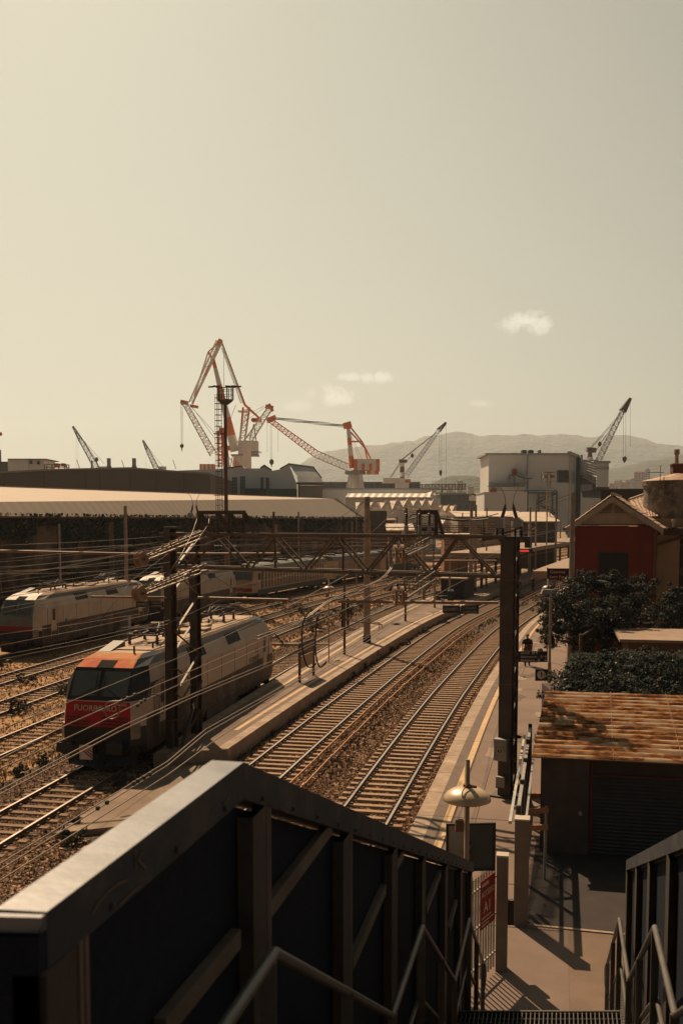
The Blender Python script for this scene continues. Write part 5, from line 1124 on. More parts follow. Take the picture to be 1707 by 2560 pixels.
# screens: posts, panels, beams, cap
def screen(a, sgn, lab, ys, yend, ystart, inner):
    t = thing('stair_screen', lab, 'screen', (0, 0, 0), 0, 'screens beside the staircase')
    def c(y0, y1):
        m = MB(); z0, z1 = capz(y0), capz(y1); w = .088 * sgn
        m.add([SP(y0, a, z0), SP(y1, a, z1), SP(y1, a, z1 + .005, w), SP(y0, a, z0 + .005, w), SP(y0, a, z0 - .105), SP(y1, a, z1 - .105), SP(y1, a, z1 - .105, w), SP(y0, a, z0 - .105, w)],
              [(4, 5, 1, 0), (7, 6, 5, 4), (3, 2, 6, 7), (0, 3, 7, 4), (1, 5, 6, 2)], M_capshade); m.add(m.v[:4], [(0, 1, 2, 3)], M_cap); return m.build('cap', None, t)
    if ystart < 2.72: c(ystart, 2.72); c(2.721, yend)
    else: c(ystart, yend)
    m = MB(); off = .05 * sgn
    yy = [ystart, 2.72, yend] if ystart < 2.72 else [ystart, yend]
    for y0, y1 in zip(yy, yy[1:]):
        def zl(y): return max(.3, (6.3 if y < 2.7 else 6.3 - .6 * (y - 2.7)))
        m.add([SP(y0, a, zl(y0), off), SP(y1, a, zl(y1), off), SP(y1, a, capz(y1) - .12, off), SP(y0, a, capz(y0) - .12, off)], [(0, 1, 2, 3)])
        m.add([SP(y0, a, zl(y0), off * 1.6), SP(y1, a, zl(y1), off * 1.6), SP(y1, a, capz(y1) - .12, off * 1.6), SP(y0, a, capz(y0) - .12, off * 1.6)], [(3, 2, 1, 0)])
    m.build('panel', M_panel, t)
    for y in ys:
        z1 = capz(y) - .10; zb_ = max(.5, 6.2 - .5 * max(0, y - 2.7)) ; zb_ = max(.6, zb_ - 1.0)
        m = MB(); w = .13
        # channel shaped post: web and two flanges turned towards the stairs
        p0, p1 = SP(y - w, a, zb_, .04 * sgn), SP(y + w * .15, a, zb_, .04 * sgn)
        m.add([SP(y - w, a, zb_, .045 * sgn), SP(y, a, zb_, .045 * sgn), SP(y, a, z1, .045 * sgn), SP(y - w, a, z1, .045 * sgn), SP(y - w, a, zb_, .0), SP(y, a, zb_, .0), SP(y, a, z1, .0), SP(y - w, a, z1, .0)], [(4, 5, 6, 7), (0, 4, 7, 3), (1, 2, 6, 5)], M_post)
        m.build('post', None, t); m = MB()
        for q in (.012, .034): m.add([SP(y + q, a, zb_, .0), SP(y + q + .014, a, zb_, .0), SP(y + q + .014, a, z1 - .002, .0), SP(y + q, a, z1 - .002, .0), SP(y + q, a, zb_, .03 * sgn), SP(y + q + .014, a, zb_, .03 * sgn), SP(y + q + .014, a, z1 - .002, .03 * sgn), SP(y + q, a, z1 - .002, .03 * sgn)], [(0, 1, 2, 3), (0, 3, 7, 4), (1, 5, 6, 2)])
        m.build('post_flange', M_post2, t)
    return t
ysl = [1.76, 2.93, 4.12, 5.31, 6.48, 7.82, 9.07, 10.15]
tl = screen(SL, -1, 'dark stair screen with a wide pale cap crossing the whole foreground on the left', ysl, 10.36, 1.66, 1)
for q0, q1 in (((400, 2575), (590, 2345)), ((665, 2275), (822, 2068)), ((875, 2410), (958, 2222)), ((985, 2165), (1003, 2135)), ((1062, 2275), (1097, 2185)), ((1120, 2325), (1138, 2255))):
    m = MB(); m.beam(W(*q0, SL - .03), W(*q1, SL - .03), .03, .055); m.build('brace', M_post2, tl)
m = MB(); z0 = 7.93; m.add([SP(1.655, SL, 5), SP(1.655, SL, z0 - .0), (-1.6, 1.66, z0 + .0), (-1.6, 1.66, 5), SP(1.63, SL, 5), SP(1.63, SL, z0 - .03), (-1.6, 1.63, z0 - .02), (-1.6, 1.63, 5)], [(0, 1, 2, 3), (7, 6, 5, 4), (0, 4, 5, 1)]); m.build('end_panel', M_panel, tl)
m = MB(); m.add([SP(1.658, SL, z0 - .03), SP(1.658, SL, z0 - .002), (-1.05, 1.658, z0 + .012), (-1.05, 1.658, z0 - .02), SP(1.64, SL, z0 - .03), SP(1.64, SL, z0 - .002), (-1.05, 1.64, z0 + .012), (-1.05, 1.64, z0 - .02)], [(0, 1, 2, 3), (7, 6, 5, 4), (1, 5, 6, 2), (0, 4, 5, 1)]); m.build('end_cap', M_cap, tl)

screen(SR, 1, 'dark stair screen with a blue grey cap at the right edge of the picture', [3.4, 4.7, 6.1, 7.35, 8.5, 9.6], 9.66, 2.8, 1)
m = MB()
for pl in (((232, 2284), (248, 2256), (272, 2228), (298, 2208), (318, 2202)), ((338, 2128), (341, 2172)), ((358, 2130), (345, 2150), (366, 2170)), ((352, 2215), (330, 2232), (300, 2262)), ((700, 2018), (722, 2034)), ((560, 2010), (574, 1992)), ((530, 2040), (534, 2022))):
    for q0, q1 in zip(pl, pl[1:]): m.beam(W(*q0, SL + .003), W(*q1, SL + .003), .001, .004)
m.build('paint_scratches', M_post2, tl)
for y in [1.9 + .33 * k for k in range(25)]:
    m = MB(); m.lathe(tuple(SP(y, SL, capz(y) - .085, .002)), [(.009, 0), (.007, .006)], 6, axis='x'); m.build('bolt', M_post, tl)
# handrails
def handrail(a, lab, sgn):
    t = thing('handrail', lab, 'handrail', (0, 0, 0), 0, 'zigzag handrails of the staircase')
    pts = [(0.2, 7.43), (2.66, 7.41), (4.6, 6.23), (5.64, 6.23), (7.5, 5.02), (8.75, 5.0), (10.6, 3.72)]
    m = MB(); m.tube([SP(y, a, z) for y, z in pts], .018, 10); m.tube([SP(10.6, a, 3.72), SP(10.78, a, 3.62), SP(10.8, a, 3.5), SP(10.65, a, 3.45)], .02, 8); m.build('top_rail', M_hand, t, smooth=True)
    m = MB(); m.tube([SP(y, a, z - .42, .02 * sgn) for y, z in pts], .015, 8); m.build('lower_rail', M_hand, t, smooth=True)
    for y in (1.2, 2.6, 3.6, 4.62, 5.6, 6.6, 7.5, 8.7, 9.6, 10.5):
        for (ya, za), (yc, zc) in zip(pts, pts[1:]):
            if ya <= y <= yc: z = za + (zc - za) * (y - ya) / (yc - ya)
        for (k, y0, y1, f0, f1) in fl:
            if y0 <= y <= y1: zf = f0 + (f1 - f0) * (y - y0) / (y1 - y0)
        m = MB(); m.beam(SP(y, a, zf), SP(y, a, z), .045, .012, up=(0, 1, 0)); m.build('post', M_hand, t)
    if sgn > 0:        # wire mesh infill
        m = MB()
        for (ya, za), (yc, zc) in zip(pts, pts[1:]):
            n = int((yc - ya) / .05)
            for i in range(n): y = ya + (yc - ya) * i / n; z = za + (zc - za) * i / n; m.beam(SP(y, a, z - .42, .02), SP(y, a, z - .95, .02), .004)
            for j in range(11): q = -.42 - j * .05; m.beam(SP(ya, a, za + q, .02), SP(yc, a, zc + q, .02), .004)
        m.build('mesh_infill', M_galv, t)
    return t
handrail(SL + .10, 'zigzag handrail in front of the left screen', -1); handrail(SR - .115, 'zigzag handrail with wire mesh beside the right screen', 1)

# ================================================================ GATE, PILLARS AND FENCE by the alley
M_pil = mat('pillar render', (.15, .115, .09), (.20, .155, .12), 2, .9, .3, 25); M_stone_top = mat('pillar stone top', (.50, .43, .36), (.42, .36, .3), 4, .8)
def pillar(px, pbase, w, h, lab):
    b = G(px, pbase, ZP); t = thing('gate_pillar', lab, 'pillar', b, -.21); m = MB(); m.box(-w / 2, w / 2, -w * .35, w * .65, 0, h); m.build('shaft', M_pil, t); m = MB(); m.box(-w / 2 - .006, w / 2 + .006, -w * .35 - .006, w * .65 + .006, h, h + .03); m.build('top', M_stone_top, t); return b
p1 = pillar(1252, 2425, .2, 2.08, 'near slim rendered pillar holding the picket gate')
p2 = pillar(1301, 2310, .28, 2.12, 'second thicker pillar at the end of the long fence')
m = MB(); m.box(-.05, .05, -.05, .05, .8, 1.25); o = tag(m.build('letter_box', M_cable), 'small black box on the right side of the near slim pillar', 'box'); o.location = p1 + Vector((.17, .1, 0))
t = thing('picket_gate', 'pale picket gate left of the near slim pillar', 'gate', p1 + Vector((-.12, 0, 0)), 0); gd = Vector((-.50, -.80, 0)) ; M_pick = mat('picket paint', (.36, .33, .28), (.28, .26, .22), 3, .6)
m = MB()
for i in range(13): q = gd * (.06 + i * .12); m.beam((q.x, q.y, .08), (q.x, q.y, 1.93), .032, .014, up=(gd.x, gd.y, 0)); m.add([(q.x - .008, q.y - .02, 1.93), (q.x + .008, q.y + .02, 1.93), (q.x, q.y + .01, 2.0)], [(0, 1, 2)])
m.build('pickets', M_pick, t); m = MB()
for z in (.35, 1.05, 1.72): m.beam((0, 0, z), (gd.x * 1.6, gd.y * 1.6, z), .035, .03)
m.build('rails', M_pick, t)
s = thing('access_sign', 'dark red sign reading access A1 tied to the picket gate', 'sign', tuple(p1 + Vector((-.12, 0, 0)) + gd * .12 + Vector((.03, -.01, .98))), math.atan2(gd.y, gd.x) + math.pi); M_sred = mat('sign red', (.24, .012, .012), rough=.6); m = MB(); m.box(-.62, 0, -.012, 0, 0, .86); m.build('plate', M_sred, s)
text('lettering', 'ACCESSO', .145, (-.59, -.016, .56), (R(90), 0, 0), M_letter, s, .001, sx=.88); text('lettering', 'A1', .27, (-.5, -.016, .27), (R(90), 0, 0), M_letter, s, .001)
m = MB()
for i, (w_, z) in enumerate(((.4, .18), (.5, .11), (.3, .05))): m.box(-.58, -.58 + w_, -.016, -.013, z, z + .022)
m.build('small_print', M_letter, s); m = MB(); m.box(-.58, -.3, -.016, -.013, .75, .80); m.build('header_strip', M_letter, s)
# fence along platform one, from the second pillar away
t = thing('platform_fence', 'low galvanised railing running away from the second pillar beside the shed', 'fence', (0, 0, 0)); fs_ = [P(1300, 2035, 19.7), P(1327, 1850, 27.5)]; f0 = Vector((p2.x - .02, p2.y + .35, ZP)); f1 = Vector((f0.x + 1.75, f0.y + 8.0, ZP))
for off, z, w_, nm, mm in ((0.0, 2.18, .07, 'top_rail', M_galv), (-.16, 1.95, .06, 'painted_rail', mat('pale blue rail', (.30, .33, .33), (.45, .42, .36), .9, .6)), (0, .2, .05, 'bottom_rail', M_galv), (0.16, 2.0, .05, 'inner_rail', M_galv)):
    m = MB(); m.beam(f0 + Vector((off, 0, z)), f1 + Vector((off, 0, z)), w_, w_); m.build(nm, mm, t)
m = MB()
for i in range(66): q = f0 + (f1 - f0) * (i / 65); m.beam(q + Vector((0, 0, .15)), q + Vector((0, 0, 2.15)), .018)
m.build('bars', M_galv, t)
for i in range(5): q = f0 + (f1 - f0) * (i / 4); m = MB(); m.beam(q, q + Vector((0, 0, 2.3)), .09); m.build('post', M_post, t)
t = thing('bicycle_rack', 'orange striped barrier rails between the fence rows', 'barrier', (0, 0, 0)); m = MB()
for k in range(3): q = f0 + (f1 - f0) * (.25 + k * .16) + Vector((.25, 0, 0)); m.beam(q + Vector((-.15, 0, 1.2)), q + Vector((.35, .1, 1.2)), .05, .12)
m.build('boards', M_opipe, t); m = MB()
for k in range(3): q = f0 + (f1 - f0) * (.25 + k * .16) + Vector((.25, 0, 0)); m.beam(q + Vector((.3, .1, 0)), q + Vector((.3, .1, 1.3)), .05)
m.build('posts', M_galv, t)
# fence continuing up the platform to the lamp post, with wooden posts
t = thing('platform_fence', 'dark railing behind the tan lamp post under the big bush', 'fence', (0, 0, 0)); m = MB(); g0 = Vector((10.1, 43.5, ZP)); g1 = Vector((12.8, 53, ZP))
for z in (.3, 1.0, 1.75): m.beam(g0 + Vector((0, 0, z)), g1 + Vector((0, 0, z)), .06)
for i in range(40): q = g0 + (g1 - g0) * (i / 39); m.beam(q, q + Vector((0, 0, 1.9)), .03)
m.build('railing', M_darksteel, t)
for i in range(3): m = MB(); q = g0 + (g1 - g0) * (i / 3.) + Vector((.4, 0, 0)); m.beam(q, q + Vector((0, 0, 3.0)), .12); m.beam(q + Vector((0, 0, 2.9)), q + Vector((.55, 0, 3.25)), .06); m.build('post', M_rail, t)

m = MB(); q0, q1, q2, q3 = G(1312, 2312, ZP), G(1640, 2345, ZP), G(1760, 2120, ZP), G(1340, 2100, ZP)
m.add([tuple(Vector((q.x, q.y, ZP + .002))) for q in (q0, q1, q2, q3)], [(0, 1, 2, 3)]); struct(m.build('apron_shade', mat('painted apron shade', (.030, .024, .022), (.042, .034, .03), 2, .95, .3, 40)))  # near-black sheet: the shade before the shed, painted onto the ground
m = MB(); m.beam(q0 + Vector((0, 0, .0)), q1 + Vector((0, 0, .0)), .08, .04); struct(m.build('kerb', M_coping))
# ================================================================ SHED with the rusty roof
M_rust = None
def rust_mat():
    m = bpy.data.materials.new('rusted corrugated roof'); m.use_nodes = True; t = m.node_tree; b = t.nodes['Principled BSDF']; b.inputs['Roughness'].default_value = .9; b.inputs['Specular IOR Level'].default_value = .15
    co = t.nodes.new('ShaderNodeTexCoord').outputs['Object']; mp = t.nodes.new('ShaderNodeMapping'); mp.inputs['Scale'].default_value = (.75, 2.3, 1); t.links.new(co, mp.inputs[0])
    n = t.nodes.new('ShaderNodeTexNoise'); n.inputs['Scale'].default_value = 1.6; n.inputs['Detail'].default_value = 7; n.inputs['Roughness'].default_value = .72; t.links.new(mp.outputs[0], n.inputs['Vector'])
    cr = t.nodes.new('ShaderNodeValToRGB'); e = cr.color_ramp.elements; e[0].position = .40; e[0].color = (.085, .036, .016, 1); e[1].position = .47; e[1].color = (.25, .095, .028, 1)
    x = e.new(.505); x.color = (.36, .17, .06, 1); x = e.new(.535); x.color = (.42, .28, .17, 1); x = e.new(.68); x.color = (.50, .38, .27, 1)
    t.links.new(n.outputs[0], cr.inputs[0]); t.links.new(cr.outputs[0], b.inputs['Base Color']); return m
M_rust = rust_mat()
S0 = G(1348, 2128, ZP); S1 = G(1707, 2152, ZP); sd = (S1 - S0).normalized(); sang = math.atan2(sd.y, sd.x); back = Vector((-sd.y, sd.x, 0))
t = thing('shed', 'low shed with a rusted corrugated roof, blank door and roller shutter', 'shed', S0, sang)
M_swall = mat('shed wall dark', (.05, .036, .032), (.07, .05, .042), 1.5, .9, .2, 20)
m = MB(); m.box(0, 9, 0, 5.6, 0, 2.38); m.build('wall', M_swall, t)
m = MB(); m.box(.02, 1.13, -.03, 0, 0, 2.36); m.build('door', mat('shed door', (.085, .062, .052), (.068, .05, .042), 1.0, .85, .1, 30, c3=(.115, .09, .075), s3=1.2), t)
m = MB(); m.box(.9, .98, -.045, -.028, .95, 1.05); m.build('lock_plate', M_galv, t)
m = MB(); m.box(1.16, 1.22, -.05, 0, 0, 2.3); m.box(1.22, 8, -.05, 0, 1.92, 1.98); m.build('shutter_frame', mat('shutter frame', (.10, .03, .02)), t)
m = MB(); z = .02
while z < 1.9: m.add([(1.225, -.012, z), (8, -.012, z), (8, -.035, z + .045), (1.225, -.035, z + .045), (8, -.012, z + .085), (1.225, -.012, z + .085)], [(0, 1, 2, 3), (3, 2, 4, 5)]); z += .088
m.build('shutter', mat('shutter slats', (.035, .036, .042), (.05, .048, .05), 2, .5, spec=.3), t)
m = MB()
for x, z in ((3.1, .35), (3.75, 1.15), (3.72, 1.38), (3.7, 1.6)): m.box(x, x + .14, -.05, -.044, z, z + .1)
m.build('stickers', M_pick, t)
# corrugated roof: ripples run across
m = MB(); n = 272; vs = []; nx = 4; ez, bz = 2.42, 2.92; xa, xb = -.22, 9.4
for i in range(n + 1):
    y = -.42 + 6.4 * i / n; zz = ez + (bz - ez) * i / n + .055 * math.sin(i * 2 * math.pi / 16)
    for j in range(nx + 1):
        x = xa + .10 * i / n * 3 + (xb - xa) * j / nx; vs.append((x, y, zz + .012 * (j % 2)))
m.add(vs, [(i * (nx + 1) + j, i * (nx + 1) + j + 1, (i + 1) * (nx + 1) + j + 1, (i + 1) * (nx + 1) + j) for i in range(n) for j in range(nx)])
r = m.build('roof', M_rust, t); sol = None
m = MB()
for x in (1.65, 3.2, 4.9): m.beam((x, -.43, ez + .03), (x + .28, 5.98, bz + .03), .02, .012)
m.beam((xa, -.43, ez - .01), (xb, -.43, ez - .01), .02, .03); m.build('roof_seams', M_rail, r)
# overgrown plants on / behind it
def leafy(name, lab, cl, n, size, seed, ms, cat='bush', trunk=None, cf=.4):
    t = thing(name, lab, cat, (0, 0, 0)); foliage_mesh(cl, n, size, seed, ms).build('foliage', None, t)
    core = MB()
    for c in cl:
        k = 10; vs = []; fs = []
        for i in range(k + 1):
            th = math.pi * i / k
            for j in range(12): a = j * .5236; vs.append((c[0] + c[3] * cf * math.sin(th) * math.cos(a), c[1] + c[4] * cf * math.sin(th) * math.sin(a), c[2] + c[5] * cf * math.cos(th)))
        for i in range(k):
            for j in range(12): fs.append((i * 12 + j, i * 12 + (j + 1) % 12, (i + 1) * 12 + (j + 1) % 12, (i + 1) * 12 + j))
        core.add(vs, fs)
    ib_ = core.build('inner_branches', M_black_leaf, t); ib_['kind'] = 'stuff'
    if trunk:
        m = MB()
        for p0, p1, r0 in trunk: m.tube([p0, (Vector(p0) + Vector(p1)) / 2 + Vector((.1, .05, 0)), p1], [r0, r0 * .8, r0 * .5], 8)
        m.build('trunk', M_bark, t)
    return t
from mathutils import noise as mn_
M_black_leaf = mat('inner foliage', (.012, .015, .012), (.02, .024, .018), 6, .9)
rnd = random.Random(11); cl = []
def pc(px, py, y): return P(px, py, y)
# ivy hedge: from pixel outline (top y ~ 1600..1640, bottom ~1735) at 31..36 m
for px, py, y, rx, ry, rz in ((1420, 1700, 31.5, .75, 1.2, .8), (1465, 1670, 33, .95, 1.3, .85), (1520, 1650, 34, 1.0, 1.4, .8), (1580, 1650, 34.5, 1.1, 1.4, .85), (1645, 1660, 34, 1.1, 1.4, .85), (1710, 1665, 34, 1.2, 1.5, .9), (1450, 1720, 31, .8, .9, .6), (1500, 1712, 31.3, .9, 1.0, .75), (1560, 1715, 31.3, 1.0, 1.0, .8), (1620, 1725, 31.3, 1.0, 1.0, .8), (1690, 1735, 31.2, 1.1, 1.0, .8), (1780, 1690, 33, 1.4, 1.5, 1.2), (1400, 1740, 30.9, .55, .8, .6), (1385, 1765, 30.6, .35, .6, .5)):
    c = pc(px, py, y); cl.append((c.x, c.y, c.z, rx, ry, rz))
cl = [(c[0], c[1], c[2] - .25, c[3], c[4], c[5] * .62) for c in cl]
hedge = leafy('ivy_hedge', 'broad ivy covered hedge directly behind the rusty shed roof', cl, 26000, .055, 2, ((M_leaf, 5), (M_leaf2, 2.2), (M_flower, .12)), 'hedge', cf=.15)
mb = MB(); ix = [mb.mi(M_leaf), mb.mi(M_leaf2), mb.mi(M_flower)]; rnd = random.Random(77)
qa, qb, qc, qd = P(1372, 1775, 30.3), P(1790, 1790, 29.8), P(1790, 1625, 37.5), P(1425, 1632, 37)
for _ in range(60000):
    u, v = rnd.random(), rnd.random() ** .9; p = (qa * (1 - u) + qb * u) * (1 - v) + (qd * (1 - u) + qc * u) * v
    hgt = mn_.fractal(Vector((p.x * .9, p.y * .9, 2.0)), .8, 2.1, 4) * .22; p = p + Vector((rnd.gauss(0, .05), rnd.gauss(0, .05), hgt + rnd.uniform(-.12, .06)))
    if u < .06 and rnd.random() < .5: p.z -= rnd.random() ** 2 * 1.4
    nrm = Vector((rnd.uniform(-.9, .9), rnd.uniform(-1.1, .5), 1)).normalized(); a = nrm.orthogonal().normalized(); b_ = nrm.cross(a); th = rnd.random() * 6.28; uu = a * math.cos(th) + b_ * math.sin(th); w = nrm.cross(uu); s = .042 * rnd.uniform(.5, 1.35); k = len(mb.v)
    mb.v += [tuple(p - uu * s), tuple(p + w * s * .6), tuple(p + uu * s), tuple(p - w * s * .6)]; mb.f.append((k, k + 1, k + 2, k + 3)); mb.m.append(rnd.choices(ix, (6, 2, .06))[0])
mb.build('ivy_mat', None, hedge)
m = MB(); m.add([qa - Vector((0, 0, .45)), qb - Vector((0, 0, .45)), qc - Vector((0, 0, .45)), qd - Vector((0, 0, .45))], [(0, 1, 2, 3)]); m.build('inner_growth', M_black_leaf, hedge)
m = MB(); a = P(1400, 1700, 32.5); m.box(a.x, a.x + 12, 31.2, 35.5, .6, a.z - .6); tag(m.build('garden_wall', M_swall), 'dark wall hidden under the ivy covered hedge', 'wall')
cl = []
for px, py, y, rx, ry, rz in ((1400, 1500, 47, .9, 1.1, .7), (1440, 1470, 48, 1.1, 1.2, .65), (1500, 1462, 48, 1.2, 1.2, .6), (1560, 1470, 48, 1.0, 1.2, .7), (1590, 1510, 48, .9, 1.1, 1.0), (1430, 1530, 46, 1.3, 1.3, .8), (1490, 1540, 45.5, 1.5, 1.4, .9), (1550, 1545, 46, 1.2, 1.3, .9), (1400, 1570, 45.5, .85, 1.0, .8), (1450, 1590, 45, 1.0, 1.1, .8), (1510, 1595, 45, 1.1, 1.1, .7), (1375, 1600, 45, .45, .8, .55), (1358, 1520, 47, .35, .6, .35), (1362, 1560, 46, .35, .6, .5), (1352, 1630, 45, .2, .4, .45), (1610, 1470, 49, .7, .9, .6)):
    c = pc(px, py, y); cl.append((c.x, c.y, c.z, rx, ry, rz))
c0 = P(1470, 1560, 46)
leafy('flowering_bush', 'large dark bush with pale blossoms in front of the red house', cl, 50000, .065, 3, ((M_leaf, 5), (M_leaf2, 1.6), (M_flower, .28)), 'bush', [((c0.x, 46, .6), (c0.x + .2, 46, 4.2), .18), ((c0.x, 46, 1.2), (c0.x - 1.4, 45.6, 4.6), .12), ((c0.x, 46, 1.4), (c0.x + 1.6, 46.4, 4.4), .12)])
cl = []
for px, py, y, rx, ry, rz in ((1660, 1540, 50, .9, 1, .5), (1700, 1525, 50, .9, 1, .9), (1690, 1490, 51, .4, .6, .7), (1620, 1560, 49, .8, .8, .35)): c = pc(px, py, y); cl.append((c.x, c.y, c.z, rx, ry, rz))
leafy('shrub', 'dark bush at the foot of the ochre wall by the right edge', cl, 5000, .09, 8, ((M_leaf, 5), (M_leaf2, .8)))
# flat concrete roof slab between bush and hedge
A = P(1548, 1598, 41); t = thing('flat_roof_hut', 'low hut with a flat concrete slab roof above the hedge', 'hut', (A.x, 41, 0), sang); z = A.z
m = MB(); m.box(0, 9, 0, 4.6, z - .12, z); m.build('roof_slab', mat('concrete slab', (.30, .22, .155), (.24, .17, .12), 1.2, .9, .3, 18), t); m = MB(); m.box(.35, 8.8, .3, 4.3, .6, z - .122); m.build('wall', mat('hut wall ochre', (.16, .09, .045), (.12, .07, .04), 1, .9), t)

# ================================================================ RED HOUSE
YH = 57.0
M_redw = mat('oxblood render', (.20, .032, .02), (.16, .026, .017), 1.2, .9, .15, 30, c3=(.2, .04, .026), s3=.6); M_ochre = mat('ochre render', (.40, .25, .13), (.32, .20, .11), 1, .9, .15, 20)
M_trim = mat('gable trim', (.44, .35, .26), (.36, .28, .20), 2, .85, .1, 20)
def tile_mat():
    m = bpy.data.materials.new('clay tiles'); m.use_nodes = True; t = m.node_tree; b = t.nodes['Principled BSDF']; b.inputs['Roughness'].default_value = .85
    co = t.nodes.new('ShaderNodeTexCoord').outputs['Object']; n = t.nodes.new('ShaderNodeTexNoise'); n.inputs['Scale'].default_value = 2.2; n.inputs['Detail'].default_value = 5; t.links.new(co, n.inputs['Vector'])
    cr = t.nodes.new('ShaderNodeValToRGB'); e = cr.color_ramp.elements; e[0].position = .35; e[0].color = (.34, .19, .11, 1); e[1].position = .62; e[1].color = (.52, .38, .28, 1); t.links.new(n.outputs[0], cr.inputs[0]); t.links.new(cr.outputs[0], b.inputs['Base Color']); return m
M_tile = tile_mat()
house = thing('red_house', 'dark red rendered house with a white trimmed gable and perforated vent', 'house', (0, 0, 0))
def H(px, py, y=YH): return P(px, py, y)
wl_, wr_ = H(1437, 1400).x, H(1633, 1400).x; zb = .59; ze = H(1530, 1322).z; pk = H(1531, 1238); px_ = pk.x
el, er = H(1417, 1322), H(1652, 1322)
m = MB(); depth = 7.0
m.add([(wl_, YH, zb), (wr_, YH, zb), (wr_, YH, H(0, 1316).z), (px_, YH, pk.z - .2), (wl_, YH, H(0, 1316).z), (wl_, YH + depth, zb), (wr_, YH + depth, zb), (wr_, YH + depth, H(0, 1316).z), (px_, YH + depth, pk.z - .2), (wl_, YH + depth, H(0, 1316).z)], [(0, 1, 2, 4), (5, 9, 7, 6), (1, 6, 7, 2), (0, 4, 9, 5)], M_redw)
m.build('wall', None, house)
zt = H(0, 1306).z; m = MB(); m.add([(wl_ + .02, YH - .03, zt), (wr_ - .02, YH - .03, zt), (px_, YH - .03, pk.z - .25)], [(0, 1, 2)]); m.box(wl_ + .02, wr_ - .02, YH - .04, YH, zt - .1, zt); m.build('gable_panel', M_trim, house)
m = MB(); m.box(wl_, wr_, YH - .07, YH - .0, zt - .17, zt - .1); m.build('string_course', M_rail, house)
m = MB(); vz0, vz1 = H(0, 1285).z, H(0, 1262).z; zr = lambda x: vz0 + (vz1 - vz0)
vl, vr = H(1502, 1285).x, H(1562, 1285).x; q = vl
rows = 8
for i in range(rows):
    z = vz0 + .06 + i * .085
    hw = (vr - vl) / 2 * (1 - (i / rows) * .98)
    x = px_ - hw + (.05 if i % 2 else 0)
    while x < px_ + hw:
        if abs(x - px_) > .08: m.box(x, x + .055, YH - .045, YH - .034, z, z + .05)
        x += .098
m.build('vent_holes', M_black, house)
# barge boards with pendants
for s, e in ((-1, el), (1, er)):
    m = MB(); a = Vector((px_, YH - .5, pk.z - .08)); b_ = Vector((e.x, YH - .5, e.z + .02)); dn = Vector((0, 0, -.32)); m.add([a, b_, b_ + dn, a + dn, a + Vector((0, .05, 0)), b_ + Vector((0, .05, 0)), b_ + dn + Vector((0, .05, 0)), a + dn + Vector((0, .05, 0))], [(0, 1, 2, 3), (7, 6, 5, 4), (3, 2, 6, 7), (0, 4, 5, 1)])
    for f in (.0, .38, .68, .97): c = a + (b_ - a) * f + dn; m.add([c + Vector((-.07, 0, .02)), c + Vector((.07, 0, .02)), c + Vector((0, 0, -.16))], [(0, 2, 1)]); m.box(c.x - .05, c.x + .05, YH - .47, YH, c.z + .02, c.z + .16)
    m.build('barge_board', M_trim, house)
# roof planes with individual tile courses
def roofplane(a, b, c, d, n, mm, nm, par, th=.05, cols=16):
    """a-b lower edge, d-c upper edge; courses run across, stepped and wavy"""
    m = MB(); a, b, c, d = map(Vector, (a, b, c, d)); nr = (b - a).cross(d - a).normalized()
    if nr.z < 0: nr = -nr
    for i in range(n):
        l0, r0 = a + (d - a) * (i / n), b + (c - b) * (i / n); l1, r1 = a + (d - a) * ((i + 1.12) / n), b + (c - b) * ((i + 1.12) / n)
        vs = []
        for j in range(cols + 1):
            f = j / cols; w = nr * (th * .9 * (j % 2)); vs += [l0 + (r0 - l0) * f + nr * th + w, l1 + (r1 - l1) * f + nr * .012 + w]
        k = len(vs); m.add(vs, [(2 * j, 2 * j + 2, 2 * j + 3, 2 * j + 1) for j in range(cols)]); m.add([l0 + nr * th, r0 + nr * th, r0 - nr * .03, l0 - nr * .03], [(0, 1, 2, 3)])
    m.add([a - nr * .03, b - nr * .03, c - nr * .03, d - nr * .03], [(0, 1, 2, 3)])
    return m.build(nm, mm, par)
roofplane((er.x, YH - .5, er.z), (er.x, YH + 6.5, er.z), (px_, YH + 6.5, pk.z), (px_, YH - .5, pk.z), 9, M_tile, 'roof', house, .05, 24)
roofplane((el.x, YH - .5, el.z), (el.x, YH + 6.5, el.z), (px_, YH + 6.5, pk.z), (px_, YH - .5, pk.z), 9, M_tile, 'roof', house, .05, 24)
m = MB(); m.tube([(px_, YH - .5, pk.z + .06), (px_, YH + 6.5, pk.z + .06)], .11, 8); m.build('ridge', M_tile, house)
m = MB(); m.box(H(1497, 0 + 1380).x, H(1568, 1380).x, YH - .05, YH + .02, H(0, 1450).z, H(0, 1381).z); m.build('window', mat('dark window', (.02, .016, .016), rough=.4), house)
for s, x in ((1, H(1430, 1400).x), (1, H(1630, 1400).x)): m = MB(); m.tube([(x, YH - .12, zb), (x, YH - .12, ze - .35), (x - .1 * (1 if x < px_ else -1), YH - .3, ze - .05)], .06, 8); m.build('downpipe', M_rail, house)
m = MB(); m.tube([(er.x + .08, YH - .6, er.z - .02), (er.x + .08, YH + 6, er.z - .02)], .08, 8); m.tube([(el.x - .05, YH - .6, el.z - .02), (el.x - .05, YH + 6, el.z - .02)], .08, 8); m.build('gutter', M_rail, house)
recentre(house, Vector((px_, YH, zb)), R(-19))
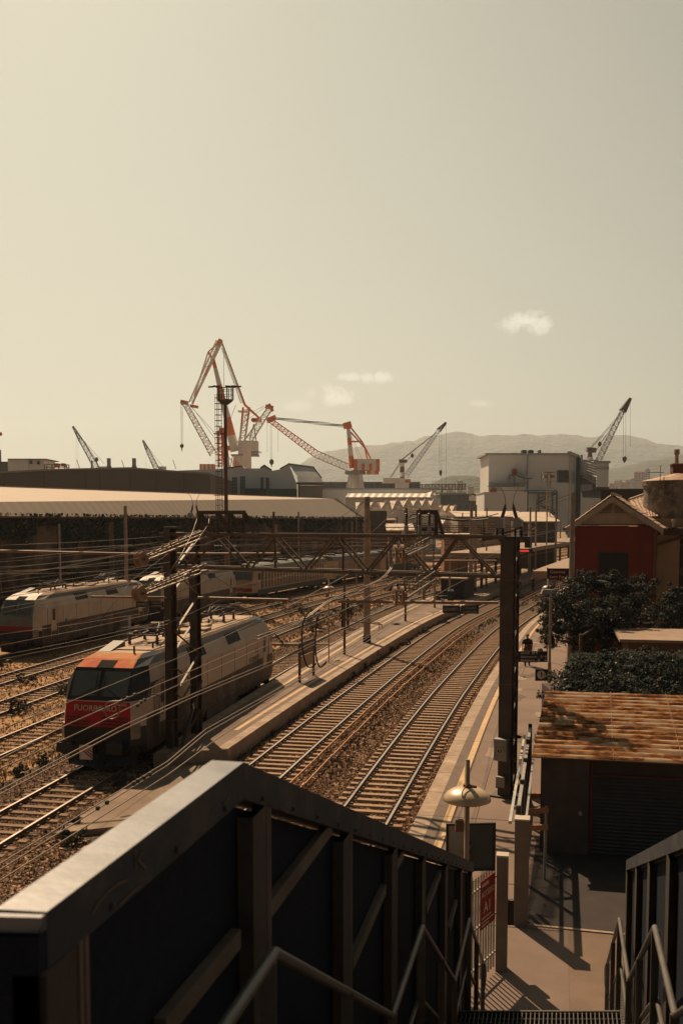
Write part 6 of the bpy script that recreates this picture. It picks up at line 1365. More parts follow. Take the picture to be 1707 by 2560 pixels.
# ochre house right with cross roof
oh = thing('ochre_house', 'ochre walled house wing with a diagonal drainpipe, right of the red wall', 'house', (0, 0, 0)); Y2 = YH + 1.2
m = MB(); m.box(wr_ + .02, H(1697, 1400, Y2).x, Y2, Y2 + 6, zb, H(0, 1338, Y2).z); m.build('wall', M_ochre, oh)
m = MB(); m.box(wr_ + .03, H(1702, 1400, Y2).x + 3, Y2 - .4, Y2 + 6, H(0, 1337, Y2).z, H(0, 1320, Y2).z); m.build('flat_roof', mat('dark parapet', (.09, .045, .03), (.07, .035, .025), 2, .9), oh)
m = MB(); m.tube([H(1634, 1430, Y2 - .1) * 1.0, H(1634, 1368, Y2 - .1), H(1640, 1362, Y2 - .1), H(1690, 1348, Y2 - .1), H(1712, 1340, Y2 - .1)], .08, 8); m.tube([H(1634, 1430, Y2 - .1), (H(1634, 1430, Y2 - .1).x, Y2 - .1, zb)], .08, 8); m.build('drainpipe', M_rail, oh)
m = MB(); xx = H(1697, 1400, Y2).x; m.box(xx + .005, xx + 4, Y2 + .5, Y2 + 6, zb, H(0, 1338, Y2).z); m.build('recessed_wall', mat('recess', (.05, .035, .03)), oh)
m = MB(); m.box(xx + .1, xx + 2, Y2 + .2, Y2 + .45, H(0, 1440, Y2).z, H(0, 1420, Y2).z); m.box(xx + .1, xx + 2, Y2 + .2, Y2 + .45, H(0, 1365, Y2).z, H(0, 1360, Y2).z); m.build('balcony_rail', M_rail, oh)
# roof behind between gable and tower
Y3 = 66; t = thing('rear_tiled_roof', 'tiled roof rising right behind the gable towards the old tower', 'house', (0, 0, 0))
a_, b_, c_, d_ = P(1574, 1250, Y3 + 4), P(1616, 1285, Y3 - 5), P(1640, 1290, Y3 - 4), P(1625, 1234, Y3 + 6)
roofplane(P(1600, 1292, Y3 - 5), P(1645, 1292, Y3 - 3), P(1640, 1228, Y3 + 6), P(1572, 1252, Y3 + 2), 12, M_tile, 'roof', t, .05, 14)
m = MB(); a = P(1600, 1292, Y3 - 5); m.box(a.x, a.x + 3, Y3 - 4.9, Y3 + 5, .6, a.z - .1); m.build('wall', M_ochre, t); m = MB(); m.tube([P(1572, 1250, Y3 + 2), P(1640, 1226, Y3 + 6)], .12, 6); m.build('ridge', M_trim, t)
# old round tower
Y4 = 62.0; c = P(1690, 1300, Y4 + 2.6); tw = thing('old_tower', 'round stained concrete tower with a low tiled cone roof at the right edge', 'tower', (c.x, Y4 + 2.6, 0)); zt4 = P(1690, 1212, Y4).z
M_tower = mat('stained tower render', (.22, .18, .14), (.075, .06, .05), .9, .95, .5, 14, lo=.42, hi=.62, c3=(.30, .25, .2), s3=3)
rT = c.x - P(1617, 1260, Y4 + 2).x
m = MB(); m.lathe((0, 0, 0), [(rT, .6), (rT, zt4)], 28); m.build('wall', M_tower, tw, smooth=False)
m = MB(); m.lathe((0, 0, 0), [(rT + .05, zt4 - .002), (rT + .12, zt4 + .02), (rT + .12, zt4 + .3), (rT - .1, zt4 + .32)], 28); m.build('cornice', M_tower, tw)
pkz = P(1686, 1183, Y4 + 2.6).z; m = MB(); prof = []; nr = 9
for i in range(nr): f = i / nr; prof += [(rT * (1 - f) + .02, zt4 + .35 + (pkz - zt4 - .35) * f + .03), (rT * (1 - f) - .02, zt4 + .35 + (pkz - zt4 - .35) * f)]
prof += [(.05, pkz)]; m.lathe((0, 0, 0), [(rT + .12, zt4 + .322)] + prof, 28); m.build('roof', M_tile, tw)
m = MB(); a = P(1677, 1190, Y4 - 1) - Vector((c.x, Y4 + 2.6, 0)); m.tube([(a.x, -rT - .12, P(0, 1400, Y4 - 1).z), (a.x, -rT - .12, P(0, 1190, Y4 - 1).z)], .03, 5); m.tube([(a.x - 1.0, -rT - .1, pkz - .05), (a.x, -rT - .12, pkz - .05)], .02, 4); m.tube([(a.x - .2, -rT, pkz - .9), (a.x - .2, -rT, pkz + .4)], .02, 4); m.lathe((a.x - .03, -rT - .12, P(0, 1251, Y4 - 1).z), [(.06, -.1), (.08, 0), (.05, .1)], 8); m.build('cable', M_rail, tw)
# chimneys
ch = thing('chimney', 'tall rusty chimney pot on a brick stack behind the round tower', 'chimney', P(1689, 1200, 70)); m = MB(); zz = P(1689, 1200, 70).z
def dz(py): return P(0, py, 70).z - zz
m.lathe((0, 0, 0), [(.14, dz(1160)), (.12, dz(1137)), (.19, dz(1136)), (.19, dz(1124)), (.15, dz(1123))], 12); m.build('pot', mat('chimney pot', (.28, .17, .1), (.36, .24, .16), 3, .8), ch)
m = MB(); m.box(-.34, .4, -.3, .3, dz(1230), dz(1161)); m.build('stack', mat('chimney brick', (.16, .05, .03), (.1, .04, .03), 3, .9), ch); m = MB(); m.box(-.42, 2.0, -.4, .4, dz(1161) + .003, dz(1159)); m.box(.4, 2.5, -.2, .2, dz(1183), dz(1181)); m.build('cap', M_trim, ch)
ch = thing('chimney', 'short white vent pipe on the flat roof beside the red gable', 'chimney', P(1682, 1318, 57.8)); m = MB(); m.lathe((0, 0, 0), [(.07, 0), (.07, .25), (.12, .27), (.12, .42), (.1, .45)], 10); m.build('pot', M_trim, ch); m = MB(); m.lathe((0, 0, 0), [(.25, -.1), (.25, .0)], 10); m.build('base', M_cable, ch)

# ================================================================ PEOPLE
def person_at(loc, rz, lab, sc=1.0, shirt=(.02, .02, .022), trousers=(.025, .024, .024), hair=(.28, .24, .2), bag=True, stride=.28, scene_group=None):
    t = thing('person', lab, 'person', loc, rz, scene_group); t.scale = (sc, sc, sc)
    ms = mat('skin', (.42, .26, .18))
    V = {'pel': (0, 0, .93), 'sp1': (0, .01, 1.08), 'sp2': (0, .02, 1.25), 'ch': (0, .02, 1.38), 'nk': (0, .02, 1.49), 'hd0': (0, .0, 1.56), 'hd1': (0, -.01, 1.64), 'hd2': (0, .0, 1.70),
         'hl': (-.09, 0, .9), 'kl': (-.10, -.5 * stride * .9, .5), 'al': (-.10, -.35 * stride + .06, .1), 'tl': (-.11, -.35 * stride - .14, .035),
         'hr': (.09, 0, .9), 'kr': (.10, .15 * stride, .5), 'ar': (.10, .95 * stride, .16), 'tr': (.11, .8 * stride - .08, .035),
         'sl': (-.17, .02, 1.41), 'el': (-.25, .06, 1.15), 'wl': (-.24, -.04, .93), 'sr': (.17, .02, 1.41), 'er': (.25, .04, 1.15), 'wr': (.26, -.08, .93)}
    Rr = {'pel': (.15, .11), 'sp1': (.14, .1), 'sp2': (.155, .11), 'ch': (.165, .11), 'nk': (.055, .055), 'hd0': (.065, .075), 'hd1': (.078, .095), 'hd2': (.06, .075), 'hl': (.09, .09), 'kl': (.058, .058), 'al': (.038, .038), 'tl': (.035, .03), 'hr': (.09, .09), 'kr': (.058, .058), 'ar': (.038, .038), 'tr': (.035, .03), 'sl': (.06, .06), 'el': (.04, .04), 'wl': (.027, .027), 'sr': (.06, .06), 'er': (.04, .04), 'wr': (.027, .027)}
    E = [('pel', 'sp1'), ('sp1', 'sp2'), ('sp2', 'ch'), ('ch', 'nk'), ('nk', 'hd0'), ('hd0', 'hd1'), ('hd1', 'hd2'), ('pel', 'hl'), ('hl', 'kl'), ('kl', 'al'), ('al', 'tl'), ('pel', 'hr'), ('hr', 'kr'), ('kr', 'ar'), ('ar', 'tr'), ('ch', 'sl'), ('sl', 'el'), ('el', 'wl'), ('ch', 'sr'), ('sr', 'er'), ('er', 'wr')]
    for sx, w in ((-1, 'wl'), (1, 'wr')):
        x, y, z = V[w]; V[w + 'p'] = (x, y - .03, z - .07); Rr[w + 'p'] = (.032, .018); E.append((w, w + 'p'))
        for i in range(4): n = w + 'f%d' % i; dy = (i - 1.5) * .018; V[n] = (x, y - .04 + dy, z - .12); V[n + 'b'] = (x - sx * .012, y - .05 + dy, z - .155 - .008 * (1 if i in (1, 2) else 0)); Rr[n] = (.009, .009); Rr[n + 'b'] = (.007, .007); E += [(w + 'p', n), (n, n + 'b')]
        n = w + 't'; V[n] = (x - sx * .02, y - .07, z - .08); Rr[n] = (.009, .009); V[n + 'b'] = (x - sx * .025, y - .085, z - .11); Rr[n + 'b'] = (.008, .008); E += [(w, n), (n, n + 'b')]
    ks = list(V); me = bpy.data.meshes.new('body'); me.from_pydata([V[k] for k in ks], [(ks.index(a), ks.index(b)) for a, b in E], []); me.materials.append(ms); o = bpy.data.objects.new('body', me); COL.objects.link(o)
    sk = o.modifiers.new('s', 'SKIN'); 
    for i, k in enumerate(ks): me.skin_vertices[0].data[i].radius = Rr[k]; me.skin_vertices[0].data[i].use_root = (k == 'pel')
    sb = o.modifiers.new('u', 'SUBSURF'); sb.levels = 1; sb.render_levels = 1
    dg = bpy.context.evaluated_depsgraph_get(); me2 = bpy.data.meshes.new_from_object(o.evaluated_get(dg)); bpy.data.objects.remove(o)
    me2.materials.clear(); me2.materials.append(ms); b = bpy.data.objects.new('body', me2); COL.objects.link(b); b.parent = t
    me2.polygons.foreach_set('use_smooth', [True] * len(me2.polygons))
    key = str(shirt); msh = mat('cloth ' + key, shirt, rough=.9); mtr = mat('trouser ' + str(trousers), trousers, rough=.9)
    def shell(path, rad, nm, mm, n=12): q = MB(); q.tube([V[p] if isinstance(p, str) else p for p in path], rad, n); return q.build(nm, mm, t, smooth=True)
    q = MB(); 
    def ell(c, a, b2, n=14): return [(c[0] + a * math.cos(6.283 * i / n), c[1] + b2 * math.sin(6.283 * i / n), c[2]) for i in range(n)]
    rs = [ell((0, 0, .86), .185, .135), ell((0, 0, 1.0), .175, .13), ell((0, .01, 1.15), .17, .125), ell((0, .02, 1.3), .195, .135), ell((0, .02, 1.42), .19, .12), ell((0, .02, 1.475), .10, .085)]
    vs = [p for r_ in rs for p in r_]; q.add(vs, [(i * 14 + k, i * 14 + (k + 1) % 14, (i + 1) * 14 + (k + 1) % 14, (i + 1) * 14 + k) for i in range(5) for k in range(14)])
    for s_, e_ in (('sl', 'el'), ('sr', 'er')): a, b3 = Vector(V[s_]), Vector(V[e_]); q.tube([a, a + (b3 - a) * .9], [.078, .062], 12)
    q.build('shirt', msh, t, smooth=True)
    q = MB()
    for h_, k_, a_ in (('hl', 'kl', 'al'), ('hr', 'kr', 'ar')): q.tube([Vector(V[h_]) + Vector((0, 0, .05)), V[h_], V[k_], Vector(V[a_]) + Vector((0, 0, .02))], [.11, .108, .078, .06], 12)
    q.tube([(0, 0, .98), (0, 0, .84)], [.165, .15], 14); q.build('trousers', mtr, t, smooth=True)
    for a_, t_ in (('al', 'tl'), ('ar', 'tr')): q = MB(); q.tube([Vector(V[a_]) + Vector((0, .05, -.04)), Vector(V[a_]) + Vector((0, 0, -.03)), Vector(V[t_])], [.045, .05, .042], 10); q.build('shoe', M_cable, t, smooth=True)
    q = MB(); q.lathe((0, .012, 1.60), [(.088, -.01), (.098, .05), (.09, .1), (.05, .135), (.0, .145)], 16); q.build('hair', mat('hair ' + str(hair), hair, rough=.9), t, smooth=True)
    q = MB()
    for sx in (-1, 1): q.lathe((sx * .03, -.098, 1.635), [(.0, -.006), (.011, 0), (.0, .006)], 8, axis='y')
    q.build('eyes', M_black, t); q = MB(); q.tube([(0, -.095, 1.64), (0, -.118, 1.60), (0, -.1, 1.595)], [.008, .013, .01], 6); q.build('nose', ms, t, smooth=True); q = MB(); q.tube([(-.022, -.096, 1.567), (0, -.102, 1.566), (.022, -.096, 1.567)], .006, 5); q.build('mouth', mat('lips', (.25, .1, .08)), t)
    q = MB()
    for sx in (-1, 1): q.lathe((sx * .088, .0, 1.625), [(.0, -.01), (.026, 0), (.0, .01)], 8, axis='x')
    q.build('ears', ms, t)
    if bag:
        q = MB(); rr = [ell((-.05, .2, .80), .15, .07), ell((-.05, .21, .86), .19, .1), ell((-.05, .2, 1.1), .19, .1), ell((-.05, .19, 1.2), .15, .07)]; vs = [p for r_ in rr for p in r_]; q.add(vs, [(i * 14 + k, i * 14 + (k + 1) % 14, (i + 1) * 14 + (k + 1) % 14, (i + 1) * 14 + k) for i in range(3) for k in range(14)] + [tuple(range(13, -1, -1)), tuple(range(42, 56))]); bg_ = q.build('shoulder_bag', mat('bag maroon', (.10, .014, .014), rough=.7), None, smooth=True)
        q = MB(); q.tube([(.17, .12, 1.45), (.1, .16, 1.3), (-.1, .2, 1.18)], .014, 6); q.tube([(.17, .05, 1.5), (-.02, -.13, 1.3), (-.17, .0, 1.0), (-.2, .18, .95)], .012, 6); st_ = q.build('strap', M_cable, bg_); tag(bg_, 'maroon bag slung on the back of the walking person', 'bag')
        bg_.location = loc; bg_.rotation_euler = (0, 0, rz)
        q = MB(); q.box(-.02, .1, .30, .306, 1.14, 1.16); q.build('zip', M_signw, bg_)
        q = MB(); q.add([(.26, -.06, .80), (.30, -.2, .8), (.36, -.22, .42), (.24, .05, .42), (.30, -.04, .8), (.4, -.12, .42)], [(0, 1, 2, 3), (4, 5, 2, 1), (0, 3, 5, 4)]); q.tube([(.26, -.08, .9), (.28, -.12, .8)], .006, 4); o = tag(q.build('carrier_bag', mat('carrier bag', (.42, .3, .2), rough=.6)), 'pale carrier bag hanging from the walking person right hand', 'bag'); o.location = loc; o.rotation_euler = (0, 0, rz)
    return t
pp = G(1317, 1664, ZP)
person_at(pp, math.pi - .22, 'person in a black t-shirt seen from behind, walking away on platform one', 1.02)
f1_ = Vector((P(1332, 1418, 112).x, 112, ZP)); person_at(f1_, 2.4, 'standing figure in dark clothes under the far canopy, next to a red shirt', .98, (.12, .02, .02), bag=False, stride=.05)
f2_ = Vector((P(1300, 1424, 108).x, 108, ZP)); person_at(f2_, 1.2, 'dark figure waiting in the shade left of the far canopy posts', .95, (.02, .02, .02), bag=False, stride=.05)
# ================================================================ LONG HALL with ivy wall
def roof_mat(name, c1, c2, rough=.8, freq=6.0, ang_=0.0):
    m = bpy.data.materials.new(name); m.use_nodes = True; t = m.node_tree; b = t.nodes['Principled BSDF']; b.inputs['Roughness'].default_value = rough
    co = t.nodes.new('ShaderNodeTexCoord').outputs['Object']; mp = t.nodes.new('ShaderNodeMapping'); mp.inputs['Rotation'].default_value = (0, 0, ang_); t.links.new(co, mp.inputs[0])
    w = t.nodes.new('ShaderNodeTexWave'); w.inputs['Scale'].default_value = freq; w.bands_direction = 'Y'; w.inputs['Distortion'].default_value = .6; t.links.new(mp.outputs[0], w.inputs[0])
    n = t.nodes.new('ShaderNodeTexNoise'); n.inputs['Scale'].default_value = .35; n.inputs['Detail'].default_value = 8; t.links.new(co, n.inputs['Vector'])
    col = MX(t, '', c1, c2, MT(t, 'MULTIPLY', w.outputs['Fac'], .6)); col = MX(t, '', col, tuple(x * .72 for x in c1), MT(t, 'MULTIPLY', n.outputs[0], .8)); t.links.new(col, b.inputs['Base Color']); return m
M_hroof = roof_mat('pale corrugated hall roof', (.43, .35, .275), (.31, .245, .19), freq=.22, ang_=.257)
hall = thing('long_hall', 'long hall with a pale corrugated roof and an ivy covered dark wall along the sidings', 'hall', (0, 0, 0))
def WL(y): return Vector((-26 + .263 * (y - 76), y, 0))
y0, y1 = 30, 190; A, B = WL(y0), WL(y1); ZE = 8.95
M_hwall = mat('blackened hall wall', (.04, .03, .025), (.13, .095, .068), .35, .95, .3, 3, lo=.45, hi=.62, c3=(.035, .03, .026), s3=.9)
ra = P(0, 1217, 97); rb = P(840, 1247, 182); rd = (rb - ra); ra = ra - rd * .55
pk0, pk1 = ra, rb
m = MB(); off = Vector((-26, 7, 0)); m.add([A, B, hv(B, ZE), hv(A, ZE)], [(0, 1, 2, 3)], M_hwall); m.add([B, hv(B, ZE), hv(B + off, ZE), B + off], [(0, 3, 2, 1)], M_hwall); m.add([A, A + off, hv(A + off, ZE), hv(A, ZE)], [(0, 1, 2, 3)], M_hwall); m.add([A + off, B + off, hv(B + off, ZE), hv(A + off, ZE)], [(3, 2, 1, 0)], M_hwall); m.build('wall', None, hall)
ov = Vector((.3, -.1, 0)); m = MB(); e0, e1 = hv(A + ov, ZE - .05), hv(B + ov, ZE - .05)
m.add([e0, e1, pk1, pk0], [(0, 1, 2, 3)]); m.add([e1, hv(B + off, ZE), pk1], [(0, 1, 2)]); m.add([hv(A + off, ZE), hv(B + off, ZE), pk1, pk0], [(3, 2, 1, 0)]); m.build('roof', M_hroof, hall)
m = MB(); m.beam(pk0, pk1, .35, .16); m.beam(pk1, e1, .25, .12); m.build('ridge', mat('ridge cap', (.55, .46, .38)), hall)
m = MB(); m.beam(e0 - Vector((0, 0, .08)), e1 - Vector((0, 0, .08)), .18, .15); m.build('gutter', M_rail, hall)
# piers
for yy in (70, 92, 150, 176): c = WL(yy); m = MB(); m.obox((c.x + .12, c.y, 4.2), 1.1, 1.0, 8.4, -.257); m.build('pier', M_hwall, hall)
b = P(941, 1340, 192); m = MB(); m.box(b.x - 1.9, b.x + 1.9, 191, 194, 0, P(0, 1277, 192).z); tag(m.build('wall_pier', mat('stained render', (.15, .115, .085), (.10, .078, .06), .4, .95, .2, 3)), 'stained square pier ending the ivy wall', 'pier')
# ivy as a mass of leaves on the wall
rnd = random.Random(5); mb = MB(); ix = [mb.mi(M_leaf), mb.mi(M_leaf2), mb.mi(M_straw)]
from mathutils import noise as mn
n_ = 0; tn = (B - A).normalized(); nw = Vector((tn.y, -tn.x, 0))
while n_ < 52000:
    y = 44 + (190 - 44) * rnd.random() ** 1.15; z = rnd.uniform(.3, ZE + .15)
    f = mn.fractal(Vector((y * .11, z * .22, 3.3)), .9, 2.1, 4) + .28 * (z / ZE - .4) + (.5 if z > ZE - .8 else 0) - (.55 if (112 < y < 119 or 138 < y < 142 or 150 < y < 155 or y > 184) and z < ZE - .9 else 0)
    if f < -.12: n_ += .3; continue
    c = WL(y); p = Vector((c.x, c.y, z)) + nw * rnd.uniform(.03, .45); s = rnd.uniform(.06, .15) * (1 + y / 260)
    a = (nw + Vector((rnd.uniform(-.9, .9), rnd.uniform(-.9, .9), rnd.uniform(-.4, .9)))).normalized(); u = a.orthogonal().normalized(); w = a.cross(u); k = len(mb.v)
    mb.v += [tuple(p - u * s), tuple(p + w * s * .7), tuple(p + u * s), tuple(p - w * s * .7)]; mb.f.append((k, k + 1, k + 2, k + 3)); mb.m.append(rnd.choices(ix, (8, 1.2, .15))[0]); n_ += 1
iv = mb.build('climbing_ivy', None); struct(iv, 'stuff')

# ================================================================ BUILDINGS BEHIND
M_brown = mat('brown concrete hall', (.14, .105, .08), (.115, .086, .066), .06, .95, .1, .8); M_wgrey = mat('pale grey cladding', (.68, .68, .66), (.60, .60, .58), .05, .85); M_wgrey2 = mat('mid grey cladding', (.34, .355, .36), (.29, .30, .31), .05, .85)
M_green = mat('green tarpaulin hall', (.03, .075, .055), (.025, .055, .045), .1, .8); M_dglass = mat('far dark glazing', (.035, .04, .042), (.02, .024, .026), .3, .3)
def pxpoly(mb, pts, y, dep, m=None):
    """an upright wall seen in outline pts at distance y, with real depth dep behind it"""
    a = [P(x, q, y) for x, q in pts]; b_ = [Vector((p.x, p.y + dep, p.z)) for p in a]; n = len(a)
    mb.add(a + b_, [tuple(range(n - 1, -1, -1)), tuple(range(n, 2 * n))] + [(i, (i + 1) % n, n + (i + 1) % n, n + i) for i in range(n)], m)
def pbox(mb, x0, x1, p0, p1, y, dep, m=None): a = P(x0, p1, y); c = P(x1, p0, y); mb.box(a.x, c.x, y, y + dep, a.z, c.z, m)
def G0(y): return P(0, 1300, y).z * 0
# brown hall
t = thing('brown_hall', 'long brown concrete hall with a shallow gable line behind the pale roof', 'hall', (0, 0, 0)); y = 250; m = MB(); zb = lambda x: (x, 1300 + 8.6 * FPX / y - 3)
pxpoly(m, [(-160, 1385), (-160, 1190), (0, 1181), (140, 1174), (325, 1170), (420, 1177), (526, 1184), (526, 1385)], y, 60); m.build('wall', M_brown, t); m = MB()
for a, c in (((-160, 1190), (0, 1181)), ((0, 1181), (140, 1174)), ((140, 1174), (325, 1170)), ((325, 1170), (420, 1177)), ((420, 1177), (526, 1184))): m.beam(P(a[0], a[1], y - .3), P(c[0], c[1], y - .3), .6, .4)
m.build('roof_edge', mat('roof edge', (.30, .26, .22)), t); m = MB()
for x in (-60, 10, 110, 215, 250, 325, 390, 460): a = P(x, 1172, y); m.box(a.x - .1, a.x + .1, y - .15, y - .0, 2, a.z - .8)
m.build('joints', mat('joint dark', (.08, .06, .045)), t)
for x in (200, 248, 312, 440): m = MB(); a = P(x, 1172, y); m.beam(a, a + Vector((-.7, 0, 2.2)), .12); m.build('roof_stay', M_rail, t)
for k, x in enumerate((273, 336)):
    v = thing('roof_ventilator', ('left', 'right')[k] + ' one of two dark flared ventilators on the brown hall', 'ventilator', (P(x, 1170, 253).x, 253, 0), 0, 'flared ventilators on the brown hall'); z = P(x, 1172, 253).z; s = 253 / FPX
    m = MB(); m.lathe((0, 0, z - 1), [(8 * s, 0), (8 * s, 1 + 1 * s), (5 * s, 1 + 9 * s), (5 * s, 1 + 26 * s)], 8); m.build('duct', M_wgrey2, v); m = MB(); m.lathe((0, 0, z), [(8.4 * s, 0), (8.4 * s, 2 * s)], 8); m.build('flange', M_darksteel, v)
# small white roof house far left and plant boxes
t = thing('rooftop_house', 'small white block house with two dark windows, far left above the brown hall', 'building', (0, 0, 0)); y = 330; m = MB(); pbox(m, 24, 70, 1148, 1300, y, 14, M_cwhite); pbox(m, 70, 112, 1149, 1300, y + 1, 12, M_cwhite); m.build('wall', None, t)
m = MB(); pbox(m, 20, 116, 1146.5, 1148.5, y - .5, 15); m.build('roof', M_rail, t); m = MB(); pbox(m, 75, 82, 1152, 1160, y + .8, .5); pbox(m, 93, 100, 1153, 1161, y + .8, .5); m.build('window', M_dglass, t)
t = thing('dark_roof_building', 'dark green roofed building cut by the left edge of the picture', 'building', (0, 0, 0)); m = MB(); pbox(m, -120, 24, 1154, 1300, 335, 20); m.build('wall', M_greenroof, t); m = MB(); pbox(m, -3, 1, 1124, 1154, 334, 1); m.build('mast', M_rail, t)
c = P(2, 1085, 334); m = MB(); m.lathe((c.x, 334, c.z), [(.05, -.7), (.45, -.5), (.65, 0), (.45, .5), (.05, .7)], 12); m.beam((c.x - .5, 334, c.z), (c.x - .5, 334, c.z - 9), .2); tag(m.build('warning_ball', M_orange, smooth=True), 'small orange ball at the far left edge against the sky', 'ball')
t = thing('roof_machinery', 'orange machinery boxes and railings on the far left roof', 'machinery', (0, 0, 0)); m = MB(); pbox(m, 136, 145, 1158, 1168, 300, 3); pbox(m, 153, 160, 1158, 1166, 300, 3); m.build('units', M_orange, t); m = MB()
for x in (112, 118, 131, 148, 163, 168, 173): m.beam(P(x, 1160 + (x % 5), 300), P(x, 1180, 300), .25)
for q in (1161, 1168): m.beam(P(112, q, 300), P(174, q + 1, 300), .2)
m.build('railings', M_rail, t)
# gabled pale workshop
t = thing('gabled_workshop', 'pale workshop with three uneven gables and tall dark windows right of the floodlight mast', 'workshop', (0, 0, 0)); y = 300; m = MB()
pxpoly(m, [(430, 1340), (430, 1177), (560, 1172), (606, 1166), (612, 1171), (651, 1171), (661, 1164), (680, 1177), (700, 1173), (722, 1161), (741, 1212), (745, 1340)], y, 5, M_wgrey); 
m.build('front_wall', None, t); m = MB()
a = P(722, 1161, y + .05); b_ = P(783, 1169, y + 40); c = P(805, 1207, y + 40); d = P(741, 1212, y + .05)
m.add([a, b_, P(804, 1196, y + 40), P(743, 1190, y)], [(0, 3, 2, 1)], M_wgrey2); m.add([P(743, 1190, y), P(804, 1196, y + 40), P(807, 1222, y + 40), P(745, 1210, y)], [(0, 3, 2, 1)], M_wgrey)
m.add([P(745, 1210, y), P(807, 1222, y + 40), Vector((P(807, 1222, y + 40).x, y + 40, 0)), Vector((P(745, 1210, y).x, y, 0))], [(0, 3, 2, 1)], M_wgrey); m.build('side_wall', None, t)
m = MB(); m.beam(P(722, 1160, y - .2), P(783, 1168, y + 40), .5); m.beam(P(783, 1168, y + 40), P(804, 1196, y + 40), .5); m.beam(P(743, 1208, y - .2), P(807, 1211, y + 40), .6)
for a, c in (((560, 1171.5), (606, 1165)), ((651, 1170), (661, 1163)), ((661, 1163), (680, 1176)), ((700, 1172), (722, 1160))): m.beam(P(a[0], a[1], y - .3), P(c[0], c[1], y - .3), .4)
m.build('roof_edge', M_darksteel, t)
for x0, x1, q0, q1 in ((581, 593, 1193, 1242), (601, 613, 1191, 1242), (652, 659, 1193, 1222), (665, 673, 1194, 1222), (535, 548, 1193, 1225)):
    m = MB(); pbox(m, x0, x1, q0, q1, y - .15, .3); w = m.build('window', M_dglass, t); m = MB(); k = x0 + 4
    while k < x1: pbox(m, k, k + .5, q0, q1, y - .25, .1); k += 4
    k = q0 + 6
    while k < q1: pbox(m, x0, x1, k, k + .6, y - .24, .1); k += 8
    m.build('frame', M_wgrey2, w)
m = MB(); pbox(m, 613, 665, 1221, 1245, y - 8, 5); tag(m.build('green_shed', mat('dark green hall', (.018, .03, .028), (.014, .024, .022), .1, .8)), 'very dark green shed in front of the gabled workshop', 'shed'); m = MB(); pbox(m, 665.5, 741, 1222, 1248, y - 8, 5); tag(m.build('green_shed', M_green), 'mid green shed adjoining the very dark one', 'shed'); m = MB(); pbox(m, 532, 568, 1221, 1240, y - 8, 5); tag(m.build('green_shed', M_green), 'small green shed left of the floodlight mast base', 'shed')
t = thing('concrete_annex', 'brownish concrete annex with a corner frame at the right end of the gabled workshop', 'building', (0, 0, 0)); m = MB(); pbox(m, 749, 806, 1214, 1300, y - 12, 8); m.build('wall', mat('annex', (.24, .2, .165), (.2, .165, .135), .2, .9), t); m = MB(); pbox(m, 745, 749, 1207, 1300, y - 12.5, 1); pbox(m, 745, 808, 1206, 1209, y - 12.5, 9); m.build('frame', M_darksteel, t)
# dark quay building line behind the hammerhead crane
def longshed(x0, x1, q0, q1, y, dep, mw, lab, rows=0, mr=None, name='quay_building'):
    t = thing(name, lab, 'building', (0, 0, 0)); m = MB(); a, c = P(x0, q1, y), P(x1, q0, y); m.box(a.x, c.x, y, y + dep, 0, c.z); m.build('wall', mw, t); m = MB(); m.box(a.x - .4, c.x + .4, y - .4, y + dep, c.z + .01, c.z + .4); m.build('roof_edge', mr or M_wgrey2, t)
    if rows:
        for r in range(rows):
            m = MB(); z = c.z * (r + .45) / rows; w = c.x - a.x; n = max(4, int(w / 4))
            for i in range(n): m.box(a.x + w * (i + .15) / n, a.x + w * (i + .85) / n, y - .12, y - .02, z, z + c.z / rows * .4)
            m.build('window_row', M_dglass, t)
    return t
longshed(806, 1050, 1206, 1300, 640, 30, mat('dark quay hall', (.06, .062, .06), (.1, .1, .095), .06, .8), 'long dark building with rows of openings behind the striped crane', 5)
longshed(1046, 1163, 1233, 1300, 560, 20, mat('jetty steel', (.2, .19, .18)), 'low far building right of the jetty', 3)
m = MB(); m.lattice(P(1046, 1218, 600), P(1163, 1217, 600), 3, .5, 14); m.beam(P(1104, 1218, 600), P(1104, 1240, 600), 1.0); tag(m.build('gantry_bridge', M_rail), 'far rusty lattice bridge floating above the low dark buildings', 'bridge')
longshed(1100, 1214, 1236, 1300, 420, 25, mat('dark glass block', (.05, .06, .06), (.085, .09, .085), .08, .6), 'dark banded office block left of the grey power building', 5)
t = thing('small_roof_house', 'small warm roofed house on top of the dark banded block', 'building', (0, 0, 0)); m = MB(); pxpoly(m, [(1172, 1252), (1172, 1240), (1180, 1235), (1190, 1240), (1196, 1252)], 419, 8, M_wgrey); m.build('wall', None, t); m = MB(); m.beam(P(1171, 1240, 418), P(1180, 1235, 418), .6); m.beam(P(1180, 1235, 418), P(1198, 1241, 418), .6); m.build('roof', M_tile_far, t)
longshed(806, 1090, 1224, 1300, 290, 20, M_wgrey, 'plain pale wall below the striped crane', 0)
t = thing('striped_roof_hall', 'pale hall with a striped sunlit roof strip in front of the striped crane', 'hall', (0, 0, 0)); y = 262; m = MB(); pxpoly(m, [(862, 1320), (862, 1243), (1074, 1241), (1080, 1228), (1086, 1240), (1086, 1320)], y, 20, M_wgrey); m.build('wall', None, t); m = MB(); k = 0; x = 863
while x < 1076:
    a0, a1 = P(x, 1243, y - 1.2), P(x + 8.8, 1243, y - 1.2); b0, b1 = P(x + 6, 1233.5, y + 5), P(x + 14.8, 1233.5, y + 5); m.add([a0, a1, b1, b0], [(0, 1, 2, 3)], (M_hroof, M_cwhite)[k % 2]); x += 8.8; k += 1
m.add([P(863, 1244.2, y - 1.2), P(1076, 1244.2, y - 1.2), P(1084, 1234.5, y + 5), P(868, 1234.5, y + 5)], [(3, 2, 1, 0)], M_rail); m.build('roof', None, t)
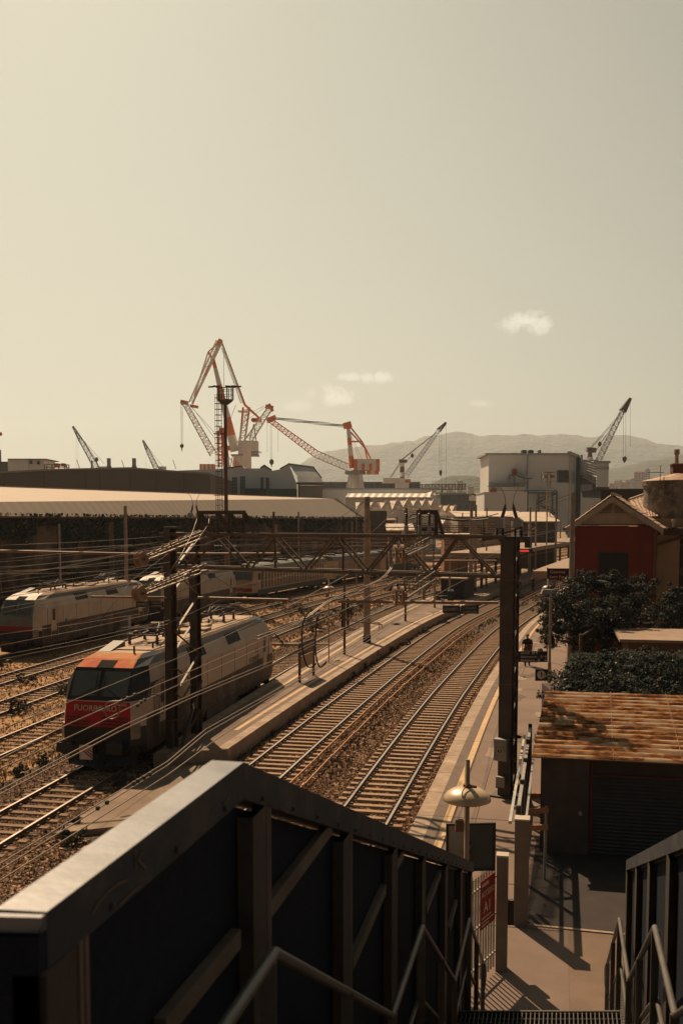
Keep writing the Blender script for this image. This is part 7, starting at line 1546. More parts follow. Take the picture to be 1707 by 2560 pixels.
# zigzag roofed workshop
t = thing('zigzag_workshop', 'white workshop with a row of pointed zigzag roofs facing the sidings', 'workshop', (0, 0, 0)); y = 215
pk_ = [(899, 1256, 908), (928, 1260, 938 - 1), (966, 1260, 982), (995, 1252, 1008 - 2), (1021, 1252, 1033), (1045, 1252, 1056), (1066, 1254, 1076), (1087, 1255, 1095)]
xs = [880]; out = [(882, 1278)]
vals = [1280, 1280, 1284, 1276, 1273, 1273, 1273, 1275]
peaks = [906, 938, 968, 995, 1021, 1044, 1065, 1086]; val = [890, 923, 954, 981, 1008, 1033, 1055, 1076, 1098]
pts = [(880, 1340), (val[0], 1284)]
for i, p in enumerate(peaks): pts += [(p, 1252 + (4 if i < 3 else 0)), (val[i + 1], vals[i])]
pts += [(1098, 1340)]; m = MB(); a = [P(x, q, y) for x, q in pts]; m.add(a, [tuple(range(len(a) - 1, -1, -1))]); m.build('front_wall', M_cwhite, t)
M_zr = mat('pale zigzag roof', (.52, .43, .34), (.44, .35, .27), .4, .8)
for i, p in enumerate(peaks):
    q = 1252 + (4 if i < 3 else 0); dp = Vector((9, 30, 0)); L_, T_, R_ = P(val[i], vals[i - 1] if i else 1284, y - .6), P(p, q, y - .6), P(val[i + 1], vals[i], y - .6)
    m = MB(); k_ = T_.z - L_.z; dp = Vector((0, 12, .25)); m.add([L_, T_, T_ + dp, L_ + dp + Vector((0, 0, k_))], [(0, 1, 2, 3)]); m.add([T_, R_, R_ + dp + Vector((0, 0, T_.z - R_.z)), T_ + dp], [(0, 1, 2, 3)]); m.build('roof', M_zr, t); m = MB(); ff = Vector((0, -.7, .25)); m.beam(L_ + ff, T_ + ff, 1.1, .7); m.beam(T_ + ff, R_ + ff, .5, .25); m.build('barge', M_cwhite, t)
m = MB(); m.add([P(886, 1320, y + 2), P(1098, 1320, y + 2), P(1120, 1290, y + 32), P(900, 1290, y + 32)], [(0, 1, 2, 3)]); m.build('rear_wall', M_cwhite, t)
t = thing('zigzag_workshop', 'smaller lower row of three pointed roofs right of the big zigzag row', 'workshop', (0, 0, 0)); y = 240; m = MB(); pts = [(1092, 1330), (1092, 1284), (1105, 1265), (1112, 1284), (1122, 1265), (1130, 1284), (1139, 1266), (1142, 1284), (1142, 1330)]; pxpoly(m, pts, y, 2, M_cwhite); m.build('front_wall', None, t); m = MB()
for l, p, r_ in ((1094, 1105, 1112), (1112, 1122, 1130), (1130, 1139, 1142)): dp = Vector((8, 24, 0)); L_, T_, R_ = P(l, 1284, y - .5), P(p, 1265, y - .5), P(r_, 1284, y - .5); k_ = T_.z - L_.z; dp = Vector((0, 12, .25)); m.add([L_, T_, T_ + dp, L_ + dp + Vector((0, 0, k_))], [(0, 1, 2, 3)]); m.add([T_, R_, R_ + dp + Vector((0, 0, k_)), T_ + dp], [(0, 1, 2, 3)]); m.beam(L_ + Vector((0, -.7, .2)), T_ + Vector((0, -.7, .2)), 1.0, .6)
m.build('roof', M_zr, t)
# low sunlit buildings around the far tracks
def lowhouse(x0, x1, q0, q1, y, dep, rise, lab, mw, mr, overh=.4):
    t = thing('low_building', lab, 'building', (0, 0, 0)); a, c = P(x0, q1, y), P(x1, q0, y); z = c.z; m = MB(); m.box(a.x, c.x, y, y + dep, 0, z - .02); m.build('wall', mw, t); m = MB(); m.add([(a.x - overh, y - overh, z), (c.x + overh, y - overh, z), (c.x + overh, y + dep, z + rise), (a.x - overh, y + dep, z + rise), (a.x - overh, y - overh, z - .15), (c.x + overh, y - overh, z - .15)], [(0, 1, 2, 3), (4, 5, 1, 0)]); m.build('roof', mr, t)
    m = MB(); w = c.x - a.x; n = max(2, int(w / 3.2))
    for i in range(n): m.box(a.x + w * (i + .3) / n, a.x + w * (i + .6) / n, y - .06, y + .01, z * .45, z * .75)
    m.build('window', M_dglass, t); return t
lowhouse(1144, 1318, 1291, 1330, 205, 14, 1.2, 'long low building with a sunlit roof behind the right switch', mat('pale yard wall', (.34, .28, .22), (.28, .22, .17), .3, .9), M_zr)
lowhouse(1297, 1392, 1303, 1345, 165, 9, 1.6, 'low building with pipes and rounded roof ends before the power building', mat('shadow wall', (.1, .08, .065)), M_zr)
lowhouse(972, 1030, 1326, 1370, 150, 5, 1.0, 'small building with a ragged sunlit roof near the pier', mat('grey yard wall', (.22, .19, .16)), M_zr)
lowhouse(893, 985, 1300, 1350, 200, 8, .4, 'low workshop annex below the zigzag roofs', mat('annex wall', (.28, .24, .2)), M_rail)
lowhouse(1110, 1170, 1335, 1370, 158, 5, .3, 'small orange hut beyond the right part of the beam', mat('orange hut', (.30, .14, .06)), M_zr)
lowhouse(1500, 1640, 1222, 1262, 120, 10, .3, 'dark flat block behind the red gable', mat('dark block', (.055, .05, .046), (.075, .068, .06), .2, .9), M_rail)
# grey power building
t = thing('power_building', 'large windowless grey industrial building with outside stairs on the right', 'building', (0, 0, 0)); y = 330; m = MB(); m.add([], [])
pbox(m, 1219, 1421, 1134, 1330, y, 20, M_wgrey); m.build('front_wall', None, t)
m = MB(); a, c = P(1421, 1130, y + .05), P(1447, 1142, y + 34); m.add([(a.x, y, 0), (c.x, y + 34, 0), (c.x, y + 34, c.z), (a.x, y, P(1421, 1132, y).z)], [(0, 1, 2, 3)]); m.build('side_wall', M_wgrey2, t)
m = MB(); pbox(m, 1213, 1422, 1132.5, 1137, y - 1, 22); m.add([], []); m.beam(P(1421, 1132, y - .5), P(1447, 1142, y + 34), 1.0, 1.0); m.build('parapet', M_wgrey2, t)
for x0, x1 in ((1305, 1316), (1321, 1333), (1347, 1352)): m = MB(); pbox(m, x0, x1, 1125, 1133, y + 3, 3); m.build('roof_vent', M_black, t)
m = MB(); pbox(m, 1391.5, 1421, 1176, 1206, y - .4, .6); m.build('dark_window_band', M_dglass, t); m = MB(); a = P(1421.2, 1176, y); c = P(1443, 1180, y + 30); m.add([(a.x, y, P(1421, 1206, y).z), (c.x, y + 30, P(0, 1212, y + 30).z), (c.x, y + 30, c.z), (a.x, y, a.z)], [(0, 1, 2, 3)]); m.build('dark_window_band', M_dglass, t)
m = MB()
for k in range(4): q = P(1424 + k * 5, 1145, y + 4 + k * 8); m.beam((q.x, q.y, 0), (q.x, q.y, P(0, 1145, q.y).z), .8)
m.build('side_ribs', M_wgrey, t)
m = MB(); pbox(m, 1310, 1391, 1231, 1233, y - 4, 4); pbox(m, 1222, 1311, 1214, 1216, y - 4, 4); pbox(m, 1276, 1292, 1187, 1188.5, y - 4, 4); pbox(m, 1312, 1330, 1195, 1197, y - 4, 4)
for a, c in (((1292, 1188), (1312, 1196)), ((1391, 1232), (1340, 1258)), ((1340, 1258), (1391, 1285))): m.beam(P(*a, y - 3), P(*c, y - 3), 1.2, .5); m.beam(P(a[0], a[1] - 7, y - 3), P(c[0], c[1] - 7, y - 3), .25)
for x, q0, q1 in ((1285, 1188, 1214), (1318, 1196, 1300), (1345, 1232, 1300), (1380, 1232, 1300), (1391, 1228, 1300)): m.beam(P(x, q0, y - 3.8), P(x, q1, y - 3.8), .5)
for q in (1207, 1210, 1226): m.beam(P(1222, q, y - 4), P(1391 if q > 1220 else 1311, q + (2 if q < 1220 else 0), y - 4), .2)
m.build('outside_stairs', mat('stair steel far', (.09, .11, .115), (.12, .13, .13), 1, .6), t)
M_redbox = mat('red plant box', (.26, .03, .02)); m = MB(); pbox(m, 1282, 1292, 1172, 1186, y - 3, 2.5); pbox(m, 1227, 1241, 1222, 1231, y - 3, 2.5); m.build('plant_box', M_redbox, t); m = MB(); pbox(m, 1316.5, 1319.5, 1130, 1190, y - .6, .6); m.lathe((P(1270, 1196, y).x, y - .5, P(1270, 1196, y).z), [(.6, 0), (.6, -.5), (.1, -.6)], 12, axis='y'); m.build('duct', M_wgrey2, t)
t = thing('white_annex', 'plain white annex in front of the lower left of the power building', 'building', (0, 0, 0)); m = MB(); pbox(m, 1209, 1317, 1231.5, 1330, 300, 18); m.build('wall', M_wgrey, t); m = MB(); pbox(m, 1208.5, 1317.5, 1230, 1231.4, 299.8, 18.4); m.build('coping', M_cwhite, t)
t = thing('stepped_tower_block', 'stepped grey block with dark bands right of the power building', 'building', (0, 0, 0)); m = MB(); pbox(m, 1450, 1480, 1181, 1330, 352, 20, M_wgrey2); pbox(m, 1447, 1456, 1137, 1330, 353, 20, M_wgrey2); pbox(m, 1453, 1466, 1149, 1200, 356, 16, M_wgrey); pbox(m, 1480, 1490, 1200, 1330, 356, 12, M_wgrey); m.build('wall', None, t)
m = MB(); pbox(m, 1450, 1480.5, 1188, 1211, 351.6, .5); m.build('dark_window_band', M_dglass, t); m = MB(); pbox(m, 1481, 1489, 1192, 1228, 355.6, .5); m.build('dark_window_band', M_dglass, t); m = MB(); pbox(m, 1492, 1518, 1222, 1237, 355, 2); m.build('dark_window_band', M_dglass, t); m = MB()
for k in range(8): m.beam(P(1453 + k * .4, 1150 + k * 6, 351), P(1490, 1160 + k * 7, 351), .5)
m.build('pipework', M_wgrey2, t)
t = thing('silo_block', 'pale square silo with a dark band behind the stepped block', 'silo', (0, 0, 0)); m = MB(); pbox(m, 1488, 1521, 1158, 1330, 372, 14, M_wgrey); pbox(m, 1483, 1525, 1152, 1158, 371, 16, M_wgrey2); m.build('wall', None, t); m = MB(); pbox(m, 1487, 1521.5, 1167, 1174, 371.6, .5); m.build('dark_band', M_wgrey2, t); m = MB(); pbox(m, 1486, 1522, 1217, 1330, 360, 8); m.build('lower_block', mat('dark block', (.055, .05, .046)), t)

# ================================================================ STATION CANOPIES
M_can = mat('canopy roof', (.30, .22, .155), (.24, .17, .12), .6, .85, .2, 8); M_canu = mat('canopy underside', (.035, .03, .026), (.05, .042, .036), 1, .9)
def canopy(La, lab, y0, y1, w, z, rise, m1=M_can):
    t = thing('platform_canopy', lab, 'canopy', (0, 0, 0)); m = MB(); strip(m, lambda y: La(y, -w), lambda y: La(y, 0), y0, y1, 6, z + rise); strip(m, lambda y: La(y, 0.001), lambda y: La(y, w), y0, y1, 6, z + rise)
    n = len(m.v); m.v = [(v[0], v[1], z + rise if i % 4 in (1,) else v[2]) for i, v in enumerate(m.v)]
    m.build('roof', m1, t); m = MB(); slab(m, lambda y: La(y, -w + .02), lambda y: La(y, w - .02), y0 + .02, y1 - .02, 6, z + rise - .55, z + rise - .02, m1, m1); m.build('fascia', mat('canopy fascia', (.13, .10, .075), (.10, .078, .06), 1, .8), t)
    y = y0 + 5
    while y < y1:
        p = La(y, 0); m = MB(); m.box(p.x - .15, p.x + .15, p.y - .15, p.y + .15, ZP, z + rise - .55); m.beam((p.x, p.y, z - .9), tuple(hv(La(y, w * .6), z - .15)), .12); m.beam((p.x, p.y, z - .9), tuple(hv(La(y, -w * .6), z - .15)), .12); m.build('column', M_darksteel, t); y += 9
mid = lambda y, o: (L3.at(y, 1.62) + L2.at(y, -1.65)) / 2 + (L2.at(y, o) - L2.at(y, 0))
canopy(mid, 'long flat canopy over the far end of the island platform', 112, 220, 3.3, 4.4, .5)
canopy(lambda y, o: L1.at(y, 4.6 + o), 'brown sloping canopy over platform one behind the thick pole', 78, 140, 2.6, 4.2, .5)
t = thing('platform_kiosk', 'dark low building in the shade under the island canopy', 'kiosk', (0, 0, 0)); p = mid(104, 0); m = MB(); m.obox((p.x, 104, ZP + 1.0), 2.4, 6, 2.0, -.3); m.build('wall', M_canu, t); m = MB(); m.obox((p.x, 104, ZP + 2.06), 2.8, 6.6, .12, -.3); m.build('roof', M_can, t)
m = MB(); a = mid(100, -1.2); m.lathe((a.x, a.y, ZP), [(.25, 0), (.32, .2), (.3, .8), (.2, .9)], 12); tag(m.build('planter', M_can), 'round beige planter beside the two grey columns on the island', 'planter')
t = thing('departure_display', 'red lit display hanging under the far canopy', 'display', P(1305, 1377, 116)); m = MB(); m.box(-1.2, 1.2, 0, .2, -.25, .25); m.build('case', M_black, t); m = MB(); m.box(-.55, .75, -.01, 0.0, -.12, .1)
ms_ = bpy.data.materials.new('red display'); ms_.use_nodes = True; bb = ms_.node_tree.nodes['Principled BSDF']; bb.inputs['Base Color'].default_value = (.3, .01, .01, 1); bb.inputs['Emission Color'].default_value = (1, .05, .05, 1); bb.inputs['Emission Strength'].default_value = .5; m.build('screen', ms_, t)
# far portal gantries and masts over the yard
def portal_far(y, xa, xb, z, lab, arms=5):
    t = thing('yard_portal', lab, 'gantry', (0, 0, 0), 0, 'far portal gantries over the sidings'); a, c = P(xa, 1300, y), P(xb, 1300, y)
    for p in (a, c): m = MB(); m.box(p.x - .15, p.x + .15, y - .15, y + .15, 0, z + .9); m.build('mast', M_concrete_pole, t)
    m = MB(); m.beam((a.x, y, z), (c.x, y, z), .12, .14); m.beam((a.x, y, z - .7), (c.x, y, z - .7), .08, .1); n = int((c.x - a.x) / 1.6)
    for i in range(n): m.beam((a.x + (c.x - a.x) * i / n, y, z - .7 * (i % 2)), (a.x + (c.x - a.x) * (i + 1) / n, y, z - .7 * ((i + 1) % 2)), .05)
    m.build('beam', M_rail, t); m = MB()
    for i in range(arms): x = a.x + (c.x - a.x) * (i + .5) / arms; m.beam((x, y, z - .7), (x, y, z - 1.9), .07); m.beam((x, y, z - 1.7), (x + 1.5, y, z - 1.7), .06); m.beam((x + 1.4, y, z - 1.2), (x, y, z - 1.7), .04)
    m.build('arms', M_rail, t)
for i, (y, xa, xb, z) in enumerate(((100, 569, 1060, 6.6), (112, 690, 1178, 7.2), (150, 880, 1323, 7.5), (178, 925, 1360, 7.6), (215, 1010, 1387, 7.8), (260, 1060, 1400, 8.0))):
    portal_far(y, xa, xb, z, ('nearest', 'second', 'third', 'fourth', 'fifth', 'farthest')[i] + ' of the rusty portals spanning the sidings behind the big gantry', 7 - i // 2)
rnd = random.Random(23)
for i in range(16):
    px = 900 + i * 31 + rnd.uniform(-8, 8); y = rnd.uniform(140, 250); p = P(px, 1300, y); z = rnd.uniform(8, 10.5); t = thing('yard_mast', 'thin catenary mast in the far yard, number %d counted from the left' % (i + 1), 'mast', (p.x, y, 0), 0, 'thin masts in the far yard'); t['label'] = 'thin rusty catenary mast of the far yard, %s' % (['left of all others', 'under the third zigzag roof', 'under the fourth zigzag roof', 'under the fifth zigzag roof', 'near the right portal frame left leg', 'near the right portal frame right leg', 'right of the portal frame', 'below the lower zigzag row', 'left of the sunlit low roof', 'before the sunlit low roof', 'left of the right horned switch', 'directly behind the right horned switch', 'right of the right horned switch', 'before the power building annex', 'before the power building stairs', 'beside the red house pole'][i])
    m = MB(); m.box(-.1, .1, -.1, .1, 0, z); m.build('mast', M_concrete_pole if i % 2 else M_rail, t); m = MB(); m.beam((0, 0, z - .8), (2.6 * (-1) ** i, 0, z - 1.0), .07); m.beam((0, 0, z - 2.2), (2.4 * (-1) ** i, 0, z - 1.1), .06); m.beam((0, 0, z - 2.6), (2.8 * (-1) ** i, 0, z - 2.6), .05); m.lathe((1.0 * (-1) ** i, 0, z - 1.0), [(.04, -.2), (.1, -.1), (.04, 0), (.1, .1), (.04, .2)], 6); m.build('bracket_arm', M_rail, t)
for i in range(9):
    pxline([(640 + i * 20, 1330 + i * 13), (900 + i * 10, 1338 + i * 9), (1240, 1350 + i * 5)], 60 + i * 3, 170 - i * 6, .02, 'thin yard wire %s from the top behind the big gantry' % ('first', 'second', 'third', 'fourth', 'fifth', 'sixth', 'seventh', 'eighth', 'ninth')[i], M_opipe2)
for i, (a, c) in enumerate((((862, 1390), (1024, 1240)), ((917, 1250), (1240, 1292)), ((917, 1262), (1200, 1300)), ((1424, 1236), (1230, 1300)), ((1424, 1246), (1310, 1268)), ((917, 1250), (760, 1345)), ((917, 1258), (800, 1372)), ((1448, 1310), (1300, 1345)), ((1440, 1318), (1250, 1336)))):
    pxline([a, ((a[0] + c[0]) / 2, (a[1] + c[1]) / 2 + 4), c], 64, 90, .012, 'sagging line %s strung between the far poles' % ('one', 'two', 'three', 'four', 'five', 'six', 'seven', 'eight', 'nine')[i], M_cable)

# ================================================================ SHIPYARD CRANES
def seg(mb, a, b, w0, w1, y, cols, h=None):
    """tapered tube split in colour bands"""
    A_, B_ = P(*a, y), P(*b, y); s = y / FPX; f0 = 0
    for f1, mm in cols:
        p, q = A_ + (B_ - A_) * f0, A_ + (B_ - A_) * f1; r0 = (w0 + (w1 - w0) * f0) * s / 2; r1 = (w0 + (w1 - w0) * f1) * s / 2; mb.tube([p, q], [r0, r1], 8, mm); f0 = f1
def rope(mb, a, b, y, r=.07, y2=None): mb.tube([P(*a, y), P(*b, y2 or y)], r, 4)
def base_col(t, x, q, y, w=2.5, mm=None): p = P(x, q, y); m = MB(); m.box(p.x - w / 2, p.x + w / 2, y - w / 2, y + w / 2, 0, p.z); m.build('column', mm or M_cwhite, t)
M_hook = M_darksteel
# 1: big double lever crane
y = 440; cr = thing('level_luffing_crane', 'tallest white and orange dock crane with a folded double lever jib', 'crane', (0, 0, 0)); O, Wt = M_orange, M_cwhite
m = MB(); seg(m, (588, 1128), (533, 897), 24, 8, y, [(.17, Wt), (.36, O), (.53, Wt), (.72, O), (.9, Wt), (1, O)]); m.build('main_boom', None, cr)
m = MB(); s = y / FPX; seg(m, (481, 1010), (553, 849), 5, 9, y, [(.25, O), (.42, Wt), (.6, O), (.9, Wt), (1, O)]); m.lattice(P(477, 1008, y - 1), P(548, 855, y - 1), 1.6, .28, 12, Wt, w2=2.4); m.beam(P(476, 1014, y), P(496, 1018, y), .8, 1.2, O); m.beam(P(545, 862, y), P(553, 849, y), 2.6, 1.6, O); m.tube([P(521, 880, y), P(486, 990, y)], .35, 5, Wt); m.tube([P(521, 880, y), P(551, 852, y)], .3, 5, O); m.tube([P(521, 880, y), P(532, 897, y)], .5, 5, O); m.build('fly_jib', None, cr)
m = MB(); seg(m, (554, 855), (612, 1012), 5, 6, y, [(.3, Wt), (.46, O), (.7, Wt), (1, O)]); seg(m, (612, 1012), (648, 1045), 6, 5, y, [(1, O)]); m.lattice(P(557, 868, y - 1), P(605, 1006, y - 1), 1.1, .2, 16, Wt); m.build('tie_boom', None, cr)
m = MB(); a = P(633, 1046, y); c = P(654, 1055, y); m.box(a.x, c.x, y - 2, y + 2, c.z, a.z); m.lathe((a.x, y, (a.z + c.z) / 2), [(.8, -2), (.8, 2)], 12, axis='y'); m.build('counterweight', O, cr)
m = MB()
for x0, x1 in ((608, 600), (624, 612)):
    for dy in (-2.2, 2.2): m.tube([P(x0, 1018, y + dy), P((x0 + x1) / 2, 1060, y + dy)], .45, 6, O); m.tube([P((x0 + x1) / 2, 1060, y + dy), P(x1, 1105, y + dy)], .5, 6, Wt)
for k in range(6):
    q0, q1 = 1024 + k * 13, 1037 + k * 13; m.beam(P(608 - k * 1.3, q0, y), P(620 - k * 1.8, q1, y), .25, m=Wt); m.beam(P(621 - k * 2, q0, y), P(604 - k * 1.3, q1, y), .25, m=Wt); m.beam(P(606 - k * 1.3, q0, y), P(622 - k * 2, q0, y), .25, m=O)
m.box(P(596, 1027, y).x, P(620, 1027, y).x, y - 3, y + 3, P(0, 1030, y).z, P(0, 1028, y).z, Wt); m.build('a_frame', None, cr)
m = MB(); a = P(598, 1137, y); c = P(645, 1103, y); m.box(a.x, c.x, y - 4, y + 4, a.z, c.z, Wt); m.box(P(580, 1137, y).x, P(647, 1137, y).x, y - 4.5, y + 4.5, P(0, 1138, y).z - .4, a.z - .02, M_wgrey2); m.box(P(623, 1117, y).x, P(629, 1117, y).x, y - 4.08, y - 3.9, P(0, 1122, y).z, P(0, 1117, y).z, M_dglass); m.build('machinery_house', None, cr)
text('lettering', 'CANTIERI', 1.5, (P(619, 1135, y).x, y - 4.1, P(0, 1135.5, y).z), (R(90), 0, 0), M_darksteel, cr, .02)
m = MB(); p = P(603, 1140, y); m.lathe((p.x, y, 0), [(4.5, 0), (3.6, p.z * .5), (3.4, p.z)], 14); m.build('column', Wt, cr)
m = MB()
for a, c in (((553, 850), (538, 893)), ((560, 880), (560, 1090)), ((590, 1012), (560, 1090)), ((620, 1020), (590, 1120))): rope(m, a, c, y, .09)
m.build('ropes', M_darksteel, cr)
# 2: lattice crane right of it
y = 400; cr = thing('lattice_crane', 'lattice boom crane with an orange head leaning right behind the tallest crane', 'crane', (0, 0, 0)); m = MB(); m.lattice(P(622, 1100, y), P(674, 1022, y), 2.6, .3, 9, Wt, w2=1.8); m.build('boom', None, cr); m = MB(); m.beam(P(664, 1016, y), P(683, 1020, y), 1.8, 1.5); m.beam(P(672, 1010, y), P(682, 1028, y), 1.2, 1.2); m.build('boom_head', O, cr)
m = MB(); rope(m, (664, 1017), (610, 1055), y); rope(m, (660, 1015), (612, 1040), y); rope(m, (624, 1100), (635, 1060), y, .2); rope(m, (635, 1060), (640, 1100), y, .2); m.build('ropes', M_darksteel, cr); base_col(cr, 618, 1105, y, 3)
# 3: left lattice crane with orange tower
y = 380; cr = thing('lattice_crane', 'crane with a long lattice boom leaning left behind the floodlight mast', 'crane', (0, 0, 0)); m = MB(); m.lattice(P(534, 1136, y), P(462, 1008, y), 2.6, .28, 16, Wt, w2=1.6); m.build('boom', None, cr); m = MB(); m.beam(P(452, 1004, y), P(470, 1008, y), 1.4, 1.4); m.beam(P(455, 1003, y), P(457, 1012, y), 1.0); m.build('boom_head', O, cr)
m = MB()
for k in (0, 1.6, 4.5): rope(m, (452.5 + k, 1010), (453.5 + k, 1112), y, .045)
rope(m, (470, 1008), (535, 1080), y); rope(m, (478, 1014), (540, 1100), y); m.lathe(tuple(P(455, 1114, y)), [(.1, -2.2), (.25, -.9), (.7, -.5), (.7, .4), (.2, .7)], 8); m.build('hook_block', M_hook, cr)
m = MB(); seg(m, (563, 1172), (556, 1080), 10, 7, y, [(.2, Wt), (.45, O), (.6, Wt), (1, O)]); seg(m, (572, 1172), (562, 1078), 8, 6, y, [(.3, Wt), (.5, O), (.8, Wt), (1, O)]); m.lattice(P(557, 1168, y), P(554, 1078, y), 2.8, .3, 9, O); m.beam(P(548, 1075, y), P(568, 1078, y), 2, 2, O); m.box(P(565, 1120, y).x, P(575, 1120, y).x, y - 1.5, y + 1.5, P(0, 1126, y).z, P(0, 1115, y).z, O); m.build('tower', None, cr)
m = MB(); k = 0
for x0 in range(502, 537, 5): a = P(x0, 1172, y); c = P(x0 + 4.98, 1161, y); m.box(a.x, c.x, y - 3, y + 3, a.z - 3, c.z, (O, Wt)[k % 2]); k += 1
m.build('machinery_house', None, cr); m = MB()
for k in range(5): m.beam(P(575 + k * 5, 1172, y), P(582 + k * 5, 1140 + k * 5, y), .25); m.beam(P(590 + k * 2, 1172, y), P(572 + k * 6, 1142 + k * 3, y), .2)
m.build('bracing', O, cr); base_col(cr, 560, 1172, y, 3)
# 4: striped crane with long boom
y = 420; cr = thing('striped_crane', 'orange and white striped dock crane with a very long lattice boom reaching left', 'crane', (0, 0, 0)); m = MB(); m.lattice(P(872, 1170, y), P(790, 1135, y), 2.8, .3, 8, Wt); m.lattice(P(790, 1135, y), P(677, 1052, y), 2.8, .3, 14, O, w2=1.8); m.build('boom', None, cr); m = MB(); m.beam(P(667, 1052, y), P(690, 1043, y), 1.6, 2); m.beam(P(672, 1046, y), P(675, 1056, y), 1.2); m.build('boom_head', O, cr)
m = MB()
for k in (0, 8, 11, 27): rope(m, (668 + k, 1055), (668 + k + .5, 1130 if k in (0, 27) else 1150), y, .05)
m.lathe(tuple(P(679, 1156, y)), [(.1, -2), (.3, -1), (.9, -.4), (.9, .8), (.3, 1.4)], 8)
for k in range(5): m.tube([P(690 + (862 - 690) * f, 1043 + (1062 - 1043) * f + k * 1.6 + math.sin(f * 16 + k) * .9, y) for f in [i / 16 for i in range(17)]], .09, 4)
m.build('ropes', M_hook, cr)
m = MB(); seg(m, (880, 1170), (870, 1066), 14, 9, y, [(.3, O), (.55, Wt), (.73, O), (.93, Wt), (1, O)]); m.beam(P(858, 1066, y), P(878, 1060, y), 2.2, 2.4, O); m.build('mast', None, cr); m = MB()
for a, c in (((876, 1068), (905, 1105)), ((905, 1105), (928, 1150)), ((876, 1080), (912, 1120)), ((912, 1120), (918, 1150)), ((872, 1104), (902, 1104))): m.tube([P(*a, y), P(*c, y)], .35, 5)
for a, c in (((870, 1070), (906, 1150)), ((872, 1075), (898, 1150))): rope(m, a, c, y)
m.build('back_stays', O, cr); m = MB(); k = 0
for x0, x1, q0, q1 in ((884, 893, 1149, 1177), (893, 903, 1149, 1177), (903, 911, 1160, 1177), (911, 921, 1160, 1177), (921, 929, 1160, 1177), (929, 939, 1149, 1177), (939, 948, 1149, 1179)): a = P(x0, q1, y); c = P(x1 - .02, q0, y); m.box(a.x, c.x, y - 4, y + 4, a.z, c.z, (O, Wt)[k % 2]); k += 1
m.box(P(903, 1150, y).x, P(929, 1150, y).x, y - 4, y + 4, P(0, 1160, y).z + .02, P(0, 1149, y).z, Wt)
for x0, x1, mm in ((916, 926, O), (926, 936, Wt), (936, 946, O)): a = P(x0, 1186, y); c = P(x1 - .02, 1177, y); m.box(a.x, c.x, y - 3, y + 3, a.z, c.z - .02, mm)
m.build('machinery_house', None, cr); m = MB(); m.lathe((P(887, 1182, y).x, y, P(0, 1186, y).z), [(4.2, 0), (4.2, 1.3), (3.4, 1.6)], 14); m.beam(P(862, 1182, y), P(914, 1183, y), 2.5, 1.0); m.build('slew_ring', M_wgrey2, cr); m = MB()
p = P(889, 1187, y); m.lathe((p.x, y, 0), [(4.2, 0), (2.5, p.z)], 10)
for x0, x1 in ((874, 862), (882, 870), (898, 905), (903, 912)): m.beam(P(x0, 1186, y - 3), P(x1, 1250, y - 5), .9)
m.build('portal_legs', Wt, cr)
# 5: crane right of the striped one
y = 470; cr = thing('lattice_crane', 'crane with a slim mast and lattice boom rising right over the hills, left of centre right', 'crane', (0, 0, 0)); cr['label'] = 'crane with lattice boom rising right over the hills beside the striped crane'
m = MB(); m.lattice(P(1013, 1192, y), P(1096, 1076, y), 2.2, .2, 18, M_wgrey2, w2=1.5); m.build('boom', None, cr); m = MB(); m.lattice(P(1096, 1076, y), P(1114, 1057, y), 1.8, .5, 4, M_darksteel, w2=.6); m.beam(P(1108, 1062, y), P(1114, 1056, y), 1); m.build('boom_head', M_brownsteel, cr)
m = MB()
for a, c in (((1004, 1150), (1090, 1082)), ((1006, 1148), (1060, 1105)), ((1002, 1150), (1085, 1085)), ((1000, 1155), (974, 1195)), ((1002, 1156), (978, 1193)), ((1030, 1138), (1012, 1158))): rope(m, a, c, y, .12)
m.lathe(tuple(P(1030, 1139, y)), [(.3, -1), (.9, 0), (.3, 1)], 8)
for x, q in ((1098, 1178), (1103, 1205), (1114, 1220)): rope(m, (x, 1080 if x < 1110 else 1058), (x + .5, q), y, .05)
m.lathe(tuple(P(1101, 1180, y)), [(.1, -2), (.7, -.5), (.7, .6), (.2, 1)], 8); m.build('ropes', M_hook, cr)
m = MB(); seg(m, (1005, 1205), (1005, 1152), 13, 10, y, [(.25, M_tile_far), (.45, M_cwhite), (.72, M_tile_far), (.9, M_cwhite), (1, M_tile_far)]); m.beam(P(997, 1152, y), P(1017, 1153, y), 1.6, 1.4, M_brownsteel); m.build('mast', None, cr); m = MB(); pbox(m, 957, 1012, 1195, 1207, y - 3, 6); m.build('machinery_house', M_cwhite, cr); m = MB(); pbox(m, 1012, 1026, 1198, 1207, y - 2, 4); m.build('winch', O, cr); base_col(cr, 1005, 1207, y, 6)
# 6: right crane behind the power building
y = 400; cr = thing('lattice_crane', 'crane with tall lattice boom rising right behind the power building', 'crane', (0, 0, 0)); m = MB(); m.lattice(P(1494, 1152, y), P(1555, 1028, y), 2.0, .19, 20, M_wgrey2, w2=1.6); m.build('boom', None, cr); m = MB(); m.lattice(P(1555, 1028, y), P(1574, 996, y), 2.0, .6, 6, M_brownsteel, w2=.6); m.build('boom_head', None, cr)
m = MB()
for a, c in (((1472, 1122), (1552, 1032)), ((1474, 1124), (1545, 1045)), ((1488, 1128), (1556, 1025)), ((1466, 1146), (1476, 1122))): rope(m, a, c, y, .1)
m.lathe(tuple(P(1498, 1110, y)), [(.3, -1), (.9, 0), (.3, 1)], 8)
for x, q in ((1557, 1145), (1563, 1145), (1574, 1117)): rope(m, (x, 1028 if x < 1570 else 998), (x + .2, q), y, .05)
m.lathe(tuple(P(1560, 1148, y)), [(.1, -1.5), (.9, -.2), (.9, .8), (.2, 1.2)], 8); m.build('ropes', M_hook, cr)
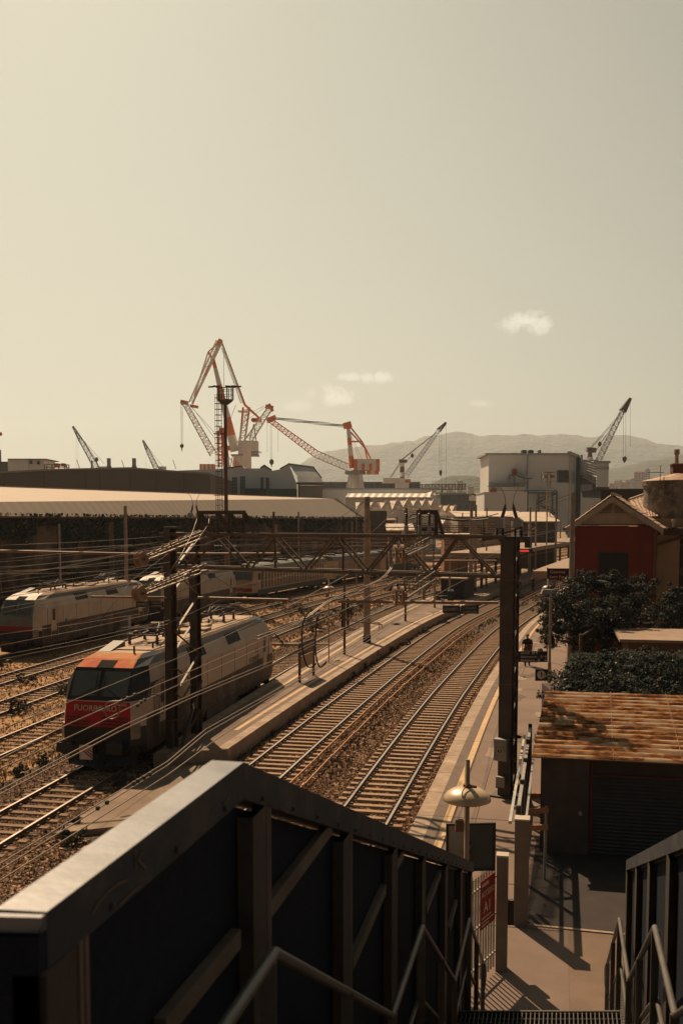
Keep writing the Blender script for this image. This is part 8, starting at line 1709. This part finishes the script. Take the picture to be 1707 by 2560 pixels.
m = MB(); seg(m, (1474, 1150), (1474, 1126), 14, 9, y, [(.3, M_cwhite), (1, M_tile_far)]); m.beam(P(1466, 1124, y), P(1488, 1126, y), 2.2, 1.8, M_brownsteel); m.build('mast', None, cr); base_col(cr, 1475, 1150, y, 5, M_wgrey2)
# 7, 8: small dark cranes at the left
for a, c, k, lab, wb in (((246, 1176), (183, 1066), (640), 'left one of two small dark cranes above the brown hall', 1), ((393, 1174), (358, 1101), (700), 'right smaller one of two small dark cranes above the brown hall', 0)):
    cr = thing('lattice_crane', lab, 'crane', (0, 0, 0)); m = MB(); A_, B_ = P(*a, k), P(*c, k); mid_ = A_ + (B_ - A_) * .68; m.lattice(A_, mid_, 3.4, .3, 11, M_wgrey2, w2=2.2); m.lattice(mid_, B_, 2.2, .4, 6, M_darksteel, w2=.8); m.build('boom', None, cr); m = MB()
    if wb: rope(m, (190, 1072), (241, 1148), k, .12); rope(m, (200, 1090), (262, 1160), k, .1); m.lathe(tuple(P(242, 1149, k)), [(.5, -1.5), (1.4, 0), (.5, 1.5)], 8); rope(m, (191, 1078), (191, 1170), k, .05); rope(m, (196, 1082), (196, 1170), k, .05); rope(m, (230, 1152), (230, 1172), k, .6)
    else: rope(m, (360, 1104), (410, 1170), k, .1); rope(m, (366, 1128), (366, 1170), k, .05)
    m.build('ropes', M_hook, cr); base_col(cr, a[0] + 4, a[1] - 2, k, 5, M_wgrey2)
    m = MB(); p = P(a[0] + 12, 1166, k); m.box(p.x - 2.5, p.x + 2.5, k, k + 4, p.z - 5, p.z); m.build('cab', M_wgrey, cr)

# ================================================================ HAZE
hz = MB(); hz.box(-7600, 7600, -120, 9400, -1.5, 900); ho = hz.build('haze'); struct(ho, 'stuff')
hm = bpy.data.materials.new('haze'); hm.use_nodes = True; t = hm.node_tree; t.nodes.clear(); pv = t.nodes.new('ShaderNodeVolumePrincipled'); out = t.nodes.new('ShaderNodeOutputMaterial')
pv.inputs['Color'].default_value = (.8, .92, 1.0, 1); pv.inputs['Density'].default_value = 1.0e-4; pv.inputs['Anisotropy'].default_value = .35; t.links.new(pv.outputs[0], out.inputs['Volume']); ho.data.materials.clear(); ho.data.materials.append(hm)

# put every Empty at the base of its parts
for o in list(COL.objects):
    if o.type == 'EMPTY' and o.parent is None and o.location.length < 1e-6 and o.children and o.rotation_euler.z == 0 and abs(o.scale.x - 1) < 1e-6:
        lo = Vector((1e9,) * 3); hi = Vector((-1e9,) * 3)
        for ch in o.children:
            for c in ch.bound_box:
                for k in range(3): v = c[k] + ch.location[k]; lo[k] = min(lo[k], v); hi[k] = max(hi[k], v)
        recentre(o, ((lo.x + hi.x) / 2, (lo.y + hi.y) / 2, lo.z))
